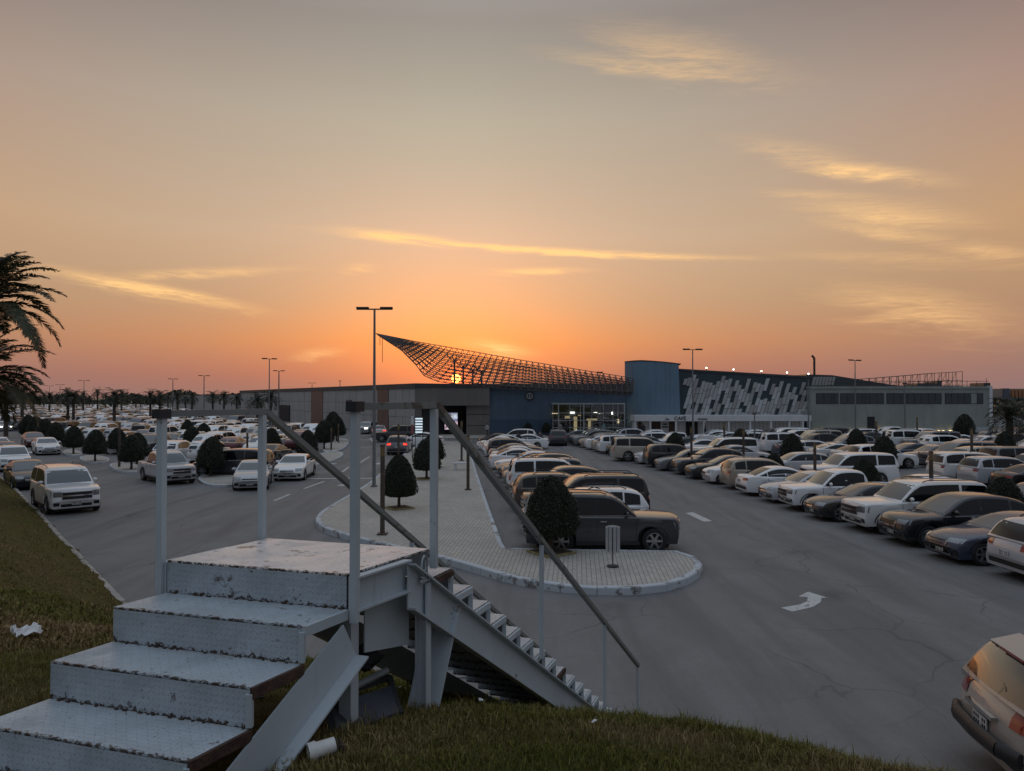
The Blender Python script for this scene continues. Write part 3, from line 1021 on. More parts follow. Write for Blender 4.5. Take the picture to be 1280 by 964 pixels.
# --- teal wall with slanting panels, shops below
TY = 93.6
tw = thing('panelled_hall', 'dark teal hall faced with slanting grey panels above white shopfronts', 'building', (px2(930, TY), TY, 0))
tx0, tx1 = px2(849, TY), px2(1013, TY)
def ttop(x): return pz(461 + (x - tx0) / (tx1 - tx0) * 9.5, TY)
def prismx(mb, x0, x1, y0, y1, z0, za, zb_, mi=0):
    mb.hexa([(x0, y0, z0), (x1, y0, z0), (x1, y1, z0), (x0, y1, z0), (x0, y0, za), (x1, y0, zb_), (x1, y1, zb_), (x0, y1, za)], mi)
mb = MB()
prismx(mb, tx0, tx1, TY, TY + 25, 0, ttop(tx0) - .25, ttop(tx1) - .25)
hpart(mb, 'wall', M['teal'])(tw)
mb = MB()
prismx(mb, tx0, tx1 + .1, TY - .15, TY + 25, ttop(tx0) - .25, ttop(tx0), ttop(tx1))
mb.v[-8:-4] = [(x, y, ttop(min(max(x, tx0), tx1)) - .25) for x, y, z in mb.v[-8:-4]]
hpart(mb, 'coping', M['roofing'])(tw)
z_lo, sc_ = pz(519, TY), TY / F
pw, lean = .47, .30
xk, k = tx0 - 1.7, 0
while xk < tx1 - .3:
    z = z_lo + .02
    seg = 0
    while True:
        h = RND.choice((.8, 1.1, 1.4, 1.6)) if seg else RND.choice((.35, .8, 1.3))
        zt_ = z + h
        xm = xk + lean * (zt_ - z_lo)
        lim = ttop(min(max(xm, tx0), tx1)) - .5 - .35 * ((k * 7) % 4) / 3
        if zt_ > lim: break
        xa, xb_ = xk + lean * (z - z_lo), xk + lean * (zt_ - z_lo)
        gap = RND.random() < .15
        if not gap and xa > tx0 + .05 and xb_ + pw < tx1:
            mb = MB()
            d0, d1 = TY - .16 - RND.uniform(0, .06), TY - .002
            g_ = .025
            mb.hexa([(xa + g_, d0, z + g_), (xa + pw - g_, d0, z + g_), (xa + pw - g_, d1, z + g_), (xa + g_, d1, z + g_),
                     (xb_ + g_, d0, zt_ - g_), (xb_ + pw - g_, d0, zt_ - g_), (xb_ + pw - g_, d1, zt_ - g_), (xb_ + g_, d1, zt_ - g_)])
            hpart(mb, 'facade_panel', RND.choice((M['panelA'], M['panelB'], M['panelB'], M['panelC'])))(tw)
        z = zt_
        seg += 1
    xk += pw
    k += 1
# canopy, columns, shopfronts
CY = TY - 3.2
cx0, cx1 = px2(793, CY), px2(1014, CY)
mb = MB()
mb.bx(cx0, cx1, CY, TY - .02, pz(526.5, CY), pz(519.3, CY))
fascia = hpart(mb, 'canopy', M['white'])(tw)
for c in (794, 813, 845, 880, 911, 938, 964, 987, 1004, 1012):
    mb = MB()
    mb.bx(px2(c, CY) - .1, px2(c, CY) + .1, CY + .05, CY + .25, 0, pz(526.5, CY))
    hpart(mb, 'column', M['white'])(tw)
SY = TY - 1.2
mb = MB()
mb.bx(cx0 + .2, cx1 - .2, SY, TY - .03, 0, pz(526.7, CY))
hpart(mb, 'shopfront_wall', M['white'])(tw)
for a, b, m_ in ((797, 802, 'wood'), (814, 825.5, 'wood'), (836, 845, 'wood'), (857, 867, 'darkin'), (868, 872, 'darkin')):
    mb = MB()
    mb.bx(px2(a, SY), px2(b, SY), SY - .06, SY - .002, .25, pz(526.7, CY) - .12)
    sw = hpart(mb, 'shop_window', M[m_])(tw)
for c in range(874, 1010, 5):
    mb = MB()
    mb.bx(px2(c, SY) - .03, px2(c, SY) + .03, SY - .04, SY - .002, 0, pz(526.7, CY) - .05)
    hpart(mb, 'panel_joint', M['mullion'])(tw)
def text_part(s, size, m_, name, root, loc, ext=.03):
    cu = bpy.data.curves.new(name, 'FONT')
    cu.body = s
    cu.size = size
    cu.extrude = ext
    cu.align_x = 'CENTER'
    o = bpy.data.objects.new(name, cu)
    COL.objects.link(o)
    dg = bpy.context.evaluated_depsgraph_get()
    me = bpy.data.meshes.new_from_object(o.evaluated_get(dg))
    bpy.data.objects.remove(o)
    me.materials.clear()
    me.materials.append(m_)
    t = link(name, me, root, Vector(loc) - root.location, (PI / 2, 0, 0))
    return t
text_part('CAFÉ', .62, M['darkin'], 'cafe_sign', tw, (px2(850, CY), CY - .04, pz(525.2, CY)))
text_part('the', .36, M['parapet'], 'cafe_sign_prefix', tw, (px2(834, CY), CY - .04, pz(525, CY)))
text_part('cinema', .42, M['parapet'], 'shop_sign', tw, (px2(878, CY), CY - .04, pz(525, CY)))
for k_, (zz, wds) in enumerate(((529.6, .55), (533, .75))):
    mb = MB()
    mb.bx(px2(831, SY) - wds / 2, px2(831, SY) + wds / 2, SY - .05, SY - .002, pz(zz + 1.6, SY), pz(zz, SY))
    hpart(mb, 'wall_poster', M['parapet'])(tw)
for c in (884, 918, 953, 985, 1012):
    xx = px2(c, TY)
    mb = MB()
    zz = ttop(min(xx, tx1))
    mb.tube((xx, TY + .3, zz - .1), (xx, TY + .3, zz + .22), .04)
    fl = hpart(mb, 'floodlight_stem', M['parapet'])(tw)
    mb = MB()
    mb.lathe([(0, -.09), (.07, -.06), (.09, 0), (.07, .06), (0, .09)], 10, 'Z', (xx, TY + .3, zz + .32))
    hpart(mb, 'floodlight', M['lampwhite'])(tw)

# --- grey-green hall on the right
HY = 92.0
gh = thing('grey_hall', 'plain grey-green clad hall with a strip of dark windows, right of the panels', 'building', (px2(1125, HY), HY, 0))
hx0, hx1 = px2(1014, HY), px2(1236, HY)
hz = pz(483.5, HY)
mb = MB()
mb.bx(hx0, hx1, HY, HY + 22, 0, hz - .25)
hpart(mb, 'wall', M['greyclad'])(gh)
mb = MB()
mb.bx(hx0 - .1, hx1 + .1, HY - .12, HY + 22, hz - .25, hz + .05)
hpart(mb, 'parapet', M['greyclad'])(gh)
mb = MB()
mb.bx(hx1 - .0, hx1 + .35, HY - .2, HY + .4, 0, hz + .1)
hpart(mb, 'corner_post', M['white'])(gh)
for a, b in ((1020, 1048), (1050, 1105), (1108, 1177), (1181, 1229)):
    mb = MB()
    mb.bx(px2(a, HY), px2(b, HY), HY - .03, HY - .001, pz(505, HY), pz(491.5, HY))
    fr = hpart(mb, 'window_frame', M['parapet'])(gh)
    n_ = max(2, int((b - a) / 8))
    for k in range(n_):
        mb = MB()
        xa = px2(a, HY) + (px2(b, HY) - px2(a, HY)) * k / n_ + .05
        xb_ = px2(a, HY) + (px2(b, HY) - px2(a, HY)) * (k + 1) / n_ - .05
        mb.bx(xa, xb_, HY - .07, HY - .031, pz(504.4, HY), pz(492.1, HY))
        hpart(mb, 'pane', M['pane'] if not (a == 1181 and k == n_ - 2) else M['greyclad'])(gh)
mb = MB()
mb.bx(px2(1084, HY), px2(1093, HY), HY - .08, HY - .002, 0, pz(521, HY))
hpart(mb, 'door', M['darkin'])(gh)
mb = MB()
mb.bx(px2(1214, HY), hx1 - .02, HY - .06, HY - .002, 0, pz(534, HY))
hpart(mb, 'plinth_panel', M['mullion'])(gh)
for c in list(range(1018, 1100, 9)) + list(range(1100, 1160, 12)) + [1170, 1176, 1184, 1190, 1196]:
    mb = MB()
    c_ = c + RND.uniform(-2, 2)
    mb.bx(px2(c_, HY) - .1, px2(c_, HY) + .1, HY - .3, HY - .15, pz(539.5, HY), pz(538, HY))
    hpart(mb, 'wall_lamp', M['lampwarm'])(gh)
# dark pitched roof rising behind it
mb = MB()
ra, rb, rc = P(1008, 468, 97), P(1040, 469, 97), P(1133, 484, 97)
mb.add([(ra.x, 97, 2), (rc.x, 97, 2), (rc.x, 97, rc.z), (rb.x, 97, rb.z), (ra.x, 97, ra.z), (ra.x, 118, 2), (rc.x, 118, 2), (rc.x, 118, rc.z), (rb.x, 118, rb.z), (ra.x, 118, ra.z)],
       [(0, 1, 2, 3, 4), (9, 8, 7, 6, 5), (2, 7, 8, 3), (3, 8, 9, 4), (1, 6, 7, 2), (0, 4, 9, 5)])
hpart(mb, 'rear_roof', M['roofing'])(gh)
for c in range(1014, 1042, 4):
    mb = MB()
    a = P(c, 470, 96.9)
    mb.hexa([(a.x, 96.8, pz(482, 97)), (a.x + .34, 96.8, pz(482, 97)), (a.x + .34, 96.99, pz(482, 97)), (a.x, 96.99, pz(482, 97)),
             (a.x + .3, 96.8, pz(471.3, 97)), (a.x + .64, 96.8, pz(471.3, 97)), (a.x + .64, 96.99, pz(471.3, 97)), (a.x + .3, 96.99, pz(471.3, 97))])
    hpart(mb, 'facade_panel', M['panelC'])(gh)
# roof truss standing on it
rt = thing('roof_truss', 'thin steel truss frame standing on the grey hall roof', 'truss', (px2(1150, 96), 96, hz))
mb = MB()
RY = 96.0
tops = [(1060, 474.5), (1085, 473.5), (1110, 471.5), (1140, 469), (1170, 466.5), (1203, 464.5)]
def ytop(px):
    for (a, b), (c, d) in zip(tops[:-1], tops[1:]):
        if a <= px <= c: return b + (d - b) * (px - a) / (c - a)
    return tops[-1][1]
bot = 481.0
pxs = list(range(1060, 1204, 9)) + [1203]
for dy in (0, 2.2):
    prev = None
    for i, c in enumerate(pxs):
        t_, b_ = P(c, ytop(c), RY), P(c, bot, RY)
        t_ = Vector((t_.x, RY + dy, t_.z)); b_ = Vector((b_.x, RY + dy, hz - .2))
        mb.tube(b_, t_, .035, n=5)
        md = b_.lerp(t_, .5)
        if prev:
            mb.tube(prev[1], t_, .035, n=5)
            mb.tube(prev[0] + Vector((0, 0, .35)), b_ + Vector((0, 0, .35)), .03, n=5)
            mb.tube(prev[0], t_ if i % 2 else md, .025, n=5)
            mb.tube(prev[2], md, .025, n=5)
        prev = (b_, t_, md)
hpart(mb, 'truss_frame', M['truss'])(rt)
mb = MB()
a, b = P(1190, 480.5, RY - 1), P(1236, 481.5, RY - 1)
for zz in (.0, .5):
    mb.tube((P(1030, 480, RY).x, RY - 1, hz + .25 + zz), (b.x, RY - 1, hz + .25 + zz), .03, n=5)
for c in range(1035, 1236, 12):
    mb.tube((px2(c, RY), RY - 1, hz - .2), (px2(c, RY), RY - 1, hz + .75 + .5 * ((c * 7) % 5) / 5), .03, n=5)
hpart(mb, 'guard_rail', M['truss'])(rt)
mb = MB()
for a, b, h in ((1142, 1164, .55), (1166, 1172, .8), (1224, 1232, .6), (1040, 1046, 1.2)):
    mb.bx(px2(a, RY + 3), px2(b, RY + 3), RY + 2, RY + 5, hz - .2, hz + h)
hpart(mb, 'roof_plant', M['roofing'])(rt)
vt = thing('roof_mast', 'short thick vent mast on the roof behind the panelled hall', 'mast', (px2(1018, 100), 100, 8.0))
mb = MB()
mb.tube((0, 0, -4), (0, 0, pz(447, 100) - 8.0), .16, n=10)
mb.build('stack', M['truss'], vt, 40)
mb = MB()
mb.tube((-.05, 0, pz(447, 100) - 8.0), (-.3, 0, pz(444.5, 100) - 8.0), .15, n=10)
mb.build('cowl', M['truss'], vt, 40)

# --- space frame roof over the entrance
sf = thing('space_frame', 'brown steel space frame roof sweeping down from a pointed tip above the entrance', 'canopy', (px2(600, 88), 88, 0))
tip = P(470, 417, 84)
NU, NV = 46, 9
up_edge = [(470, 417, 84), (520, 427, 86), (580, 437.5, 88), (650, 450, 89.5), (720, 461.5, 91), (792, 473, 92)]
lo_edge = [(470, 417, 84), (500, 435, 80), (519, 454, 78), (526, 465, 77.5), (545, 473, 77.5), (600, 480, 78), (680, 485, 80), (792, 490, 88)]
def edge(pts, t):
    ws = [P(*p) for p in pts]
    acc = [0]
    for a, b in zip(ws[:-1], ws[1:]): acc.append(acc[-1] + (b - a).length)
    s = acc[-1] * t
    for i in range(len(ws) - 1):
        if s <= acc[i + 1] + 1e-6:
            return ws[i].lerp(ws[i + 1], (s - acc[i]) / (acc[i + 1] - acc[i]))
    return ws[-1]
def S(iu, iv, lay):
    t = (iu / NU) ** 1.12
    a, b = edge(up_edge, t), edge(lo_edge, t)
    v_ = iv / NV
    p = a.lerp(b, v_)
    bulge = math.sin(PI * v_)
    p.z -= .25 * bulge * max(0, min(1, t * 3 - .4))
    if lay: p = p + Vector((0, .4, -.5 * min(1, .12 + t * 3)))
    return p
mt, mw = MB(), MB()
R1, R2 = .044, .027
for lay in (0, 1):
    for iu in range(NU + 1):
        for iv in range(NV + 1):
            if lay and (iu == NU or iv == NV): continue
            off = .5 * lay
            p = S(iu + off, iv + off, lay)
            if iu + 1 + off <= NU: mt.tube(p, S(iu + 1 + off, iv + off, lay), R1, n=4, caps=False)
            if iv + 1 + off <= NV and iu > 0: mt.tube(p, S(iu + off, iv + 1 + off, lay), R1, n=4, caps=False)
for iu in range(NU):
    for iv in range(NV):
        c = S(iu + .5, iv + .5, 1)
        for du_, dv_ in ((0, 0), (1, 0), (0, 1), (1, 1)):
            mw.tube(c, S(iu + du_, iv + dv_, 0), R2, n=4, caps=False)
tag(hpart(mt, 'chord_tubes', M['truss'])(sf), kind='stuff')
tag(hpart(mw, 'web_tubes', M['truss'])(sf), kind='stuff')
for c, top, Y in ((568, 449, 96.5), (579, 457, 96.5), (591, 462, 96.5), (602, 463, 96.5)):
    mb = MB()
    mb.tube((px2(c, Y), Y, zt - .4), (px2(c, Y), Y, P(c, top, Y).z), .14, .11, 8)
    for a_ in range(4):
        an = a_ * PI / 2 + .4
        mb.tube((px2(c, Y), Y, P(c, top + 5, Y).z), (px2(c, Y) + 1.1 * math.cos(an), Y + 1.1 * math.sin(an), P(c, top - 6, Y).z), .06, n=5)
    hpart(mb, 'mast', M['truss'])(sf)
for c, a, b in ((475, 419, 432), (478, 420, 453)):
    mb = MB()
    mb.tube(P(c, a, 83), P(c, b, 83), .03, n=4)
    hpart(mb, 'hanging_cable', M['truss'])(sf)
mb = MB()
for iu in range(32, NU, 3):
    p = S(iu, 0, 0)
    q_ = Vector((p.x, FY + .4, zt - .2))
    mb.tube(p, q_, .06, n=5)
hpart(mb, 'roof_brace', M['truss'])(sf)

# --- plaza in front of the hall, screen, striped sign
mb = MB()
mb.prism([(px2(505, 90), 88.5), (px2(1240, 89), 88.5), (px2(1240, 89), 98), (px2(505, 90), 98)], -.02, .16)
tag(mb.build('plaza', M['paver']), 'paved terrace along the front of the shopping hall', kind='structure')
scr = thing('display_screen', 'glowing pink and white advertising screen inside the taupe portal', 'screen', (px2(564, 97), 97, .16))
mb = MB()
z0, z1 = P(0, 537, 97).z - .16, P(0, 516, 97).z - .16
hw = (px2(569, 97) - px2(553, 97)) / 2
mb.bx(-hw - .08, hw + .08, 0, .25, z0 - .1, z1 + .1)
mb.bx(-.3, .3, .02, .22, 0, z0 - .1)
mb.build('frame', M['darkin'], scr)
def screen_mat():
    m_, n, b = new_mat('screen_picture')
    t = n.n('ShaderNodeTexCoord')
    s = n.n('ShaderNodeSeparateXYZ')
    n.lk(t.outputs['Object'], s.inputs[0])
    f = n.maprange(s.outputs[2], z0, z1, 0, 1)
    c = n.ramp(f, [(.0, (.55, .40, .48)), (.5, (.62, .47, .55)), (.58, (.30, .40, .62)), (.8, (.55, .58, .66)), (1.0, (.10, .12, .20))], 'LINEAR')
    vo = n.noise(t.outputs['Object'], 1.4, 2)
    c = n.mix(n.maprange(vo, .52, .62, 0, .8), c, (.03, .03, .05))
    n.lk(c, b.inputs['Emission Color'])
    b.inputs['Emission Strength'].default_value = 1.1
    b.inputs['Base Color'].default_value = (.02, .02, .02, 1)
    return m_
mb = MB()
mb.bx(-hw, hw, -.03, -.001, z0, z1)
mb.build('picture', screen_mat(), scr)
# striped sign by the road
SGY = 60.0
sg = thing('striped_sign', 'tall sign with six glowing white bars beside the walkway', 'sign', (px2(524.5, SGY), SGY, KH))
mb = MB()
for c in (519.4, 528.6):
    mb.tube((px2(c, SGY) - px2(524.5, SGY), 0, 0), (px2(c, SGY) - px2(524.5, SGY), 0, P(0, 522, SGY).z - KH), .03, n=6)
mb.build('post', M['darkpole'], sg)
mb = MB()
mb.bx(px2(519, SGY) - px2(524.5, SGY), px2(528.8, SGY) - px2(524.5, SGY), -.06, .02, P(0, 542, SGY).z - KH, P(0, 521, SGY).z - KH)
mb.build('board', M['darkin'], sg)
M['signbar'] = emis('sign_bar', (.72, .86, .95), .75)
for k in range(6):
    zz = P(0, 523.5 + k * 3.35, SGY).z - KH
    mb = MB()
    mb.bx(px2(519.4, SGY) - px2(524.5, SGY), px2(528.3, SGY) - px2(524.5, SGY), -.09, -.061, zz - .06, zz + .06)
    mb.build('light_bar', M['signbar'], sg)
bn = thing('banner_post', 'slim white and red banner on a post beside the striped sign', 'banner', (px2(515.5, 58), 58, KH))
mb = MB()
mb.tube((0, 0, 0), (0, 0, P(0, 519, 58).z - KH), .03, n=6)
mb.build('post', M['darkpole'], bn)
mb = MB()
mb.bx(-.1, .1, -.05, -.03, P(0, 542, 58).z - KH, P(0, 531, 58).z - KH)
mb.build('red_panel', mat('banner_red', (.32, .10, .11), .6), bn)
mb = MB()
mb.bx(-.1, .1, -.05, -.03, P(0, 530.9, 58).z - KH, P(0, 520, 58).z - KH)
mb.build('white_panel', M['white'], bn)

# --- far right background
fb = thing('far_block', 'distant beige and orange buildings at the far right edge', 'building', (px2(1275, 260), 260, 0))
def fpart(px0, px1, py, m_, nm, Y=260, back=20):
    mb = MB()
    mb.bx(px2(px0, Y), px2(px1, Y), Y, Y + back, 0, P(0, py, Y).z)
    hpart(mb, nm, M[m_])(fb)
fpart(1238, 1300, 486, 'farbld', 'wall')
fpart(1255, 1262, 485.6, 'fardark', 'dark_bay', 259.5, 2)
for k in range(4): fpart(1265 + k * 4.5, 1268 + k * 4.5, 487.5, 'farorange', 'orange_bay', 259.4, 1)
fpart(1238, 1300, 497, 'fardark', 'lower_wall', 258, 1.2)
fw = thing('boundary_wall', 'pale low boundary wall beyond the grey hall at the right edge', 'wall', (px2(1262, 130), 130, 0))
mb = MB()
mb.bx(px2(1236, 130), px2(1310, 130), 130, 130.4, 0, 1.5)
hpart(mb, 'wall', M['white'])(fw)
mb = MB()
mb.bx(px2(1236, 130), px2(1310, 130), 129.9, 130.5, 1.5, 1.65)
hpart(mb, 'coping', M['concrete'])(fw)
# ---------------------------------------------------------------- vehicles
def smooth_poly(pts, it=2):
    return chaik(pts, it)
def lerp_poly(pts, s):
    if s <= pts[0][0]: return pts[0][1]
    for (a, b), (c, d) in zip(pts[:-1], pts[1:]):
        if s <= c: return b + (d - b) * (s - a) / max(c - a, 1e-9)
    return pts[-1][1]

SPECS = {
    'sedan': dict(L=4.85, W=1.84, H=1.45, r=.335, wx=(.95, 3.75), b0=.20, roofw=.68,
        body=[(0, .50), (.03, .64), (.14, .73), (.5, .84), (1.25, .94), (1.6, .965), (4.0, 1.02), (4.45, 1.04), (4.72, 1.0), (4.82, .84), (4.85, .55)],
        roof=[(1.25, .90), (2.1, 1.35), (2.55, 1.45), (3.15, 1.44), (3.6, 1.33), (4.35, 1.02)], win=[(1.5, 2.68), (2.76, 3.62), (3.68, 4.05)], belt=.97,
        grille=(.42, .50, .66), head=(0.53, 0.95, 0.625, 0.760), tail=(.50, .95, .80, .93), kind='sedan', cat='car'),
    'coupe_sedan': dict(L=4.98, W=1.87, H=1.43, r=.345, wx=(.93, 3.8), b0=.19, roofw=.66,
        body=[(0, .48), (.03, .62), (.16, .74), (.6, .86), (1.4, .95), (1.7, .97), (4.2, 1.03), (4.7, 1.06), (4.88, .98), (4.95, .8), (4.98, .55)],
        roof=[(1.35, .92), (2.25, 1.33), (2.75, 1.43), (3.2, 1.42), (3.8, 1.27), (4.6, 1.03)], win=[(1.65, 2.85), (2.93, 3.85), (3.9, 4.2)], belt=.98,
        grille=(.50, .26, .70), head=(0.50, 0.96, 0.645, 0.770), tail=(.40, .95, .84, .94), kind='low sedan', cat='car'),
    'crossover': dict(L=4.72, W=1.90, H=1.69, r=.365, wx=(.92, 3.68), b0=.25, roofw=.74,
        body=[(0, .55), (.03, .78), (.12, .89), (.4, .97), (1.2, 1.04), (1.5, 1.06), (4.35, 1.12), (4.58, 1.08), (4.68, .92), (4.72, .6)],
        roof=[(1.2, 1.0), (1.95, 1.52), (2.4, 1.66), (3.7, 1.66), (4.2, 1.59), (4.42, 1.42), (4.62, 1.08)], win=[(1.42, 2.6), (2.68, 3.6), (3.68, 4.25)], belt=1.07,
        grille=(.45, .58, .82), head=(0.50, 0.96, 0.725, 0.890), tail=(.58, .95, .88, 1.06), rails=True, kind='crossover', cat='car'),
    'big_suv': dict(L=5.2, W=2.02, H=1.89, r=.40, wx=(.98, 3.98), b0=.30, roofw=.80,
        body=[(0, .58), (.015, .88), (.03, 1.0), (.07, 1.07), (.14, 1.105), (.4, 1.13), (1.35, 1.17), (1.6, 1.185), (4.95, 1.21), (5.1, 1.17), (5.17, 1.0), (5.2, .6)],
        roof=[(1.4, 1.1), (2.05, 1.72), (2.5, 1.87), (4.6, 1.87), (4.88, 1.80), (5.0, 1.55), (5.12, 1.17)], win=[(1.58, 2.78), (2.88, 3.75), (3.87, 4.84)], belt=1.19,
        grille=(.56, .68, .97), head=(0.58, 0.97, 0.785, 1.000), tail=(.74, .96, .82, 1.18), rails=True, step=True, kind='full-size SUV', cat='SUV'),
    'pickup': dict(L=5.35, W=1.88, H=1.80, r=.385, wx=(.95, 4.1), b0=.32, roofw=.76,
        body=[(0, .58), (.015, .84), (.04, .97), (.1, 1.035), (.4, 1.08), (1.3, 1.12), (1.55, 1.13), (3.55, 1.14), (3.62, 1.13), (5.2, 1.13), (5.3, 1.1), (5.35, .62)],
        roof=[(1.35, 1.05), (2.0, 1.64), (2.4, 1.79), (3.2, 1.79), (3.42, 1.70), (3.6, 1.13)], win=[(1.52, 2.5), (2.6, 3.36)], belt=1.135, bed=(3.75, 5.22),
        grille=(.52, .66, .94), head=(0.54, 0.97, 0.785, 0.960), tail=(.80, .96, .74, 1.04), kind='pickup', cat='pickup'),
    'minivan': dict(L=5.1, W=1.95, H=1.74, r=.35, wx=(.95, 3.95), b0=.22, roofw=.77,
        body=[(0, .5), (.03, .72), (.14, .84), (.4, .92), (1.0, 1.02), (1.3, 1.05), (4.85, 1.08), (5.02, 1.0), (5.08, .8), (5.1, .55)],
        roof=[(.85, .95), (1.85, 1.56), (2.4, 1.72), (4.2, 1.73), (4.7, 1.64), (4.9, 1.45), (5.05, 1.05)], win=[(1.25, 2.4), (2.48, 3.6), (3.68, 4.75)], belt=1.06,
        grille=(.45, .5, .72), head=(0.50, 0.96, 0.685, 0.870), tail=(.72, .96, .82, 1.06), kind='minivan', cat='van'),
    'hatch': dict(L=4.2, W=1.76, H=1.51, r=.32, wx=(.82, 3.4), b0=.2, roofw=.70,
        body=[(0, .5), (.03, .68), (.13, .78), (.4, .87), (1.05, .97), (1.35, .99), (3.95, 1.05), (4.1, .98), (4.17, .8), (4.2, .55)],
        roof=[(1.0, .93), (1.75, 1.38), (2.2, 1.5), (3.2, 1.49), (3.75, 1.40), (3.95, 1.2), (4.12, 1.0)], win=[(1.22, 2.32), (2.4, 3.3), (3.36, 3.8)], belt=1.0,
        grille=(.42, .5, .70), head=(0.50, 0.96, 0.665, 0.830), tail=(.66, .95, .82, 1.0), kind='hatchback', cat='car'),
    'coupe_suv': dict(L=4.9, W=1.95, H=1.72, r=.375, wx=(.95, 3.8), b0=.25, roofw=.73,
        body=[(0, .55), (.03, .76), (.14, .92), (.45, 1.0), (1.3, 1.06), (1.6, 1.08), (4.5, 1.15), (4.75, 1.1), (4.86, .9), (4.9, .6)],
        roof=[(1.3, 1.0), (2.1, 1.54), (2.55, 1.70), (3.6, 1.69), (4.2, 1.56), (4.45, 1.38), (4.76, 1.1)], win=[(1.55, 2.72), (2.8, 3.72), (3.8, 4.3)], belt=1.09,
        grille=(.5, .5, .84), head=(0.52, 0.97, 0.765, 0.910), tail=(.5, .95, .90, 1.04), kind='sporty crossover', cat='car'),
}

def loft_rings(mb, rings, mi=0, cap=True):
    """rings: lists of (x,y,z) half-profiles from the outer bottom to the centre line; mirrored to a full ring"""
    full = []
    for rg in rings:
        full.append(list(rg) + [(x, -y, z) for x, y, z in reversed(rg[:-1])])
    n = len(full[0])
    b = [p for rg in full for p in rg]
    fs = []
    for i in range(len(full) - 1):
        for k in range(n - 1):
            fs.append((i * n + k, (i + 1) * n + k, (i + 1) * n + k + 1, i * n + k + 1))
    if cap:
        fs.append(tuple(range(n)))
        fs.append(tuple(reversed(range((len(full) - 1) * n, len(full) * n))))
    mb.add(b, [tuple(reversed(f_)) for f_ in fs], mi)

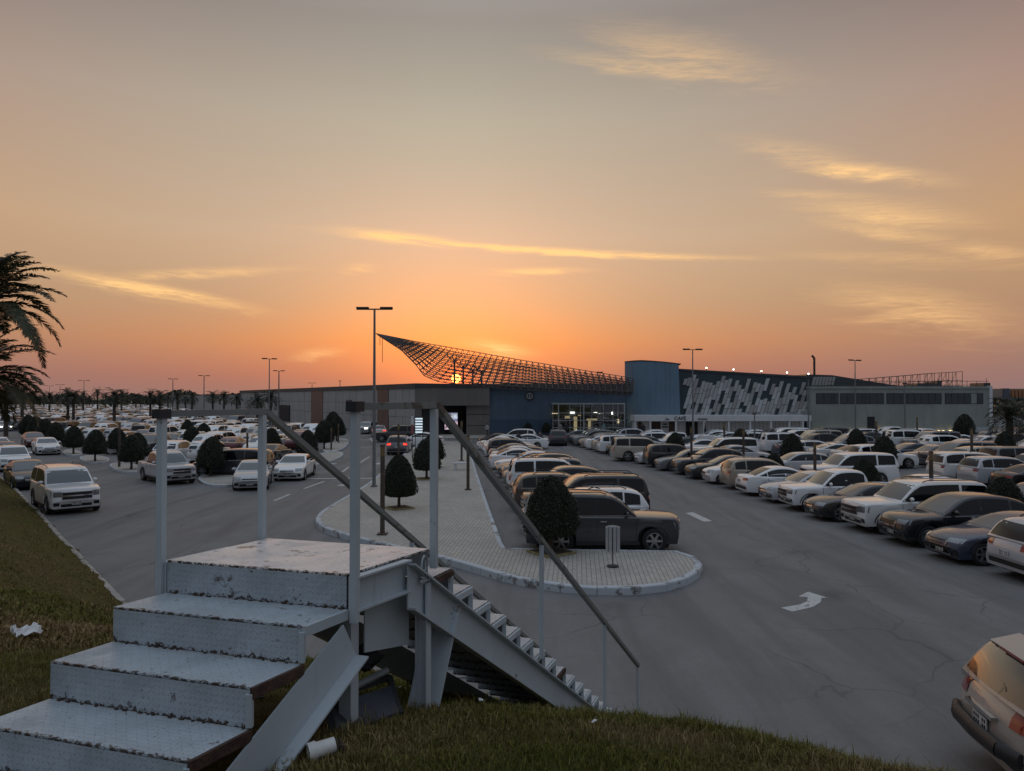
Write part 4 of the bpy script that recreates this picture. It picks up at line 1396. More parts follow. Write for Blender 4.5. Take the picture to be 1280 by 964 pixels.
class CarModel:
    def __init__(self, key, lod=0):
        sp = self.sp = SPECS[key]
        self.key = key
        L, W, H, r = sp['L'], sp['W'], sp['H'], sp['r']
        self.L, self.W, self.H = L, W, H
        hw = W / 2
        body = smooth_poly(sp['body'], 1)
        roof = smooth_poly(sp['roof'], 2)
        belt = sp['belt']
        ra = r + .055
        def bend(x, y, z=1.0):
            s = L / 2 - x
            t = min(1.0, abs(y) / hw)
            chin = .11 * max(0.0, 1 - z / .46)
            if s < L * .45: return x - (.25 * t ** 2.6) * (1 - s / (L * .45)) - chin * max(0, 1 - s / .5)
            return x + .13 * t ** 2.4 * max(0, (s - L * .55) / (L * .45)) + chin * .8 * max(0, 1 - (L - s) / .5)
        def wid(s):
            f = 1.0
            if s < .8: f -= .10 * (1 - s / .8) ** 2
            if s > L - .8: f -= .07 * (1 - (L - s) / .8) ** 2
            return hw * f
        ss = {0, .03, .08, .15, .3, .5, L - .5, L - .3, L - .15, L - .08, L - .03, L}
        for c in sp['wx']:
            for k in range(9 if lod == 0 else 5):
                a = PI * k / (8 if lod == 0 else 4)
                ss.add(round(c - ra * math.cos(a), 3))
            ss.add(round(c - ra - .02, 3)); ss.add(round(c + ra + .02, 3))
        step = .22 if lod == 0 else .7
        for k in range(1, int(L / step)): ss.add(round(k * step, 3))
        if 'bed' in sp:
            ss |= {sp['bed'][0] - .02, sp['bed'][0] + .02, sp['bed'][1] - .02, sp['bed'][1] + .02}
        if lod: ss = {s for s in ss if s not in (.08, .3, L - .08, L - .3)}
        ss = sorted(s for s in ss if 0 <= s <= L)
        rings = []
        for s in ss:
            wv = wid(s)
            zs = lerp_poly(body, s)
            zb = sp['b0'] - .02 * max(0, 1 - s / .5) + .04 * max(0, 1 - (L - s) / .6)
            for c in sp['wx']:
                d = abs(s - c)
                if d <= ra: zb = max(zb, r + math.sqrt(max(ra * ra - d * d, 0)) * .97)
            zb = min(zb, zs - .10)
            h = zs - zb
            x = L / 2 - s
            cr = .045
            inb = 'bed' in sp and sp['bed'][0] < s < sp['bed'][1]
            if lod == 0:
                sec = [(.955, zb), (.985, zb + .12 * h), (1.0, zb + .42 * h), (.992, zb + .7 * h), (.975, zs - min(.05, .2 * h)), (.945, zs - .014), (.88, zs)]
            else:
                sec = [(.96, zb), (1.0, zb + .45 * h), (.985, zs - min(.05, .2 * h)), (.9, zs)]
            if inb: sec += [(.86, zs - .02), (.85, .72), (0, .72)]
            else: sec += [(.80, zs + .012), (.45, zs + cr * .75), (0, zs + cr)]
            rings.append([(bend(x, f * wv, z), f * wv, z) for f, z in sec])
        low = MB()
        loft_rings(low, rings)
        # greenhouse
        wb, wt = hw * .945, hw * sp['roofw']
        def gw(z): return wb + (wt - wb) * max(0, min(1, (z - belt) / (H - belt))) ** 1.15
        rs = sorted({round(p[0], 3) for p in roof} | ({round(roof[0][0] + (roof[-1][0] - roof[0][0]) * k / 14, 3) for k in range(15)} if lod == 0 else set()))
        if lod:
            rs = [p[0] for p in sp['roof']]
        rings = []
        for s in rs:
            zr = lerp_poly(roof if lod == 0 else sp['roof'], s)
            x = L / 2 - s
            zb = min(belt - .06, zr - .06)
            k = max(zr - zb, .02)
            e = min(.09, k * .35)
            zz = zr - e
            if lod == 0:
                sec = [(gw(zb), zb), (gw(zb + (zz - zb) * .5), zb + (zz - zb) * .5), (gw(zz), zz), (gw(zz) - e * .42, zr - e * .3), (gw(zz) - e * 1.3, zr), (gw(zz) * .5, zr + .018), (0, zr + .025)]
            else:
                sec = [(gw(zb), zb), (gw(zz), zz), (gw(zz) - e * .8, zr), (0, zr + .02)]
            rings.append([(bend(x, y * .8), y, z) for y, z in sec])
        green = MB()
        loft_rings(green, rings)
        bvh_l = BVHTree.FromPolygons([Vector(v) for v in low.v], low.f)
        bvh_g = BVHTree.FromPolygons([Vector(v) for v in green.v], green.f)
        self.low, self.green = low, green
        def cast(bvh, o, d, off):
            h_ = bvh.ray_cast(Vector(o), Vector(d))
            if h_[0] is None: return None
            nn = h_[1]
            if nn.dot(Vector(d)) > 0: nn = -nn
            return h_[0] + nn * off
        def grid_mb(rows):
            mb = MB()
            n = len(rows[0])
            mb.add([p for rw in rows for p in rw], [(i * n + k, i * n + k + 1, (i + 1) * n + k + 1, (i + 1) * n + k) for i in range(len(rows) - 1) for k in range(n - 1)])
            return mb
        def end_patch(bvh, sgn, ylo, yhi, zlo, zhi, nu=8, nv=4, off=.008, yfun=None):
            rows = []
            for j in range(nv + 1):
                z = zlo + (zhi - zlo) * j / nv
                rw = []
                for k in range(nu + 1):
                    y0, y1 = (ylo, yhi) if yfun is None else yfun(z)
                    y = y0 + (y1 - y0) * k / nu
                    p = None
                    t = 0
                    while p is None and t < 14:
                        p = cast(bvh, (sgn * 9, y * (1 - .02 * t), z - .012 * t), (-sgn, 0, 0), off)
                        t += 1
                    rw.append(p if p is not None else Vector((sgn * L / 2 * .9, y, z)))
                rows.append(rw)
            if sgn < 0: rows = rows[::-1]
            return grid_mb(rows)
        zf = [p[1] for p in roof]
        zsh = lerp_poly(roof, sp['roof'][1][0] + .12)
        q_ = 8 if lod == 0 else 3
        rt_ = sp['roof']
        self.windshield = end_patch(bvh_g, 1, 0, 0, belt + .045, min(zsh, H - .10), q_, 4 if lod == 0 else 2, .006, lambda z: (-(gw(z) - .085), gw(z) - .085))
        zr0 = lerp_poly(roof, rt_[-2][0]) if len(rt_) < 7 else rt_[-3][1]
        z_top = (rt_[-3][1] if len(rt_) >= 6 else rt_[-2][1]) - .05
        if key == 'pickup': z_top = 1.66
        self.rear_window = end_patch(bvh_g, -1, 0, 0, belt + .07, z_top, q_, 4 if lod == 0 else 2, .006, lambda z: (-(gw(z) - .10), gw(z) - .10))
        # side glass follows the roof line
        self.side = []
        roofp = roof
        for a, b in sp['win']:
            nu = 8 if lod == 0 else 3
            top, bot = [], []
            for k in range(nu + 1):
                s = a + (b - a) * k / nu
                zt_ = min(lerp_poly(roofp, s) - .10, H - .105)
                zb_ = belt + .03 + .012 * (s - 2)
                zt_ = max(zt_, zb_ + .01)
                for z, lst in ((zb_, bot), (zt_, top)):
                    p = cast(bvh_g, (L / 2 - s, 5, z), (0, -1, 0), .006)
                    if p is None: p = Vector((L / 2 - s, gw(z) + .006, z))
                    lst.append(p)
            mid = []
            for k in range(nu + 1):
                s = a + (b - a) * k / nu
                z = (bot[k].z + top[k].z) / 2
                p = cast(bvh_g, (L / 2 - s, 5, z), (0, -1, 0), .006)
                mid.append(p if p is not None else (bot[k] + top[k]) / 2)
            rows = [top, mid, bot] if lod == 0 else [top, bot]
            l_ = grid_mb(rows)
            r_ = grid_mb([[Vector((p.x, -p.y, p.z)) for p in rw] for rw in rows[::-1]])
            self.side.append((l_, r_))
        # black pillar band behind the door glass
        self.band = []
        a, b = sp['win'][0][0] + .25, min(sp['win'][1][1] + .02, sp['win'][-1][1])
        nu = 8 if lod == 0 else 3
        rows = [[], []]
        for k in range(nu + 1):
            s = a + (b - a) * k / nu
            zt_, zb_ = min(lerp_poly(roofp, s) - .085, H - .09), belt + .018
            zt_ = max(zt_, zb_ + .01)
            for z, lst in ((zt_, rows[0]), (zb_, rows[1])):
                p = cast(bvh_g, (L / 2 - s, 5, z), (0, -1, 0), .003)
                lst.append(p if p is not None else Vector((L / 2 - s, gw(z) + .003, z)))
        m3 = [(p + q) / 2 for p, q in zip(*rows)]
        for i, p in enumerate(m3):
            h3 = cast(bvh_g, (p.x, 5, p.z), (0, -1, 0), .003)
            if h3 is not None: m3[i] = h3
        rows = [rows[0], m3, rows[1]]
        self.band = [grid_mb(rows), grid_mb([[Vector((p.x, -p.y, p.z)) for p in rw] for rw in rows[::-1]])]
        y0, y1, z0, z1 = sp['head']
        self.head = [end_patch(bvh_l, 1, y0 * hw * .98, y1 * hw * .95, z0, z1, 5 if lod == 0 else 1, 3 if lod == 0 else 1, .012),
                     end_patch(bvh_l, 1, -y1 * hw * .95, -y0 * hw * .98, z0, z1, 5 if lod == 0 else 1, 3 if lod == 0 else 1, .012)]
        y0, y1, z0, z1 = sp['tail']
        self.tail = [end_patch(bvh_l, -1, y0 * hw * .98, y1 * hw * .96, z0, z1, 4 if lod == 0 else 1, 3 if lod == 0 else 1, .012),
                     end_patch(bvh_l, -1, -y1 * hw * .96, -y0 * hw * .98, z0, z1, 4 if lod == 0 else 1, 3 if lod == 0 else 1, .012)]
        gy, z0, z1 = sp['grille']
        self.grille = end_patch(bvh_l, 1, -gy * hw, gy * hw, z0, z1, 6 if lod == 0 else 1, 3 if lod == 0 else 1, .010)
        self.wheels = [(L / 2 - sp['wx'][0], hw - .10), (L / 2 - sp['wx'][0], -(hw - .10)), (L / 2 - sp['wx'][1], hw - .10), (L / 2 - sp['wx'][1], -(hw - .10))]
        # dark underside
        self.under = MB()
        self.under.bx(-L / 2 + .45, L / 2 - .45, -hw * .74, hw * .74, .20, .72)
        self.under.bx(-L / 2 + .5, L / 2 - .5, -hw * .82, hw * .82, .15, .199)  # lower slab added to deepen the contact shade under the car
        if lod == 0:
            zc = (z0 + z1) / 2
            self.bar = end_patch(bvh_l, 1, -gy * hw * .98, gy * hw * .98, zc - .025, zc + .025, 6, 1, .024)
            self.intake = end_patch(bvh_l, 1, -.58 * hw, .58 * hw, sp['b0'] + .05, sp['b0'] + .17, 6, 2, .010)
            self.vents = [end_patch(bvh_l, 1, .64 * hw, .86 * hw, sp['b0'] + .10, sp['b0'] + .24, 3, 2, .010), end_patch(bvh_l, 1, -.86 * hw, -.64 * hw, sp['b0'] + .10, sp['b0'] + .24, 3, 2, .010)]
            self.surround = MB()
            gv, nn_ = self.grille.v, 7
            rim_ = gv[:nn_] + [gv[nn_ * j + nn_ - 1] for j in range(1, 4)] + gv[nn_ * 3:nn_ * 4][::-1][1:] + [gv[nn_ * j] for j in (2, 1, 0)]
            for a, b in zip(rim_[:-1], rim_[1:]): self.surround.beam(Vector(a) + Vector((.008, 0, 0)), Vector(b) + Vector((.008, 0, 0)), .016, .022, up=(1, 0, 0))
            self.rear_bumper = end_patch(bvh_l, -1, -.8 * hw, .8 * hw, sp['b0'] + .14, sp['b0'] + .28, 6, 1, .010)
            pf = cast(bvh_l, (9, 0, sp['b0'] + .2), (-1, 0, 0), .02)
            zr = .62 if sp['cat'] != 'car' else .74
            pr = cast(bvh_l, (-9, 0, zr), (1, 0, 0), .02)
            self.plates = (pf, pr)
            # door gaps, handles, mirrors
            self.gaps = MB()
            cuts = [sp['win'][0][0] - .02, (sp['win'][0][1] + sp['win'][1][0]) / 2, sp['win'][1][1] + .03]
            for s in cuts:
                for sg_ in (1, -1):
                    pts = []
                    for k in range(7):
                        z = sp['b0'] + .12 + (belt - .05 - sp['b0'] - .12) * k / 6
                        p = cast(bvh_l, (L / 2 - s, 5 * sg_, z), (0, -sg_, 0), .004)
                        if p is not None and abs(p.y) > hw * .8: pts.append(p)
                    for a, b in zip(pts[:-1], pts[1:]):
                        e = Vector((.009, 0, 0)) * sg_
                        self.gaps.add([a + e, a - e, b - e, b + e], [(0, 1, 2, 3)])
            self.handles = []
            for s in (sp['win'][0][1] - .16, sp['win'][1][1] - .12):
                for sg_ in (1, -1):
                    p = cast(bvh_l, (L / 2 - s, 5 * sg_, belt - .16), (0, -sg_, 0), .012)
                    if p is not None: self.handles.append(p)
            self.trim = MB()
            for c in sp['wx']:
                for sg_ in (1, -1):
                    prev = None
                    for k in range(13):
                        a = PI * (.02 + .96 * k / 12)
                        xx, zz = L / 2 - c + (ra + .012) * math.cos(a), r + (ra + .012) * math.sin(a) * .97
                        p = cast(bvh_l, (xx, 5 * sg_, zz), (0, -sg_, 0), .004)
                        if p is None or abs(p.y) < hw * .8: prev = None; continue
                        if prev is not None: self.trim.beam(prev, p, .035, .02, up=(0, sg_, 0))
                        prev = p
            self.sill = []
            self.belt_trim = []
            for sg_ in (1, -1):
                mb = MB()
                xa, xb_ = L / 2 - sp['wx'][0] - ra - .03, L / 2 - sp['wx'][1] + ra + .03
                yy = sg_ * hw * .975
                mb.hexa([(xb_, min(yy - .03, yy + .012), sp['b0'] - .02), (xa, min(yy - .03, yy + .012), sp['b0'] - .02), (xa, yy + .012 * (1 if sg_ > 0 else 2.5), sp['b0'] - .02), (xb_, yy + .012 * (1 if sg_ > 0 else 2.5), sp['b0'] - .02),
                         (xb_, min(yy - .03, yy + .012), sp['b0'] + .09), (xa, min(yy - .03, yy + .012), sp['b0'] + .09), (xa, yy + .012 * (1 if sg_ > 0 else 2.5), sp['b0'] + .09), (xb_, yy + .012 * (1 if sg_ > 0 else 2.5), sp['b0'] + .09)])
                self.sill.append(mb)
                mb = MB()
                prev = None
                for k in range(13):
                    s = sp['win'][0][0] + .1 + (sp['win'][-1][1] - sp['win'][0][0] - .1) * k / 12
                    p = cast(bvh_g, (L / 2 - s, 5 * sg_, belt + .018), (0, -sg_, 0), .006)
                    if p is not None and prev is not None: mb.beam(prev, p, .008, .022)
                    prev = p
                self.belt_trim.append(mb)
            self.mirror_pos = [(L / 2 - sp['win'][0][0] - .28, sg_ * (gw(belt + .06) + .10), belt + .09) for sg_ in (1, -1)]
        self.roofrail = None
        if sp.get('rails') and lod == 0:
            a, b = sp['roof'][2][0] + .1, sp['roof'][-4][0] if len(sp['roof']) > 6 else sp['roof'][3][0]
            self.roofrail = []
            for sg_ in (1, -1):
                mb = MB()
                yy = sg_ * (wt - .11)
                mb.path([(L / 2 - a + .12, yy, H - .02), (L / 2 - a - .1, yy, H + .045), (L / 2 - b + .1, yy, H + .045), (L / 2 - b - .1, yy, H - .03)], [.018] * 4, 6)
                self.roofrail.append(mb)
        self.meshes = {}

def tyre_mb(r):
    mb = MB()
    w2 = .11
    mb.lathe([(r * .66, w2 * .8), (r * .8, w2 * 1.02), (r * .95, w2 * .9), (r, w2 * .6), (r, -w2 * .6), (r * .95, -w2 * .9), (r * .66, -w2)], 20, 'Y')
    return mb
def rim_mb(r, spokes=5, double=False):
    mb = MB()
    R = r * .68
    mb.lathe([(R, -.09), (R * 1.0, .085), (R * .93, .092), (R * .90, .05), (R * .88, -.09)], 20, 'Y', mi=0)
    mb.lathe([(R * .9, .01), (.001, .01)], 16, 'Y', mi=1)
    mb.lathe([(R * .2, .02), (R * .2, .085), (.001, .092)], 10, 'Y', mi=0)
    for k in range(spokes):
        for da in ((-.13, .13) if double else (0,)):
            a = 2 * PI * k / spokes + da
            c, s = math.cos(a), math.sin(a)
            wd = R * (.07 if double else .13)
            pts = []
            for rr, yy in ((R * .12, .085), (R * .93, .07)):
                for sg_ in (-1, 1):
                    pts.append((c * rr - s * wd * sg_, yy, s * rr + c * wd * sg_))
            i = [Vector(p) for p in pts]
            bk = [p - Vector((0, .05, 0)) for p in i]
            mb.hexa([bk[0], bk[1], bk[3], bk[2], i[0], i[1], i[3], i[2]], 0)
    return mb

MODELS, FARM = {}, {}
WHEEL_CACHE = {}
def wheel_meshes(r, spokes, dbl):
    k = (round(r, 3), spokes, dbl)
    if k not in WHEEL_CACHE:
        WHEEL_CACHE[k] = (tyre_mb(r).mesh('tyre', M['tyre'], 40), rim_mb(r, spokes, dbl).mesh('rim', [M['rim'], M['rimdark']], 30))
    return WHEEL_CACHE[k]
def model(key):
    if key not in MODELS:
        MODELS[key] = CarModel(key, 0)
    return MODELS[key]
def cm(md, nm, fn):
    if nm not in md.meshes: md.meshes[nm] = fn()
    return md.meshes[nm]
def merged(mbs):
    o = MB()
    for m_, mi in mbs:
        b = len(o.v)
        o.v.extend(m_.v)
        for f_ in m_.f:
            o.f.append(tuple(b + i for i in f_)); o.mi.append(mi); o.uv.append(None)
    return o
def joined(md):
    """one light mesh for a car too small to show its parts: paint, glass, dark, head, tail"""
    w_ = []
    for x, y in md.wheels:
        t = MB()
        r = md.sp['r']
        sg_ = 1 if y > 0 else -1
        t.lathe([(r * .98, -.10), (r * .98, .10)], 12, 'Y', (x, y, r))
        t.add([(x + r * .98 * math.cos(2 * PI * k / 12), y + .10 * sg_, r + r * .98 * math.sin(2 * PI * k / 12)) for k in range(12)], [tuple(range(12)) if sg_ < 0 else tuple(reversed(range(12)))])
        w_.append((t, 2))
        h = MB()
        h.add([(x + r * .62 * math.cos(2 * PI * k / 10), y + .112 * sg_, r + r * .62 * math.sin(2 * PI * k / 10)) for k in range(10)], [tuple(range(10)) if sg_ < 0 else tuple(reversed(range(10)))])
        w_.append((h, 5))
    gl = [(md.windshield, 6), (md.rear_window, 1)] + [(s, 1) for pr in md.side for s in pr]
    return merged([(md.low, 0), (md.green, 0), (md.under, 2), (md.grille, 2)] + [(b_, 2) for b_ in md.band] + gl + w_ + [(h, 3) for h in md.head] + [(t, 4) for t in md.tail])

def make_car(key, pos, heading, color, label, group=None, detail=2, tail_on=False, head_on=False, cat=None, z=0.0, spokes=None, name=None):
    """detail 2: all parts; 1: main parts; 0: one mesh"""
    md = model(key)
    sp = md.sp
    nm = name or {'big_suv': 'large_suv', 'pickup': 'pickup_truck', 'minivan': 'minivan', 'hatch': 'hatchback_car', 'crossover': 'crossover_car', 'coupe_suv': 'crossover_car'}.get(key, 'sedan_car')
    col4 = (*color, 1.0)
    cat = cat or sp['cat']
    if detail == 0:
        if key not in FARM: FARM[key] = joined(CarModel(key, 1))
        fm = FARM[key]
        if not hasattr(fm, 'me'): fm.me = fm.mesh(nm, [M['paint'], M['glass'], M['plastic'], M['headlight'], M['taillight'], M['rim'], M['windshield']], 40)
        o = link(nm, fm.me, None, (pos[0], pos[1], z), (0, 0, heading))
        o.color = col4
        return tag(o, label, cat, group)
    root = thing(nm, label, cat, (pos[0], pos[1], z), heading, group)
    def part(pn, me_, par=None):
        o = link(pn, me_, par or root)
        o.color = col4
        return o
    body = part('body', cm(md, 'body', lambda: merged([(md.low, 0), (md.green, 0), (md.under, 1)]).mesh('body', [M['paint'], M['plastic']], 24)))
    part('windshield', cm(md, 'ws', lambda: md.windshield.mesh('windshield', M['windshield'], 60)))
    part('rear_window', cm(md, 'rw', lambda: md.rear_window.mesh('rear_window', M['glass'], 60)))
    for j in (0, 1):
        part('pillar_trim', cm(md, 'pt%d' % j, lambda: md.band[j].mesh('pillar_trim', M['grille'], 60)))
    for i, pr in enumerate(md.side):
        for j, s_ in enumerate(pr):
            part('side_window', cm(md, 'sw%d%d' % (i, j), lambda: s_.mesh('side_window', M['glass'], 60)))
    for i in (0, 1):
        part('headlight', cm(md, 'hl%d%d' % (i, head_on), lambda: md.head[i].mesh('headlight', M['headlight_on' if head_on else 'headlight'], 60)))
        part('tail_light', cm(md, 'tl%d%d' % (i, tail_on), lambda: md.tail[i].mesh('tail_light', M['taillight_on' if tail_on else 'taillight'], 60)))
    gr = part('grille', cm(md, 'gr', lambda: md.grille.mesh('grille', M['grille'], 60)))
    sk, db = spokes or ((5, True) if sp['cat'] == 'car' else (6, False))
    ty, ri = wheel_meshes(sp['r'], sk, db)
    for x, y in md.wheels:
        wh = link('wheel', None, root, (x, y, sp['r']), (0, 0, 0 if y > 0 else PI))
        wh.empty_display_size = .1
        if detail == 2:
            link('tyre', ty, wh)
            link('rim', ri, wh)
        else:
            bpy.data.objects.remove(wh)
            if 'wj' not in md.meshes:
                t_, r_ = tyre_mb(sp['r']), rim_mb(sp['r'], sk, db)
                for k in range(len(r_.mi)): r_.mi[k] = 1 if r_.mi[k] == 0 else 2
                o_ = MB()
                o_.v = t_.v + r_.v
                o_.f = t_.f + [tuple(i + len(t_.v) for i in f_) for f_ in r_.f]
                o_.mi = t_.mi + r_.mi
                o_.uv = [None] * len(o_.f)
                md.meshes['wj'] = o_.mesh('wheel', [M['tyre'], M['rim'], M['rimdark']], 35)
            link('wheel', md.meshes['wj'], root, (x, y, sp['r']), (0, 0, 0 if y > 0 else PI))
    if detail == 2:
        link('chrome_bar', cm(md, 'bar', lambda: md.bar.mesh('chrome_bar', M['chrome'], 60)), gr)
        link('grille_surround', cm(md, 'sur', lambda: md.surround.mesh('grille_surround', M['chrome'])), gr)
        for i in (0, 1): part('bumper_vent', cm(md, 'bv%d' % i, lambda: md.vents[i].mesh('bumper_vent', M['grille'], 60)))
        part('lower_intake', cm(md, 'int', lambda: md.intake.mesh('lower_intake', M['grille'], 60)))
        part('rear_bumper_insert', cm(md, 'rb', lambda: md.rear_bumper.mesh('rear_bumper_insert', M['plastic'], 60)))
        link('door_gaps', cm(md, 'gaps', lambda: md.gaps.mesh('door_gaps', M['plastic'])), body)
        link('arch_trim', cm(md, 'arch', lambda: md.trim.mesh('arch_trim', M['plastic'])), body)
        for i in (0, 1):
            link('sill_trim', cm(md, 'sill%d' % i, lambda: md.sill[i].mesh('sill_trim', M['plastic'])), root)
            link('belt_trim', cm(md, 'belt%d' % i, lambda: md.belt_trim[i].mesh('belt_trim', M['chrome'] if sp['cat'] != 'pickup' else M['plastic'])), root)
        def platem():
            mb = MB()
            mb.box((0, 0, 0), (.012, .36, .15), 0, 0)
            for k in range(6):
                if k == 3: continue
                for zz in (-.032, .034):
                    mb.box((.008, -.135 + k * .054, zz), (.006, .026, .042), 0, 1)
            return mb.mesh('number_plate', [M['plate'], M['ink']])
        if 'PLATE' not in WHEEL_CACHE: WHEEL_CACHE['PLATE'] = platem()
        pf, pr = md.plates
        if pf is not None: link('number_plate', WHEEL_CACHE['PLATE'], root, pf)
        if pr is not None: link('number_plate', WHEEL_CACHE['PLATE'], root, pr, (0, 0, PI))
        if 'HANDLE' not in WHEEL_CACHE:
            mb = MB()
            mb.box((0, 0, 0), (.2, .035, .032))
            WHEEL_CACHE['HANDLE'] = mb.mesh('door_handle', M['chrome'])
            mb = MB()
            mb.lathe([(.0, -.13), (.07, -.11), (.095, -.02), (.09, .06), (.05, .11), (0, .12)], 10, 'Y')
            mb.v = [(x * .8 - (.03 if x > 0 else 0), y, z * .9) for x, y, z in mb.v]
            WHEEL_CACHE['MIRROR'] = mb.mesh('wing_mirror', M['paint'], 50)
        for p in md.handles: link('door_handle', WHEEL_CACHE['HANDLE'], root, p)
        for p in md.mirror_pos:
            o = link('wing_mirror', WHEEL_CACHE['MIRROR'], root, p)
            o.color = col4
        if md.roofrail:
            for i, m_ in enumerate(md.roofrail):
                link('roof_rail', cm(md, 'rr%d' % i, lambda: m_.mesh('roof_rail', M['plastic'], 40)), root)
        if sp.get('step'):
            for sg_ in (1, -1):
                link('side_step', cm(md, 'st%d' % sg_, lambda: _step(md, sg_)), root)
    return root
def _step(md, sg_):
    mb = MB()
    hw = md.W / 2
    mb.bx(md.L / 2 - md.sp['wx'][1] + .5, md.L / 2 - md.sp['wx'][0] - .5, min(sg_ * hw * .84, sg_ * hw * 1.0), max(sg_ * hw * .84, sg_ * hw * 1.0), .30, .36)
    return mb.mesh('side_step', M['plastic'])

WHITE, PEARL, SILVER, GREY, DGREY, BLACK = (.86, .86, .86), (.78, .77, .75), (.50, .51, .53), (.15, .155, .165), (.038, .041, .047), (.008, .008, .010)
GOLD, BROWN, NAVY, MAROON, BEIGE = (.34, .28, .22), (.085, .058, .045), (.03, .042, .075), (.12, .02, .025), (.42, .38, .31)
CNAME = {WHITE: 'white', PEARL: 'pearl white', SILVER: 'silver', GREY: 'mid grey', DGREY: 'dark grey', BLACK: 'black', GOLD: 'bronze', BROWN: 'brown', NAVY: 'navy', MAROON: 'maroon', BEIGE: 'beige'}
def rcol():
    return RND.choices([WHITE, PEARL, SILVER, GREY, DGREY, BLACK, GOLD, BROWN, NAVY, MAROON, BEIGE], [38, 12, 15, 8, 8, 13, 3, 2.5, 3, 1.5, 3])[0]
def rkey():
    return RND.choices(list(SPECS), [30, 8, 24, 14, 8, 4, 7, 9])[0]
CARS = []      # (x, y, heading, key, colour, label, group, options)
def add_car(key, x, y, hd, col, label, group, **kw):
    CARS.append([x, y, hd, key, col, label, group, kw])

def at(px, py): 
    p = G(px, py)
    return p.x, p.y
D = math.radians
# --- cars on the left road, coming towards the camera
rdh = math.atan2(-.78, .63)
def drive(px, py, key, hd, col, label, back=True, **kw):
    """px,py: ground under the middle of the bumper that faces the camera"""
    x, y = at(px, py)
    L = SPECS[key]['L'] / 2
    s = -1 if back else 1
    add_car(key, x + s * L * math.cos(hd), y + s * L * math.sin(hd), hd, col, label, kw.pop('group', 'cars driving on the roads'), **kw)
drive(97, 643.5, 'big_suv', rdh + D(3), WHITE, 'white full-size SUV leading the queue beside the grassy bank', detail=2)
drive(43, 613, 'sedan', rdh + D(2), BLACK, 'black sedan right behind the leading white SUV by the bank', detail=2)
drive(20, 590.5, 'crossover', rdh, WHITE, 'white crossover third in the queue beside the bank', detail=2)
drive(9, 577.5, 'sedan', rdh, MAROON, 'maroon sedan fourth in the queue beside the bank', detail=1)
drive(0, 569, 'sedan', rdh, WHITE, 'white sedan cut by the left edge in the queue beside the bank', detail=1)
drive(62, 569.5, 'sedan', rdh, WHITE, 'white sedan alone in the middle of the left road', detail=2)
drive(46, 559.5, 'sedan', rdh, MAROON, 'dark maroon sedan following the lone white sedan on the left road', detail=1)
drive(8, 539.5, 'sedan', rdh, SILVER, 'silver sedan with its headlights lit at the far left edge', detail=1, head_on=True)
drive(30, 531, 'crossover', rdh, WHITE, 'white crossover farthest along the left road', detail=0)
# --- road beside the walkway
drive(228, 606.5, 'pickup', D(-47), SILVER, 'silver pickup turning by the topiary island, seen between the stair posts', detail=2)
drive(312, 614.5, 'sedan', D(-75), SILVER, 'silver sedan coming down the middle road behind the landing post', detail=2)
drive(358, 602.5, 'sedan', D(-86), WHITE, 'white sedan just behind the silver sedan on the middle road', detail=2)
x_, y_ = at(284, 596.5)
add_car('minivan', x_, y_ + 1.0, D(176), DGREY, 'dark grey minivan parked side on behind the topiary island', 'cars parked in the left lot', detail=2)
drive(496, 569.5, 'crossover', D(93), GREY, 'grey crossover driving away beside the walkway with red tail lights on', back=False, detail=2, tail_on=True)
drive(451, 543, 'crossover', D(-97), SILVER, 'silver crossover coming on with lit headlights on the middle road', detail=1, head_on=True)
x_, y_ = at(494, 553)
add_car('big_suv', x_, y_ + 1, D(186), DGREY, 'dark grey full-size SUV crossing left at the far junction', 'cars driving on the roads', detail=1)
x_, y_ = at(522, 560)
add_car('sedan', x_, y_ + 2.5, D(172), WHITE, 'white sedan stopped at the junction behind the striped sign', 'cars driving on the roads', detail=1)
for px, py, k, c, lb in ((474, 547, 'sedan', SILVER, 'silver sedan with tail lights lit queuing at the far junction'), (469, 540, 'sedan', WHITE, 'white sedan with tail lights lit ahead of the junction queue'),
                         (462, 535.5, 'crossover', MAROON, 'maroon crossover braking far up the middle road'), (452, 533, 'sedan', WHITE, 'white sedan braking farthest up the middle road')):
    drive(px, py, k, D(100), c, lb, back=False, detail=1, tail_on=True)
x_, y_ = at(656, 562)
add_car('sedan', x_, y_ + 1, D(176), WHITE, 'white sedan parked across the head of the aisle', 'cars by the hall terrace', detail=1)
x_, y_ = at(652, 557)
add_car('crossover', x_ - .6, y_ + 2.0, D(178), WHITE, 'white crossover just behind the sedan across the aisle head', 'cars by the hall terrace', detail=1)
x_, y_ = at(697, 557)
add_car('crossover', x_, y_ + 1, D(90), DGREY, 'dark crossover facing the hall at the aisle head', 'cars by the hall terrace', detail=1)

# --- row beside the walkway
def walk_kerb(y): return lerp_poly([(20, .05), (24.6, -.35), (47.2, -2.24), (75, -4.7), (90, -6)], y)
ROWW = [('big_suv', 0, DGREY, 'dark grey full-size SUV parked first beside the rounded walkway end'), ('crossover', 1, WHITE, 'white crossover second in the walkway row, behind the dark SUV'),
        ('big_suv', 1, BLACK, 'black full-size SUV third in the walkway row behind the clipped tree'), ('crossover', 0, BROWN, 'brown crossover fourth in the walkway row'),
        ('coupe_suv', 1, BLACK, 'black sporty crossover fifth in the walkway row'), ('big_suv', 0, WHITE, 'white full-size SUV sixth in the walkway row'),
        ('crossover', 1, GREY, 'grey crossover with red tail lights lit, seventh in the walkway row'), ('coupe_suv', 1, DGREY, 'dark grey sporty crossover eighth in the walkway row'),
        ('sedan', 1, BLACK, 'black sedan ninth in the walkway row'), ('sedan', 1, WHITE, 'white sedan tenth in the walkway row')]
y = 24.85
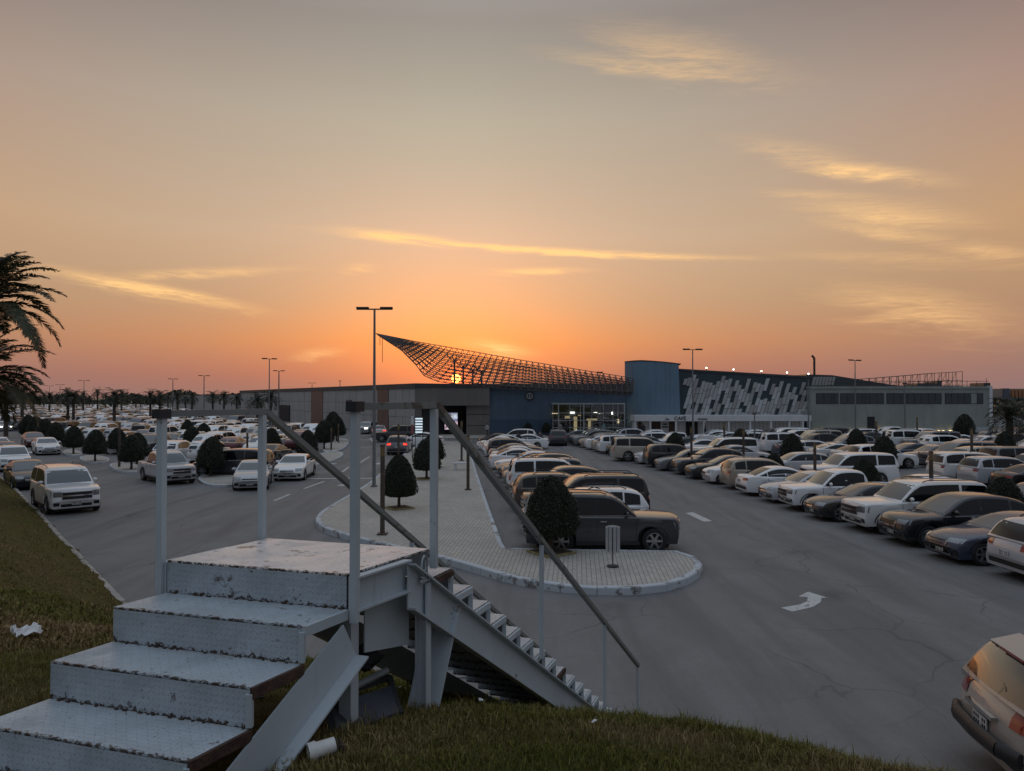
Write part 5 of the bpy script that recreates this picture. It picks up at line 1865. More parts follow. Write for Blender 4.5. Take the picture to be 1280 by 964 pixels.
for i in range(19):
    if i < len(ROWW): k, face, c, lb = ROWW[i]
    else:
        k, face, c = rkey(), RND.choice((0, 1)), rcol()
        lb = '%s %s, %s in the row beside the walkway' % (CNAME[c], SPECS[k]['kind'], ordw(i + 1))
    L = SPECS[k]['L']
    kx = walk_kerb(y)
    if i == 0: cx_, hd, yy = 2.92, D(1.5), 24.72
    else: cx_, hd, yy = kx + 1.05 + L / 2 + RND.uniform(-.15, .25), D(4) + (PI if face else 0) + D(RND.uniform(-1.5, 1.5)), y
    add_car(k, cx_, yy, hd, c, lb, 'cars parked beside the walkway', detail=2 if i < 8 else 1, tail_on=(i == 6))
    y += 2.72
# --- rows of the right-hand lot
BASE = [(8, 14.2), (20, 13.35), (23.1, 12.9), (42, 11.3), (56, 9.2), (80, 5.7), (100, 2.8)]
def base_x(y): return lerp_poly(BASE, y)
ROW1 = [('crossover', 0, SILVER, 'silver crossover cut by the right edge, its tail to the aisle'), ('coupe_sedan', 1, NAVY, 'dark navy sedan with a wide spindle grille, nearest whole car of the right row'),
        ('coupe_suv', 1, BLACK, 'black sporty crossover between the navy sedan and the white SUV'), ('big_suv', 1, PEARL, 'pearl white SUV with dark grille, third whole car in the front right row'),
        ('sedan', 1, BLACK, 'black sedan between the pearl SUV and the white pickup'), ('pickup', 1, WHITE, 'white double-cab pickup in the front right row'),
        ('sedan', 1, SILVER, 'silver sedan just beyond the white pickup in the front right row'), ('sedan', 0, WHITE, 'white sedan with its red tail lights to the aisle'),
        ('crossover', 0, GOLD, 'bronze crossover with its tail to the aisle, front right row'), ('hatch', 1, WHITE, 'white hatchback beyond the bronze crossover'),
        ('coupe_sedan', 1, BLACK, 'black low sedan beyond the white hatchback'), ('coupe_suv', 1, DGREY, 'dark grey sporty crossover beyond the black low sedan'),
        ('sedan', 1, GREY, 'grey sedan in the middle of the front right row'), ('crossover', 0, BLACK, 'black crossover beside the beige SUV in the front right row'), ('sedan', 1, PEARL, 'pearl white sedan next to the beige SUV'), ('big_suv', 0, BEIGE, 'beige full-size SUV standing proud of the front right row')]
OFFS = [2.45, 7.75, 16.9, 22.2, 31.4, 36.7, 45.9, 51.2]
RIGHT_NAMES = ['front', 'second', 'third', 'fourth', 'fifth', 'sixth', 'seventh', 'eighth']
KEEPOUT = []   # (x, y, r) where trees and posts stand
def in_view(x, y, m_=2.0):
    return y > 3 and abs(x) < .692 * y + m_
# ---------------------------------------------------------------- clipped trees, posts, poles
def topiary_mb(seed, w=1.62, h=2.35, z0=.55, nl=2600, leaf=.055):
    rn = np.random.RandomState(seed)
    prof = [(0, .0), (.62, .0), (.9, .04), (1.0, .13), (1.0, .26), (.93, .44), (.80, .62), (.60, .80), (.34, .94), (.12, .995), (0, 1.0)]
    prof = chaik(prof, 1)
    core = MB()
    N = 18
    ph = rn.uniform(0, 6, 6)
    def rad(r, t, a): return r * w / 2 * (1 + .05 * math.sin(3 * a + ph[0] + 4 * t) + .035 * math.sin(7 * a + ph[1] - 7 * t) + .025 * math.sin(11 * a + 9 * t + ph[2]))
    vs = []
    for r, t in prof:
        for k in range(N):
            a = 2 * PI * k / N
            q_ = rad(r, t, a) * .95
            vs.append((q_ * math.cos(a), q_ * math.sin(a), z0 + (h - z0) * t + .02 * math.sin(5 * a + ph[3])))
    core.add(vs, [(i * N + k, i * N + (k + 1) % N, (i + 1) * N + (k + 1) % N, (i + 1) * N + k) for i in range(len(prof) - 1) for k in range(N)])
    ps = np.array(prof)
    seg = np.hypot(np.diff(ps[:, 0]) * w / 2, np.diff(ps[:, 1]) * (h - z0)) * (.15 + (ps[:-1, 0] + ps[1:, 0]) / 2)
    cum = np.r_[0, np.cumsum(seg)] / seg.sum()
    lv, lf = [], []
    for _ in range(nl):
        u_ = rn.rand()
        i = min(np.searchsorted(cum, u_) - 1, len(seg) - 1)
        i = max(i, 0)
        f_ = (u_ - cum[i]) / max(cum[i + 1] - cum[i], 1e-9)
        r, t = ps[i] + (ps[i + 1] - ps[i]) * f_
        a = rn.uniform(0, 2 * PI)
        q_ = rad(r, t, a) * rn.uniform(.9, 1.07)
        c = Vector((q_ * math.cos(a), q_ * math.sin(a), z0 + (h - z0) * t + rn.uniform(-.03, .03)))
        d = Vector(rn.normal(size=3)).normalized()
        e = d.cross(Vector(rn.normal(size=3))).normalized()
        s = leaf * rn.uniform(.6, 1.3)
        b = len(lv)
        lv += [c - d * s, c + e * s * .5, c + d * s, c - e * s * .5]
        lf.append((b, b + 1, b + 2, b + 3))
    lm = MB()
    lm.add(lv, lf)
    return merged([(core, 0), (lm, 1)])
TOPI = [topiary_mb(s).mesh('crown', [M['topcore'], M['topiary']]) for s in (1, 2, 3)]
TOPN = topiary_mb(9, nl=11000, leaf=.034).mesh('crown', [M['topcore'], M['topiary']])
mb = MB()
mb.path([(0, 0, -.05), (.02, .01, .25), (0, 0, .7)], [.10, .075, .07], 8)
mb.tube((0, 0, .45), (.22, .1, .75), .04, .03, 6)
mb.tube((0, 0, .42), (-.2, -.12, .75), .04, .03, 6)
TRUNK = mb.mesh('trunk', M['bark'], 50)
mb = MB()
mb.bx(-.55, .55, -.55, .55, .0, .05, 1)
mb.bx(-.48, .48, -.48, .48, .051, .058, 0)
PIT = mb.mesh('tree_pit', [M['soil'], M['yellow']])
def topiary(x, y, label, z=0.0, s=1.0, me=None, pit=False, fat=1.0):
    t = thing('clipped_tree', label, 'tree', (x, y, z), RND.uniform(0, 6), 'clipped dome-shaped trees')
    t.scale = (s * fat, s * fat, s)
    link('crown', me or RND.choice(TOPI), t)
    link('trunk', TRUNK, t)
    if pit: link('tree_pit', PIT, t)
    KEEPOUT.append((x, y, .55))
    return t
def top_at(px, pytop, h=2.35):
    d = (EYE.z - h) * F / (pytop - 497)
    return P(px, 497, d).x, d
x, y = at(689, 699)
topiary(x, y, 'large clipped tree standing in front of the dark grey SUV', KH, 1.0, TOPN, True, 1.0)
x, y = at(499, 641)
topiary(x, y, 'nearest clipped tree on the walkway, between the landing posts', KH, .98, TOPN, True, .92)
x, y = at(533, 603)
topiary(x, y, 'second clipped tree along the walkway, behind the landing corner post', KH, 1.0, None, True)
x, y = at(541, 588)
topiary(x, y, 'third clipped tree along the walkway', KH, 1.0, None, True)
for px, py, lb, s in ((263, 598, 'clipped tree on the island in front of the dark minivan', 1.0), (164, 589, 'clipped tree on the second row-end island beside the left road', .98),
                      (119, 578.5, 'clipped tree on the third row-end island beside the left road', 1.02), (92, 569, 'clipped tree on the fourth row-end island beside the left road', 1.02), (69, 561, 'clipped tree fifth along the left road', 1.1),
                      (56, 555, 'clipped tree sixth along the left road', 1.15), (45, 551, 'clipped tree seventh along the left road', 1.2), (35, 547, 'clipped tree farthest along the left road', 1.2),
                      (384, 579, 'clipped tree on the island left of the middle road', 1.0), (405, 563, 'clipped tree next to the far bollard lamps left of the middle road', 1.15),
                      (421, 553, 'slim clipped tree beyond the islands by the middle road', 1.2), (416, 549, 'tall clipped tree behind the slim one by the middle road', 1.35)):
    x, y = at(px, py)
    topiary(x, y, lb, .13 if px > 70 else 0, s)
for px, py in ((172, 541), (147, 535), (240, 533), (340, 535), (255, 529), (266, 546), (235, 525)):
    x, y = top_at(px, py)
    topiary(x, y, 'small clipped tree among the left lot cars, ' + {172: 'behind the second island', 147: 'far behind the second island', 240: 'just below the left rail', 340: 'behind the left far landing post', 255: 'deep in the lot below the left rail', 266: 'over the dark minivan', 235: 'farthest back below the left rail'}[px])
RT = [(1253, 597, 'right edge'), (1080, 574, 'white pickup'), (967, 567, 'silver sedan'), (895, 557, 'bronze crossover'), (1105, 545, 'grey hall door'), (925, 536, 'slanted panels'), (990, 542, 'white shopfronts'),
      (1205, 527, 'far end of the grey hall'), (1255, 540, 'palm at the right edge'), (1070, 536, 'window strip'), (844, 541, 'dark shop window')]
def median(px, off=5.1):
    y = 40.0
    for _ in range(30): y = (base_x(y) + off) * F / (px - 640.0)
    return base_x(y) + off, y
for i, (px, py, nm) in enumerate(RT):
    x, y = top_at(px, py)
    s_ = 1.0 if i != 7 else 1.35
    if i < 4:
        x, y = median(px)
        s_ = P(px, py, y).z / 2.35
    topiary(x, y, 'clipped tree among the right-hand rows, in line with the %s' % nm, 0, s_, TOPN if i < 3 else None, False, 1.0 if i > 3 or s_ > .85 else 1.12)
for px in (660, 683):
    p = P(px, 545, 94.5)
    topiary(p.x, 94.5, 'potted clipped shrub by the blue wall, %s of the two' % ('left' if px == 660 else 'right'), .16, .7)

# bollard lamps
mb = MB(); mb.tube((0, 0, 0), (0, 0, 2.62), .085, .08, 12); BP_ = mb.mesh('post', M['bollard'], 40)
mb = MB(); mb.box((0, 0, .02), (.34, .34, .04)); BB_ = mb.mesh('base_plate', M['bollard'])
mb = MB(); mb.tube((0, 0, 2.62), (0, 0, 2.92), .082, .082, 12); BL_ = mb.mesh('lens', M['amber'], 40)
mb = MB(); mb.tube((0, 0, 2.92), (0, 0, 3.0), .095, .085, 12); BC_ = mb.mesh('cap', M['bollard'], 40)
def bollard(x, y, label, z=0.0, s=1.0):
    t = thing('bollard_lamp', label, 'lamp post', (x, y, z), 0, 'brown lamp posts with amber tops')
    t.scale = (1, 1, s)
    for n_, m_ in (('post', BP_), ('base_plate', BB_), ('lens', BL_), ('cap', BC_)): link(n_, m_, t)
    KEEPOUT.append((x, y, .3))
x, y = at(478, 675); bollard(x, y, 'brown lamp post nearest on the walkway, left of the clipped tree', KH, 1.05)
x, y = at(585, 617); bollard(x, y, 'brown lamp post on the walkway edge beside the parked cars', KH, .95)
x, y = at(577, 579); bollard(x, y, 'brown lamp post farther along the walkway edge', KH)
x, y = at(498, 577); bollard(x, y, 'brown lamp post by the road behind the nearest walkway tree', KH, .9)
def bol_at(px, pytop, lb, h=3.0):
    if px in (1163, 1018, 929):
        x, y = median(px)
        return bollard(x, y, lb, 0, P(px, pytop, y).z / 3.0)
    d = (EYE.z - h) * F / (pytop - 497)
    bollard(P(px, 497, d).x, d, lb)
for px, py, lb in ((1163, 564, 'brown lamp post rising behind the pearl SUV'), (1018, 553, 'brown lamp post rising behind the white pickup'), (929, 536, 'brown lamp post rising behind the bronze crossover'), (864, 534, 'brown lamp post in the second right row below the panel wall'),
                   (1095, 527, 'lamp post in front of the grey hall door'), (1214, 536, 'brown lamp post beside the far right clipped tree'), (1146, 522, 'lamp post below the right half of the window strip'), (905, 528, 'lamp post near the shopfront columns')):
    bol_at(px, py, lb)
for px, pb, pt, lb in ((149, 586, 529, 'brown lamp post beside the second island tree'), (309, 577, 541, 'brown lamp post behind the silver sedan'), (381, 577, 539, 'brown lamp post on the middle road island'), (414, 564, 535, 'grey lamp post beyond the middle road island'), (423, 555, 530, 'lamp post farthest along the middle road')):
    x, y = at(px, pb)
    bollard(x, y, lb, 0, P(px, pt, y).z / 3.0)

# tall lamp poles
LPM = {}
def lamp_pole(x, y, h, arm, label, rz=0.0, thin=1.0, z=0.0):
    t = thing('lamp_pole', label, 'lamp pole', (x, y, z), rz, 'tall twin-arm lamp poles')
    mb = MB(); mb.tube((0, 0, 0), (0, 0, h), .095 * thin, .055 * thin, 10); mb.build('pole', M['pole'], t, 40)
    mb = MB(); mb.bx(-arm / 2, arm / 2, -.035, .035, h - .02, h + .05); mb.build('arm', M['darkpole'], t)
    for s in (-1, 1):
        mb = MB()
        a, b = sorted((s * arm * .16, s * arm * .5))
        mb.bx(a, b, -.13, .13, h + .05, h + .13)
        o = mb.build('luminaire', M['darkpole'], t)
    mb = MB(); mb.box((0, 0, .06), (.5, .5, .12)); mb.box((0, 0, .2), (.3, .3, .16)); mb.build('base', M['pole'], t)
    KEEPOUT.append((x, y, .4))
x, y = at(467.5, 613)
lamp_pole(x, y, P(467.5, 387, y).z, 1.95, 'tallest lamp pole, rising from the walkway edge past the space frame tip', 0, 1.05)
for px, py, h, arm, lb, rz in ((336.5, 449, 10, 1.9, 'lamp pole above the concrete wing, left of the landing rail', .5), (348.5, 464, 9.5, 1.9, 'shorter lamp pole right behind the one left of the rail', .4), (255, 470, 9.5, 1.9, 'lamp pole above the left rail', .9),
                               (216, 474, 9.5, 2, 'lamp pole left of the far hall end', 1.0), (105, 476, 10, 2.6, 'lamp pole with long arms above the left palms', .1), (75, 481, 10, 2.6, 'lamp pole next left of the long-armed one', .2), (62, 482.5, 10, 2.6, 'lamp pole third from the left edge', .3),
                               (84, 486, 10, 2, 'small far lamp pole between the left poles', .2), (124, 484, 10, 1.2, 'thin far lamp pole right of the long-armed one', .8), (159, 487, 10, 2.4, 'far lamp pole over the left lot palms', 0), (186, 486, 10, 2, 'far lamp pole left of the far hall', .4),
                               (425, 476.5, 9.5, .9, 'lamp pole over the concrete wing near the middle road', 1.2), (390, 479, 9.5, 1.9, 'lamp pole with wide arms above the concrete wing', .1), (866, 437.5, 10, 2.1, 'lamp pole in front of the slanted panels', .1), (1069, 451, 10, 2.2, 'lamp pole at the grey hall, left end', .5),
                               (750, 466, 8, .7, 'slim lamp pole in front of the glass entrance', .3), (1131, 480, 6.6, .5, 'dark slim pole in front of the grey hall windows', 0), (1010.5, 474, 7.2, .5, 'dark slim pole where the panels meet the grey hall', 0), (943, 518, 3.6, .3, 'short slim pole before the white shopfronts', 0)):
    d = (h - EYE.z) * F / (497 - py) if py < 495 else 70.0
    d = min(d, 89.0) if px > 700 else d
    hh = P(px, py, d).z
    lamp_pole(P(px, 497, d).x, d, hh, arm * (1 if d < 150 else 1.3), lb, rz, 1.0 if d < 110 else 1.6)

# ---------------------------------------------------------------- palms
def palm_crown(seed, nf=30, fl=2.9, nleaf=34, lw=.03, ll=.5, droop=1.0):
    rn = random.Random(seed)
    mb = MB()
    fr = MB()
    for i in range(nf):
        a = 2 * PI * (i * .618) + rn.uniform(-.2, .2)
        elv = PI / 2 * (1 - (i + .5) / nf * 1.25) + rn.uniform(-.1, .1)
        L = fl * rn.uniform(.8, 1.08)
        pts = []
        p = Vector((0, 0, 0))
        e = elv
        n = 10
        for k in range(n + 1):
            pts.append(p.copy())
            p = p + Vector((math.cos(a) * math.cos(e), math.sin(a) * math.cos(e), math.sin(e))) * (L / n)
            e -= .14 * droop * (1 + k * .06)
        fr.path(pts, [.03 * (1 - k / (n + 2)) for k in range(n + 1)], 4)
        for k in range(nleaf):
            t = .1 + .9 * k / nleaf
            s = t * n
            j = min(int(s), n - 1)
            q_ = pts[j].lerp(pts[j + 1], s - j)
            d = (pts[j + 1] - pts[j]).normalized()
            side = d.cross(Vector((0, 0, 1))).normalized()
            upv = side.cross(d).normalized()
            le = ll * (math.sin(PI * min(1, t * .93 + .06)) * .75 + .25) * rn.uniform(.85, 1.15)
            for sg_ in (-1, 1):
                dr = (side * sg_ * .9 + d * .5 + upv * rn.uniform(.05, .45) - Vector((0, 0, .15))).normalized()
                wv = d.cross(dr).normalized().cross(dr).normalized() * lw * .5
                wv = d * lw * .55
                m_ = q_ + dr * le * .5
                tipp = q_ + dr * le - Vector((0, 0, le * .12))
                mb.add([q_ - wv * .6, q_ + wv * .6, m_ + wv, tipp, m_ - wv], [(0, 1, 2, 3, 4)])
    return mb, fr
def palm_trunk(h, r=.22):
    mb = MB()
    prof = []
    n = int(h / .16)
    for k in range(n + 1):
        z = h * k / n
        prof += [(r * (1.15 - .25 * z / h), z), (r * (1.0 - .25 * z / h), z + .09)]
    mb.lathe(prof, 10)
    return mb
def palm(x, y, z, h, label, crown, seed=0, r=.22):
    t = thing('palm_tree', label, 'palm tree', (x, y, z), seed * 1.3, 'date palms')
    cr, fr = crown
    link('crown', cr, t, (0, 0, h))
    link('frond_ribs', fr, t, (0, 0, h))
    palm_trunk(h, r).build('trunk', M['bark'], t, 40)
    KEEPOUT.append((x, y, .5))
a_, b_ = palm_crown(3, 40, 3.4, 70, .05, .56, .8)
near_c = (a_.mesh('crown', M['palm']), b_.mesh('frond_ribs', M['palm'], 60))
a_, b_ = palm_crown(5, 24, 2.6, 14, .10, .6, 1.15)
far_c = (a_.mesh('crown', M['palmdark']), b_.mesh('frond_ribs', M['palmdark']))
p = P(-20, 378, 28.5)
z0 = berm_h(p.x, p.y)
palm(p.x, p.y, z0 - .1, p.z - z0, 'tall date palm whose fronds hang in at the left edge', near_c, 1)
p = P(-32, 470, 31)
z0 = berm_h(p.x, p.y)
palm(p.x, p.y, z0 - .1, p.z - z0, 'lower date palm at the left edge below the tall one', near_c, 3)
FP = [(8, 492, 95), (28, 492, 120), (42, 497, 160), (62, 496, 190), (85, 496, 130), (92, 498, 128), (104, 495, 210), (122, 492, 215), (143, 497, 118), (152, 494, 200), (170, 497, 230), (188, 497, 150), (200, 496, 150), (222, 497, 170), (240, 498, 185), (266, 496, 175), (280, 497, 168), (296, 499, 190), (322, 502, 130), (338, 499, 122), (55, 495, 260), (132, 496, 280), (20, 494, 230), (176, 498, 270), (210, 499, 240), (232, 500, 250), (72, 497, 300), (112, 498, 300), (160, 499, 310)]
for i, (px, py, d) in enumerate(FP):
    p = P(px, py, d)
    palm(p.x, d, 0, p.z, 'far dark palm over the left lot, %s from the left among the far palms' % ordw(1 + sorted(FP).index((px, py, d))), far_c, i, .25)
p = P(1262, 522, 62)
palm(p.x, 62, 0, p.z, 'dark palm standing among the cars at the right edge', far_c, 2, .3)
# belt of far trees along the left horizon, one mass
rn = np.random.RandomState(4)
lv, lf = [], []
for _ in range(9000):
    px = rn.uniform(-60, 330)
    d = rn.uniform(345, 420)
    hh = 6.2 + 1.6 * math.sin(px * .09) + 1.2 * math.sin(px * .031 + 1) 
    z = rn.rand() ** .8 * hh
    c = Vector((P(px, 497, d).x, d, z))
    dd = Vector(rn.normal(size=3)).normalized()
    ee = dd.cross(Vector(rn.normal(size=3))).normalized()
    s = rn.uniform(.4, 1.1)
    b = len(lv)
    lv += [c - dd * s, c + ee * s * .6, c + dd * s, c - ee * s * .6]
    lf.append((b, b + 1, b + 2, b + 3))
mb = MB(); mb.add(lv, lf)
tag(mb.build('far_trees', M['palmdark']), 'dark belt of far trees along the left horizon', 'trees', kind='stuff')
lv, lf = [], []
for _ in range(2500):
    px = rn.uniform(1236, 1320)
    d = rn.uniform(140, 200)
    z = rn.rand() * 4.6
    c = Vector((P(px, 497, d).x, d, z))
    dd = Vector(rn.normal(size=3)).normalized()
    ee = dd.cross(Vector(rn.normal(size=3))).normalized()
    s = rn.uniform(.25, .7)
    b = len(lv)
    lv += [c - dd * s, c + ee * s * .6, c + dd * s, c - ee * s * .6]
    lf.append((b, b + 1, b + 2, b + 3))
mb = MB(); mb.add(lv, lf)
tag(mb.build('far_shrubs', M['palmdark']), 'dark shrubs behind the boundary wall at the right edge', 'shrubs', kind='stuff')

# ---------------------------------------------------------------- fill the car parks
def free(x, y, L, ang):
    c, s = math.cos(-ang), math.sin(-ang)
    for kx, ky, r in KEEPOUT:
        ux, uy = kx - x, ky - y
        if abs(ux) > 6 or abs(uy) > 6: continue
        lx, ly = ux * c - uy * s, ux * s + uy * c
        if abs(lx) < L / 2 + r and abs(ly) < .98 + r: return False
    return True
for ri, off in enumerate(OFFS):
    y = 20.45 if ri == 0 else 18.0
    i = 0
    while y < 84:
        if ri == 0 and i < len(ROW1): k, face, c, lb = ROW1[i]
        else:
            k, face, c = rkey(), RND.choice((0, 1)), rcol()
            lb = None
        x = base_x(y) + off + (SPECS[k]['L'] / 2 - 2.42 if ri % 2 == 0 else 0) + RND.uniform(-.2, .2)
        if ri == 0 and i == 15: x -= .9
        hd = (PI if face else 0) + D(2) + D(RND.uniform(-1.5, 1.5))
        if in_view(x, y, 3.5) and (free(x, y, SPECS[k]['L'], hd) or (ri == 0 and i < 16)) and RND.random() > .02:
            lb = lb or '%s %s, %s car of the %s row right of the aisle' % (CNAME[c], SPECS[k]['kind'], ordw(i + 1), RIGHT_NAMES[ri])
            add_car(k, x, y, hd, c, lb, 'cars parked in the right-hand lot')
        y += 2.55 if ri == 0 else 2.68
        i += 1
def left_edge(y): return max(-18.7 - (y - 44) * .88 + 2.2, -.70 * y - 3)
def right_edge(y):
    if y < 100: return -14.6 - (y - 48) * .19
    return -25 - (y - 100) * .567 - 3
y = 52.3
rowi = 0
while y < 345:
    for sub, dy in ((0, 0), (1, 5.2)):
        yy = y + dy
        x = right_edge(yy) - 1.4 - RND.random()
        xl = left_edge(yy) + 1.6
        i = 0
        while x > xl:
            k, c = rkey(), rcol()
            hd = (-PI / 2 if RND.random() < (.62 if sub == 0 else .4) else PI / 2) + D(RND.uniform(-1.5, 1.5))
            if free(x, yy, SPECS[k]['L'], hd) and RND.random() > .015 and not (yy < 56 and x < -16.2 and x > -20):
                add_car(k, x, yy + RND.uniform(-.25, .25), hd, c, '%s %s, %s from the right, %s row of left lot' % (CNAME[c], SPECS[k]['kind'], ordw(i + 1), ordw(rowi + sub + 1)), 'cars parked in the left lot')
            x -= 2.5
            i += 1
    rowi += 2
    y += 15.0

CARS.sort(key=lambda c: math.hypot(c[0], c[1]))
# bottom right SUV is built apart
NTHING = 296
seen = {}
rest = []
for i, (x, y, hd, key, col, lb, grp_, kw) in enumerate(CARS):
    if i < NTHING or 'detail' in kw:
        dist = math.hypot(x, y)
        det = kw.pop('detail', 2 if dist < 42 else (1 if dist < 62 else 0))
        make_car(key, (x, y), hd, col, lb, grp_, det, **kw)
    else: rest.append((x, y, hd, key, col))
# the remaining far cars as one mass
V_, F_, MI_, C_ol = [], [], [], []
base = 0
loops, starts, tot = [], [], []
for key in SPECS:
    if key not in FARM: FARM[key] = joined(CarModel(key, 1))
FA = {k: (np.array(m_.v, dtype=np.float32), m_.f, m_.mi) for k, m_ in FARM.items()}
for x, y, hd, key, col in rest:
    v_, f_, mi_ = FA[key]
    c, s = math.cos(hd), math.sin(hd)
    V_.append(np.c_[v_[:, 0] * c - v_[:, 1] * s + x, v_[:, 0] * s + v_[:, 1] * c + y, v_[:, 2]])
    F_ += [tuple(i + base for i in q_) for q_ in f_]
    MI_ += mi_
    C_ol += [col] * len(f_)
    base += len(v_)
me = bpy.data.meshes.new('far_cars')
me.from_pydata(np.concatenate(V_).tolist(), [], F_)
for k in ('paint_far', 'glass', 'plastic', 'headlight', 'taillight', 'rim', 'windshield'): me.materials.append(M[k])
me.polygons.foreach_set('material_index', MI_)
me.polygons.foreach_set('use_smooth', [True] * len(F_))
me.set_sharp_from_angle(angle=D(40))
ca = me.attributes.new('col', 'FLOAT_COLOR', 'FACE')
ca.data.foreach_set('color', np.c_[np.array(C_ol, dtype=np.float32), np.ones(len(C_ol))].astype(np.float32).ravel())
tag(link('far_cars', me), 'mass of small parked cars filling the far left lot', 'cars', kind='stuff')
# ---------------------------------------------------------------- car at the bottom right, tail to the left
nc = make_car('crossover', (8.58, 9.40), D(-8), (.40, .355, .31), 'beige crossover cut by the bottom right corner, tail facing left', None, 2)
nc.scale = (1.05, 1.03, 1.06)
mirror = mat('mirror_tinted_glass', (.02, .02, .02), .04, 0, spec=1.0, coat=1.0)
for o_ in nc.children:
    if o_.name.startswith('rear_window'):
        o_.material_slots[0].link = 'OBJECT'
        o_.material_slots[0].material = mirror
md = model('crossover')
mb = MB()
L = md.L
xs_ = -L / 2 + .42
mb.hexa([(xs_ - .02, -.58, 1.53), (xs_ + .32, -.60, 1.56), (xs_ + .32, .60, 1.56), (xs_ - .02, .58, 1.53), (xs_ - .05, -.56, 1.575), (xs_ + .32, -.575, 1.665), (xs_ + .32, .575, 1.665), (xs_ - .05, .56, 1.575)])
mb.v = [(a, b, c) for a, b, c in mb.v]
sp_ = mb.build('roof_spoiler', M['paint'], nc)
sp_.color = (.40, .355, .31, 1)
mb = MB()
mb.bx(xs_ - .062, xs_ - .02, -.28, .28, 1.545, 1.568)
mb.build('brake_light', M['taillight'], sp_)
mb = MB()
mb.bx(-L / 2 - .035, -L / 2 + .03, -.34, .34, .86, .905)
mb.build('chrome_strip', M['chrome'], nc)
mb = MB()
mb.path([(-L / 2 + .06, -.82, .62), (-L / 2 - .045, -.55, .62), (-L / 2 - .075, 0, .62), (-L / 2 - .045, .55, .62), (-L / 2 + .06, .82, .62)], [.055, .07, .07, .07, .055], 8)
mb.v = [(a, b, .62 + (c - .62) * 1.5) for a, b, c in mb.v]
mb.build('rear_bumper', M['plastic'], nc, 50)
mb = MB()
mb.path([(-L / 2 + .18, .35, 1.09), (-L / 2 + .13, .05, 1.10)], [.012, .009], 6)
mb.build('rear_wiper', M['plastic'], nc)

# ---------------------------------------------------------------- the steel stair over the bank
ZL = 4.0
A = G(205, 703, ZL); B = G(435, 715, ZL); C = G(536, 688, ZL); Dd = G(338, 671, ZL)
U = ((B - A) + (C - Dd)) / 2
U = Vector((U.x, U.y, 0))
RUN = ((Dd - A) + (C - B)) / 2
A = (A + (B - U)) / 2
B = A + U
C = B + RUN
Dd = A + RUN
rdir = Vector((.36, .933, 0)).normalized()
udir = U.normalized()
st = thing('metal_stair', 'white painted steel stair with rusting tread plates and a railed landing', 'stair', (A.x, A.y, 0))
def spart(mb, name, m_, smooth=None, par=None):
    o = mb.build(name, m_, st if par is None else par, smooth)
    o.location = -Vector(st.location) if par is None else (0, 0, 0)
    return o
def plate(p, q_, r_, s_, th, m_, name, up=None):
    """flat plate with corners p q r s, thickness th against its normal"""
    p, q_, r_, s_ = (Vector(x) for x in (p, q_, r_, s_))
    n = (q_ - p).cross(s_ - p).normalized() if up is None else Vector(up)
    mb = MB()
    mb.hexa([x - n * th for x in (p, q_, r_, s_)] + [p, q_, r_, s_])
    return spart(mb, name, m_)
Z = Vector((0, 0, 1))
land = plate(A, B, C, Dd, .012, M['treadtop'], 'landing_plate')
RISE, GO = .197, .335
# climbing flight (towards the camera), nose to nose
skew = Vector((.162, .313, 0))
for k in range(0, 6):
    zk = ZL - RISE * k
    a = A - skew * k
    b = B - skew * k
    a = Vector((a.x, a.y, zk)); b = Vector((b.x, b.y, zk))
    dn = Vector((0, 0, -RISE + .002))
    plate(a + dn, b + dn, b - Z * .013, a - Z * .013, .008, M['tread'], 'riser')
    if k:
        ab, bb = a + skew * .995, b + skew * .995
        plate(a, b, bb, ab, .010, M['tread'], 'tread')
        # right-hand end: angle under the tread, rusted on the lower steps
        mb = MB()
        e0, e1 = b + udir * .004 - Z * .028, bb + udir * .004 - Z * .028
        mb.beam(e0, e1, .03, .055)
        spart(mb, 'tread_end_angle', M['rust'] if k in (2, 3, 4) else M['steel'])
        mb = MB()
        mb.beam(b + udir * .0 - Z * .03, b - Z * (RISE - .01), .03, .03)
        spart(mb, 'riser_end_angle', M['steel'])
        mb = MB()
        for (q0, q1) in ((a, b),):
            n_ = 26
            for j in range(n_):
                if RND.random() < .5:
                    t0 = (j + RND.random() * .6) / n_
                    c0 = q0.lerp(q1, t0)
                    mb.beam(c0 + skew * .97 + Z * .003, c0 + skew * .97 + U * (.004 + RND.random() * .02) + Z * .003, .010, RND.uniform(.004, .009))
        if mb.v: tag(spart(mb, 'rust_scale', M['rust']), kind='stuff')
# channels
def channel(p0, p1, depth, fl, name, side=1, m_=None, plumb=False, topfl=True):
    """steel channel whose top edge runs from p0 to p1; flanges point to the side"""
    p0, p1 = Vector(p0), Vector(p1)
    d = (p1 - p0).normalized()
    s = udir * side
    n = (Z - d * d.dot(Z)).normalized()
    if plumb: n = Z / max(n.dot(Z), .2)
    mb = MB()
    def slab(o0, o1, w0, w1):
        q_ = []
        for h in (o0, o1):
            for e_, wv in ((p0, w0), (p1, w0), (p1, w1), (p0, w1)):
                q_.append(e_ - n * h + s * wv)
        lo, hi = q_[4:], q_[:4]
        if side < 0: lo, hi = [lo[i] for i in (3, 2, 1, 0)], [hi[i] for i in (3, 2, 1, 0)]
        mb.hexa(lo + hi)
    slab(0, depth, 0, .010)
    if topfl: slab(0, .012, .010, fl)
    slab(depth - .012, depth, .010, fl)
    return spart(mb, name, m_ or M['steel'])
DRUN = Vector((.1215, .3135, 0))
RD = .2
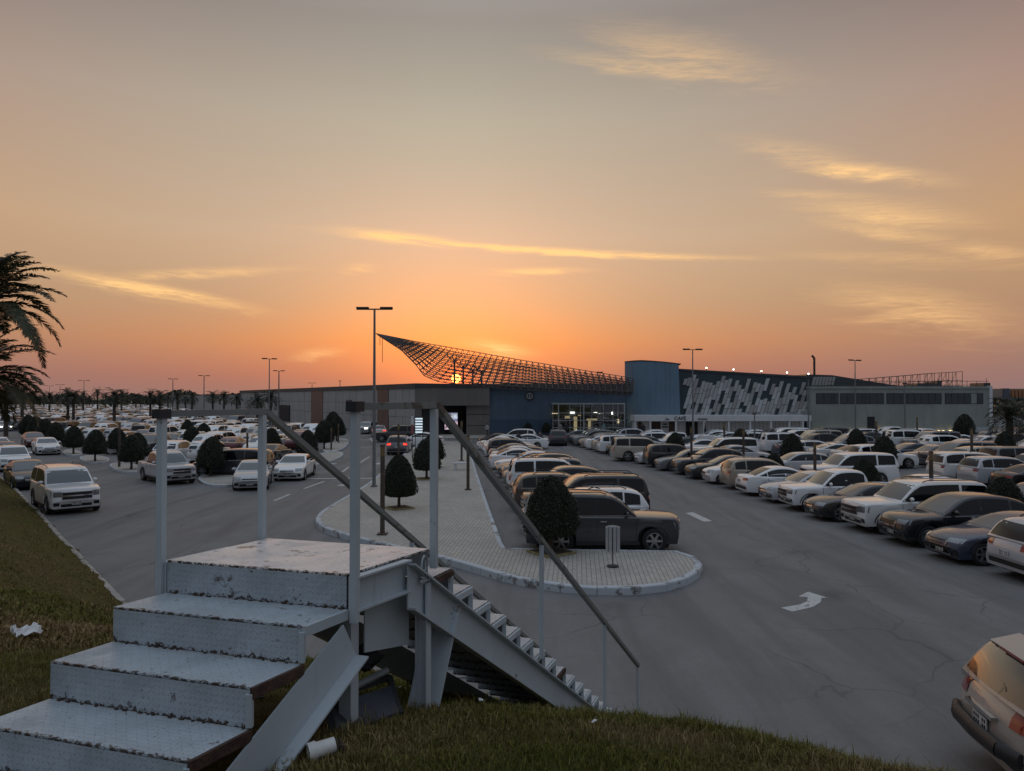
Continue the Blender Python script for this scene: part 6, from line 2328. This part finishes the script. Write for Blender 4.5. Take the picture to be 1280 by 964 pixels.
# landing edge beams
channel(B + udir * .012 - Z * .013, B + RUN * .64 + udir * .012 - Z * .013, .20, .055, 'landing_beam', 1)
channel(A - udir * .012 - Z * .013, A + RUN * .64 - udir * .012 - Z * .013, .20, .055, 'landing_beam', -1)
channel(Dd + rdir * .004 - Z * .013 + udir * .02, C + rdir * .004 - Z * .013 - udir * .02, .18, .0101, 'landing_cross_beam', 1)
# near stringers
for base_, sd in ((B, 1), (A, -1)):
    o = udir * (.012 * sd)
    p0 = base_ + o - skew * .15 - Z * (.15 * RISE + .24)
    p1 = base_ + o - skew * 6.4 - Z * (6.4 * RISE + .24)
    channel(p0, p1, .24, .085, 'stringer', sd, None, False, False)
# far stringers and steps
NF = 20
for base_, sd in ((C, 1), (Dd, -1)):
    o = udir * (.012 * sd)
    p0 = base_ + o - DRUN * .95 - Z * (.05 * RD + .016)
    p1 = base_ + o + DRUN * (NF - 1.25) - Z * ((NF - .25) * RD + .016)
    channel(p0, p1, .25, .06, 'stringer', sd, None, True)
for k in range(1, NF):
    zk = ZL - RD * k
    b0 = C + DRUN * (k - 1); b1 = C + DRUN * k
    a0 = Dd + DRUN * (k - 1); a1 = Dd + DRUN * k
    f_ = lambda p, z: Vector((p.x, p.y, z))
    plate(f_(a0, zk), f_(b0, zk), f_(b1, zk), f_(a1, zk), .010, M['tread'], 'tread')
    plate(f_(b1, zk - .012), f_(a1, zk - .012), f_(a1, zk - RD + .001), f_(b1, zk - RD + .001), .008, M['tread'], 'riser', up=rdir)
    mb = MB()
    mb.beam(f_(b0, zk - .032) + udir * .004, f_(b1, zk - .032) + udir * .004, .03, .045)
    spart(mb, 'tread_end_angle', M['rust'] if k in (1, 9) else M['steel'])
    mb = MB()
    mb.beam(f_(b1, zk - .05) + udir * .004 - rdir * .016, f_(b1, zk - RD) + udir * .004 - rdir * .016, .034, .034)
    spart(mb, 'riser_end_angle', M['steel'])
# posts and rails
RH = .905
def post(p, z0, z1, name='post', w_=.043):
    mb = MB()
    mb.box((p.x, p.y, (z0 + z1) / 2), (w_, w_, z1 - z0), math.atan2(udir.y, udir.x))
    return spart(mb, name, M['steel'])
pA, pB, pC, pD = A - udir * .05 - rdir * .0, B + udir * .045 + rdir * .01, C + udir * .045 - rdir * .02, Dd - udir * .04 - rdir * .02
rzA, rzB = ZL + RH - .03, ZL + RH + .02
post(pA, ZL - .28, rzA); post(pB, ZL - .27, rzB); post(pC, ZL - .12, rzB); post(pD, ZL - .10, rzA)
def rail(p, q_, w_=.05, h=.042):
    mb = MB()
    mb.beam(p, q_, w_, h)
    return spart(mb, 'handrail', M['rail'])
f3 = lambda p, z: Vector((p.x, p.y, z))
rail(f3(pA, rzA + .024) + rdir * .04, f3(pD, rzA + .024) + rdir * .05)
rail(f3(pB, rzB + .024) + rdir * .04, f3(pC, rzB + .024) + rdir * .05)
for p, z in ((pA, rzA), (pB, rzB)):
    mb = MB()
    mb.beam(f3(p, z + .024) - rdir * .045, f3(p, z + .024) + rdir * .04, .07, .058)
    spart(mb, 'rail_end_cap', M['black'])
KR = 19.6
for p, z, nm in ((pC, rzB, 'r'), (pD, rzA, 'l')):
    st0 = f3(p, z + .024) + rdir * .03
    end = f3(p, z + .024) + DRUN * KR - Z * (KR * RD)
    rail(st0, end)
    for k in (6.5, 13.6, KR - .1):
        t_ = f3(p, z) + DRUN * k - Z * (k * RD)
        b_ = ZL - k * RD - .12
        mb = MB()
        mb.box((t_.x, t_.y, (b_ + t_.z) / 2), (.036, .036, t_.z - b_), math.atan2(udir.y, udir.x))
        spart(mb, 'post', M['steel'])
# legs and braces under the landing
lp = C + udir * .02 - RUN * .12
gz = berm_h(lp.x, lp.y) - .15
mb = MB()
mb.beam(f3(lp, gz), f3(lp, ZL - .20), .07, .010, up=rdir)
mb.beam(f3(lp, gz) + udir * .035, f3(lp, ZL - .2) + udir * .035, .010, .065, up=rdir)
mb.beam(f3(lp, gz) - udir * .035, f3(lp, ZL - .2) - udir * .035, .010, .065, up=rdir)
spart(mb, 'leg', M['steel'])
lp2 = Dd - udir * .02 - RUN * .12
mb = MB()
mb.beam(f3(lp2, berm_h(lp2.x, lp2.y) - .15), f3(lp2, ZL - .2), .09, .09, up=rdir)
spart(mb, 'leg', M['steel'])
for p, dx_ in ((A + udir * .06 + rdir * .12, 0), (B - udir * .06 + rdir * .12, 0)):
    mb = MB()
    mb.beam(f3(p, berm_h(p.x, p.y) - .15), f3(p, ZL - .02), .08, .08, up=rdir)
    spart(mb, 'leg', M['steel'])
# panel and diagonal plates beside the leg
p0 = B + RUN * .30 - udir * .06; p1 = C - RUN * .16 - udir * .06
plate(f3(p0, ZL - .52), f3(p1, ZL - .60), f3(p1, ZL - .21), f3(p0, ZL - .21), .008, M['steel'], 'gusset_panel', up=udir)
q0 = C + DRUN * .9 + udir * .0
mb = MB()
mb.beam(f3(lp, gz + .12) + rdir * .06 - udir * .1, f3(q0, ZL - .42) - udir * .1, .012, .17, up=udir.cross(rdir))
mb.beam(f3(lp, gz + .10) + rdir * .10 - udir * .02, f3(q0, ZL - .46) + rdir * .06 - udir * .02, .16, .012, up=rdir)
spart(mb, 'brace', M['steel'])
# torn bracket on the landing beam
mb = MB()
bp0 = C - RUN * .22 + udir * .075 - Z * .07
mb.lathe([(.036, -.006), (.045, 0), (.036, .006)], 12, 'Y', (0, 0, 0))
mb.v = [(x * .4, y, z * 1.5) for x, y, z in mb.v]
mb.v = [tuple(bp0 + rdir * x * 2.0 + udir * y + Z * z) for x, y, z in mb.v]
for k in range(6):
    mb.beam(bp0 + rdir * RND.uniform(-.05, .08) - Z * RND.uniform(.06, .12), bp0 + rdir * RND.uniform(-.05, .1) - Z * RND.uniform(.06, .14), .012, .01)
spart(mb, 'torn_bracket', M['steel'])

# ---------------------------------------------------------------- things lying about the stair
def ground_at(px, py):
    """where a viewing ray meets the bank"""
    d = ray(px, py).normalized()
    t = .5
    while t < 60:
        p = EYE + d * t
        if p.z < max(berm_h(p.x, p.y), 0): return p
        t += .03
    return EYE + d * t
# black broken frame and sheet
c0 = ground_at(470, 905)
fr_ = thing('broken_frame', 'broken black frame with a dark sheet wedged under the landing', 'debris', c0)
def dpart(mb, root, name, m_, smooth=None):
    o = mb.build(name, m_, root, smooth)
    o.location = -Vector(root.location)
    return o
Yd = c0.y
q1, q2, q4 = P(418, 925, Yd - .25), P(408, 872, Yd), P(500, 893, Yd + .2)
q3 = q2 + (q4 - q1)
for a_, b_ in ((q1, q2), (q2, q3), (q3, q4), (q4, q1)):
    mb = MB()
    mb.beam(a_, b_, .035, .035)
    dpart(mb, fr_, 'frame_bar', M['black'])
mb = MB()
n_ = (q2 - q1).cross(q4 - q1).normalized() * .012
m1, m2 = q1.lerp(q2, .05), q4.lerp(q3, .05)
mb.hexa([m1 - n_, m2 - n_, q4.lerp(q3, .75) - n_, q1.lerp(q2, .75) - n_, m1 + n_, m2 + n_, q4.lerp(q3, .75) + n_, q1.lerp(q2, .75) + n_])
dpart(mb, fr_, 'sheet', mat('dark_sheet', (.045, .052, .065), .45, var=.3, vscale=5))
mb = MB()
mb.tube(P(424, 868, Yd + .1), P(484, 838, Yd + .4), .022, n=8)
dpart(mb, fr_, 'cross_tube', M['pipe'], 40)
# rag
c1 = P(458, 822, Yd + .55)
rg = thing('dark_rag', 'bundled dark rag caught under the landing edge', 'rag', c1)
mb = MB()
rn = random.Random(5)
N = 12
vs, fs = [], []
for i in range(7):
    for k in range(N):
        a = 2 * PI * k / N
        rr = math.sin(PI * (i + .15) / 6.4) * (1 + .3 * rn.uniform(-1, 1))
        vs.append((.10 * rr * math.cos(a), .08 * rr * math.sin(a), .10 * (1 - i / 3) + .02 * rn.uniform(-1, 1)))
for i in range(6):
    for k in range(N): fs.append((i * N + k, (i + 1) * N + k, (i + 1) * N + (k + 1) % N, i * N + (k + 1) % N))
mb.add(vs, fs)
mb.build('cloth', M['black'], rg, 60)
mb = MB()
mb.path([(-.12, -.02, -.1), (-.05, -.05, -.02), (.04, -.06, -.05)], [.02, .03, .02], 6)
mb.build('strap', M['black'], rg)
# white plastic pipe end
c2 = ground_at(404, 948)
pp_ = thing('plastic_pipe', 'short white plastic pipe end lying in the grass below the stair', 'pipe', c2)
ax = Vector((-.86, -.45, -.12)).normalized()
s_ = ax.cross(Z).normalized(); t_ = s_.cross(ax)
def ring_mesh(prof, n=20):
    vs = []
    for h, r in prof:
        for k in range(n):
            a = 2 * PI * k / n
            vs.append(ax * h + s_ * (r * math.cos(a)) + t_ * (r * math.sin(a)) + Vector((0, 0, .05)))
    m_ = len(prof)
    fs = [(i * n + k, i * n + (k + 1) % n, (i + 1) * n + (k + 1) % n, (i + 1) * n + k) for i in range(m_ - 1) for k in range(n)]
    mb = MB(); mb.add(vs, fs); return mb
ring_mesh([(-.06, .038), (.035, .042), (.035, .049), (.075, .049), (.075, .041), (-.05, .034)]).build('pipe', M['pvc'], pp_, 40)
mb = MB()
mb.path([Vector((.05, .03, .05)), Vector((.075, .05, .02)), Vector((.08, .06, -.03))], [.04, .035, .03], 8)
mb.build('black_sleeve', M['black'], pp_, 50)
# two old pipes in the shade below the far flight
for (a, b), lb, r in ((((540, 836), (622, 838)), 'long grey pipe lying in the shade under the far flight', .022), (((552, 849), (640, 846)), 'lower grey pipe lying beside the longer one under the flight', .02), (((497, 862), (545, 851)), 'pale pipe half buried in the grass by the stair leg', .016)):
    pa, pb = ground_at(*a), ground_at(*b)
    if (pb - pa).length > 2.5: pb = pa + (pb - pa).normalized() * 1.2
    t = thing('old_pipe', lb, 'pipe', pa, 0, 'old pipes under the stair')
    mb = MB()
    up_ = Vector((0, 0, r * .8))
    mid = (pa + pb) / 2 + Vector((0, 0, .006))
    mb.path([up_, mid - pa + up_, pb - pa + up_], [r, r, r], 10)
    mb.build('pipe', M['pipe'], t, 40)
    mb = MB()
    mb.tube(pb - pa + up_ - (pb - pa).normalized() * .05, pb - pa + up_ + (pb - pa).normalized() * .01, r * 1.25, n=10)
    mb.build('coupling', M['pipe'], t, 40)
# paper litter
def paper(px, py, size, label, seed, grp_='paper litter'):
    c = ground_at(px, py)
    rn = random.Random(seed)
    n = 7
    vs = [(size * (i / n - .5) + rn.uniform(-.1, .1) * size / 3, size * .7 * (j / n - .5) + rn.uniform(-.1, .1) * size / 3, .05 + rn.uniform(-.22, .22) * size * .5 + .25 * size * abs(math.sin(i * 1.2 + j))) for j in range(n + 1) for i in range(n + 1)]
    fs = [(j * (n + 1) + i, j * (n + 1) + i + 1, (j + 1) * (n + 1) + i + 1, (j + 1) * (n + 1) + i) for j in range(n) for i in range(n)]
    mb = MB(); mb.add(vs, fs)
    o = mb.build('paper_scrap', M['paper'], None, None, c)
    o.rotation_euler = (.25, .1, seed)
    tag(o, label, 'litter', grp_)
paper(31, 799, .2, 'crumpled white paper on the grass left of the steps', 1)
paper(599, 886, .045, 'tiny white paper scrap on the grass below the far flight', 2)
paper(746, 914, .03, 'tiny pale scrap on the bare patch of grass', 4)
# weed growing by the leg
wl = ground_at(512, 868)
wd_ = thing('weed', 'thin leafy weed growing beside the stair leg', 'plant', wl)
ms, ml = MB(), MB()
rn = random.Random(3)
for s in range(4):
    pts = [Vector((rn.uniform(-.03, .03), rn.uniform(-.03, .03), -.02))]
    dv = Vector((rn.uniform(-.25, .25), rn.uniform(-.2, .2), 1)).normalized()
    H_ = (.42, .3, .2, .16)[s]
    for k in range(6):
        pts.append(pts[-1] + dv * H_ / 6)
        dv = (dv + Vector((rn.uniform(-.15, .15), rn.uniform(-.15, .15), 0))).normalized()
    ms.path(pts, [.004] * 7, 5)
    for k in range(1, 7):
        for _ in range(3):
            a = rn.uniform(0, 6.28)
            d = Vector((math.cos(a), math.sin(a), .5)).normalized()
            e = d.cross(Z).normalized() * .008
            l = rn.uniform(.03, .06)
            ml.add([pts[k], pts[k] + d * l * .5 + e, pts[k] + d * l, pts[k] + d * l * .5 - e], [(0, 1, 2, 3)])
ms.build('stem', M['bark'], wd_)
ml.build('leaves', leaf_mat('weed_leaf', (.03, .05, .015), (.06, .09, .03)), wd_)

# ---------------------------------------------------------------- litter bin on the island
x, y = at(766, 717)
bn = thing('litter_bin', 'fluted silver litter bin on a thin post at the walkway end', 'bin', (x, y, KH))
binm = mat('galvanised_bin', (.50, .52, .53), .35, .5, var=.15, vscale=5)
mb = MB(); mb.tube((0, 0, .44), (0, 0, 1.1), .14, n=16); mb.build('liner', M['darkpole'], bn, 40)
mb = MB(); mb.tube((0, 0, .42), (0, 0, 1.12), .046, .048, n=10); slat = mb.mesh('slat', binm, 40)
for k in range(9): link('slat', slat, bn, (.16 * math.cos(2 * PI * k / 9), .16 * math.sin(2 * PI * k / 9), 0))
mb = MB(); mb.lathe([(.17, 1.10), (.17, 1.135), (.06, 1.16), (.0, 1.17)], 20); mb.lathe([(0, 1.1), (.17, 1.1)], 20); mb.build('lid', M['pole'], bn, 40)
mb = MB(); mb.tube((0, 0, 0), (0, 0, .44), .022, n=8); mb.build('post', M['pole'], bn, 40)
mb = MB(); mb.tube((0, 0, 0), (0, 0, .025), .17, n=16); mb.build('foot_plate', M['darkpole'], bn, 40)
# low white bench block on the walkway
x, y = at(577, 591)
bk = thing('concrete_bench', 'low pale bench slab lying on the far walkway', 'bench', (x, y, KH))
mb = MB(); mb.box((0, 0, .42), (1.2, .42, .09)); mb.build('seat', M['white'], bk)
for s in (-1, 1):
    mb = MB(); mb.box((s * .42, 0, .19), (.14, .36, .38)); mb.build('support', M['white'], bk)

# ---------------------------------------------------------------- people, far off
def person_mesh(seed, robe=False):
    rn = random.Random(seed)
    me = bpy.data.meshes.new('person')
    sw = rn.uniform(.08, .2)
    V = [(0, 0, .98), (0, 0, 1.2), (0, .01, 1.42), (0, .01, 1.52), (0, .02, 1.62), (0, .03, 1.73),
         (.10, 0, .92), (.11, sw, .50), (.11, sw * .7, .08), (.11, sw * .7 + .16, .04), (-.10, 0, .92), (-.11, -sw, .50), (-.11, -sw * 1.6, .09), (-.11, -sw * 1.6 + .15, .04),
         (.19, .0, 1.40), (.26, -.06, 1.14), (.25, .06, .90), (.25, .09, .82), (-.19, 0, 1.40), (-.26, .05, 1.14), (-.25, .14, .92), (-.25, .17, .84)]
    E = [(0, 1), (1, 2), (2, 3), (3, 4), (4, 5), (0, 6), (6, 7), (7, 8), (8, 9), (0, 10), (10, 11), (11, 12), (12, 13), (2, 14), (14, 15), (15, 16), (16, 17), (2, 18), (18, 19), (19, 20), (20, 21)]
    R = [(.15, .11), (.15, .11), (.16, .10), (.055, .055), (.085, .10), (.075, .085), (.095, .10), (.07, .075), (.045, .05), (.04, .03), (.095, .10), (.07, .075), (.045, .05), (.04, .03),
         (.065, .065), (.05, .05), (.038, .038), (.03, .04), (.065, .065), (.05, .05), (.038, .038), (.03, .04)]
    if robe: R[6] = R[10] = (.13, .13); R[7] = R[11] = (.13, .13); R[8] = R[12] = (.12, .12)
    me.from_pydata(V, E, [])
    o = bpy.data.objects.new('person', me)
    COL.objects.link(o)
    mo = o.modifiers.new('skin', 'SKIN')
    for sv, r in zip(me.skin_vertices[0].data, R): sv.radius = r
    me.skin_vertices[0].data[0].use_root = True
    o.modifiers.new('sub', 'SUBSURF').levels = 1
    dg = bpy.context.evaluated_depsgraph_get()
    m2 = bpy.data.meshes.new_from_object(o.evaluated_get(dg))
    bpy.data.objects.remove(o)
    return m2
SKIN = mat('skin', (.30, .19, .13), .6)
HAIR = mat('dark_hair', (.012, .01, .009), .6)
def person(x, y, z, rz, top, legs, label, seed, robe=False, scarf=None):
    me = person_mesh(seed, robe)
    for m_ in (mat('shirt', top, .8), mat('trousers', legs, .8), SKIN, scarf or HAIR, M['plastic']): me.materials.append(m_)
    mi = []
    for p in me.polygons:
        c = p.center
        if c.z > 1.66 or (c.z > 1.55 and c.y < .0): k = 3
        elif c.z > 1.5: k = 2
        elif abs(c.x) > .2 and c.z < .9: k = 2
        elif c.z > .95: k = 0
        elif c.z > .09: k = 1
        else: k = 4
        mi.append(k)
    me.polygons.foreach_set('material_index', mi)
    me.polygons.foreach_set('use_smooth', [True] * len(mi))
    o = link('person', me, None, (x, y, z), (0, 0, rz))
    return tag(o, label, 'person')
def person_at(px, py, *a, z=0.0, **k):
    g_ = G(px, py, z)
    return person(g_.x, g_.y, z, *a, **k)
person_at(675, 561.5, PI, (.10, .09, .10), (.05, .05, .06), 'person in dark clothes walking in the aisle near the parked cars', 1)
person_at(648, 562.5, .6, (.03, .03, .04), (.02, .02, .02), 'person in black standing behind the parked row by the aisle', 2, True)
person(px2(700, 92), 92.5, .16, 2.6, (.30, .30, .31), (.05, .05, .06), 'person in a grey top at the left of the glass entrance', 3)
person(px2(708, 92), 92.8, .16, 2.9, (.05, .05, .06), (.04, .04, .05), 'person in dark clothes by the glass entrance door', 4)
person(px2(755, 92), 92.4, .16, -2.6, (.22, .34, .36), (.05, .06, .09), 'person in a teal top at the right of the glass entrance', 5)
person(px2(804.5, 89), 89.3, .16, .3, (.02, .02, .025), (.02, .02, .025), 'person in black standing at the cafe canopy', 6, True)
person(px2(609, 90), 90.0, .16, .9, (.5, .5, .5), (.06, .06, .07), 'person in a white shirt before the taupe wall', 7)
person(px2(883, 89), 89.6, .16, 1.4, (.03, .03, .035), (.03, .03, .035), 'person in black before the white shopfront', 8)

# ---------------------------------------------------------------- grass on the bank
def grass(nb, rmin, rmax, hmin, hmax, wmin, wmax, seed):
    rn = np.random.RandomState(seed)
    r = rmin * (rmax / rmin) ** rn.rand(nb * 2)
    th = rn.uniform(-.66, .66, nb * 2)
    x, y = r * np.sin(th), r * np.cos(th)
    s = toe_dist(x, y)
    ok = s > .12
    x, y = x[ok][:nb], y[ok][:nb]
    z = berm_z(x, y)
    # worn, dry and green patches
    pa = .5 + .5 * np.sin(x * .9 + 1.3 * np.sin(y * .7)) * np.sin(y * 1.1 + .8 * np.sin(x * 1.3 + 2))
    pb = .5 + .5 * np.sin(x * 2.7 + 2.0 * np.sin(y * 2.1 + 1)) * np.sin(y * 3.1 + np.sin(x * 2.0))
    bare = np.exp(-(((x - .75) / .45) ** 2 + ((y - 3.95) / .22) ** 2))
    left = np.clip((-x - 2.5) / 2, 0, 1)
    dry = np.clip(.38 + .85 * (pa - .5) + .4 * (pb - .5) + 1.0 * bare + .25 * left + .4 * np.clip((x - .9) / 1.5, 0, 1) + rn.normal(0, .24, len(x)), 0, 1)
    # bare strip where the stair stands
    ux, uy = x - A.x, y - A.y
    al = (ux * rdir.x + uy * rdir.y)
    keep = rn.rand(len(x)) > .75 * bare
    lat = ux * udir.x + uy * udir.y - (0)
    under = (lat > -.02) & (lat < 1.05) & (al > -2.2) & (al < 1.6)
    keep &= ~(under & (rn.rand(len(x)) < .93))
    x, y, z, dry = x[keep], y[keep], z[keep], dry[keep]
    n = len(x)
    dist = np.hypot(x, y)
    tuft = .5 + .5 * np.sin(x * 9 + 3 * np.sin(y * 5)) * np.sin(y * 11 + 2 * np.sin(x * 7))
    h = rn.uniform(hmin, hmax, n) * (.5 + 1.1 * tuft ** 2 + 1.3 * rn.rand(n) ** 9)
    wv = rn.uniform(wmin, wmax, n)
    a = rn.uniform(0, 2 * PI, n)
    lean = rn.uniform(.1, .95, n)
    la = rn.uniform(0, 2 * PI, n)
    bx_, by_ = np.cos(a) * wv, np.sin(a) * wv
    lx, ly = np.cos(la) * lean * h, np.sin(la) * lean * h
    V = np.zeros((n, 5, 3), np.float32)
    V[:, 0] = np.c_[x - bx_, y - by_, z - .01]
    V[:, 1] = np.c_[x + bx_, y + by_, z - .01]
    V[:, 2] = np.c_[x + bx_ * .7 + lx * .4, y + by_ * .7 + ly * .4, z + h * .6]
    V[:, 3] = np.c_[x - bx_ * .7 + lx * .4, y - by_ * .7 + ly * .4, z + h * .6]
    V[:, 4] = np.c_[x + lx, y + ly, z + h * (1 - .3 * lean)]
    i0 = np.arange(n)[:, None] * 5
    quads = i0 + np.array([0, 1, 2, 3])
    tris = i0 + np.array([3, 2, 4])
    me = bpy.data.meshes.new('grass')
    me.vertices.add(n * 5)
    me.vertices.foreach_set('co', V.ravel())
    me.loops.add(n * 7)
    me.loops.foreach_set('vertex_index', np.concatenate([quads, tris], 1).ravel().astype(np.int32))
    me.polygons.add(n * 2)
    stt = (np.arange(n)[:, None] * 7 + np.array([0, 4])).ravel()
    me.polygons.foreach_set('loop_start', stt.astype(np.int32))
    g0 = np.array([.070, .084, .014]); g1 = np.array([.195, .190, .042]); d0 = np.array([.42, .31, .16]); d1 = np.array([.16, .10, .045])
    t1 = rn.rand(n)[:, None]
    green = g0 + (g1 - g0) * t1
    brown = d1 + (d0 - d1) * rn.rand(n)[:, None]
    c = green + (brown - green) * dry[:, None]
    ca = me.attributes.new('col', 'FLOAT_COLOR', 'FACE')
    cc = np.repeat(np.c_[c, np.ones(n)], 2, axis=0).astype(np.float32)
    ca.data.foreach_set('color', cc.ravel())
    me.materials.append(M['grass'])
    me.update(calc_edges=True)
    me.validate()
    return me
tag(link('grass', grass(260000, 2.2, 9, .012, .052, .0016, .0038, 1)), 'short patchy green and dry grass near the stair', 'grass', kind='stuff')
tag(link('grass', grass(130000, 7, 60, .015, .055, .006, .014, 2)), 'grass on the bank along the left road', 'grass', kind='stuff')
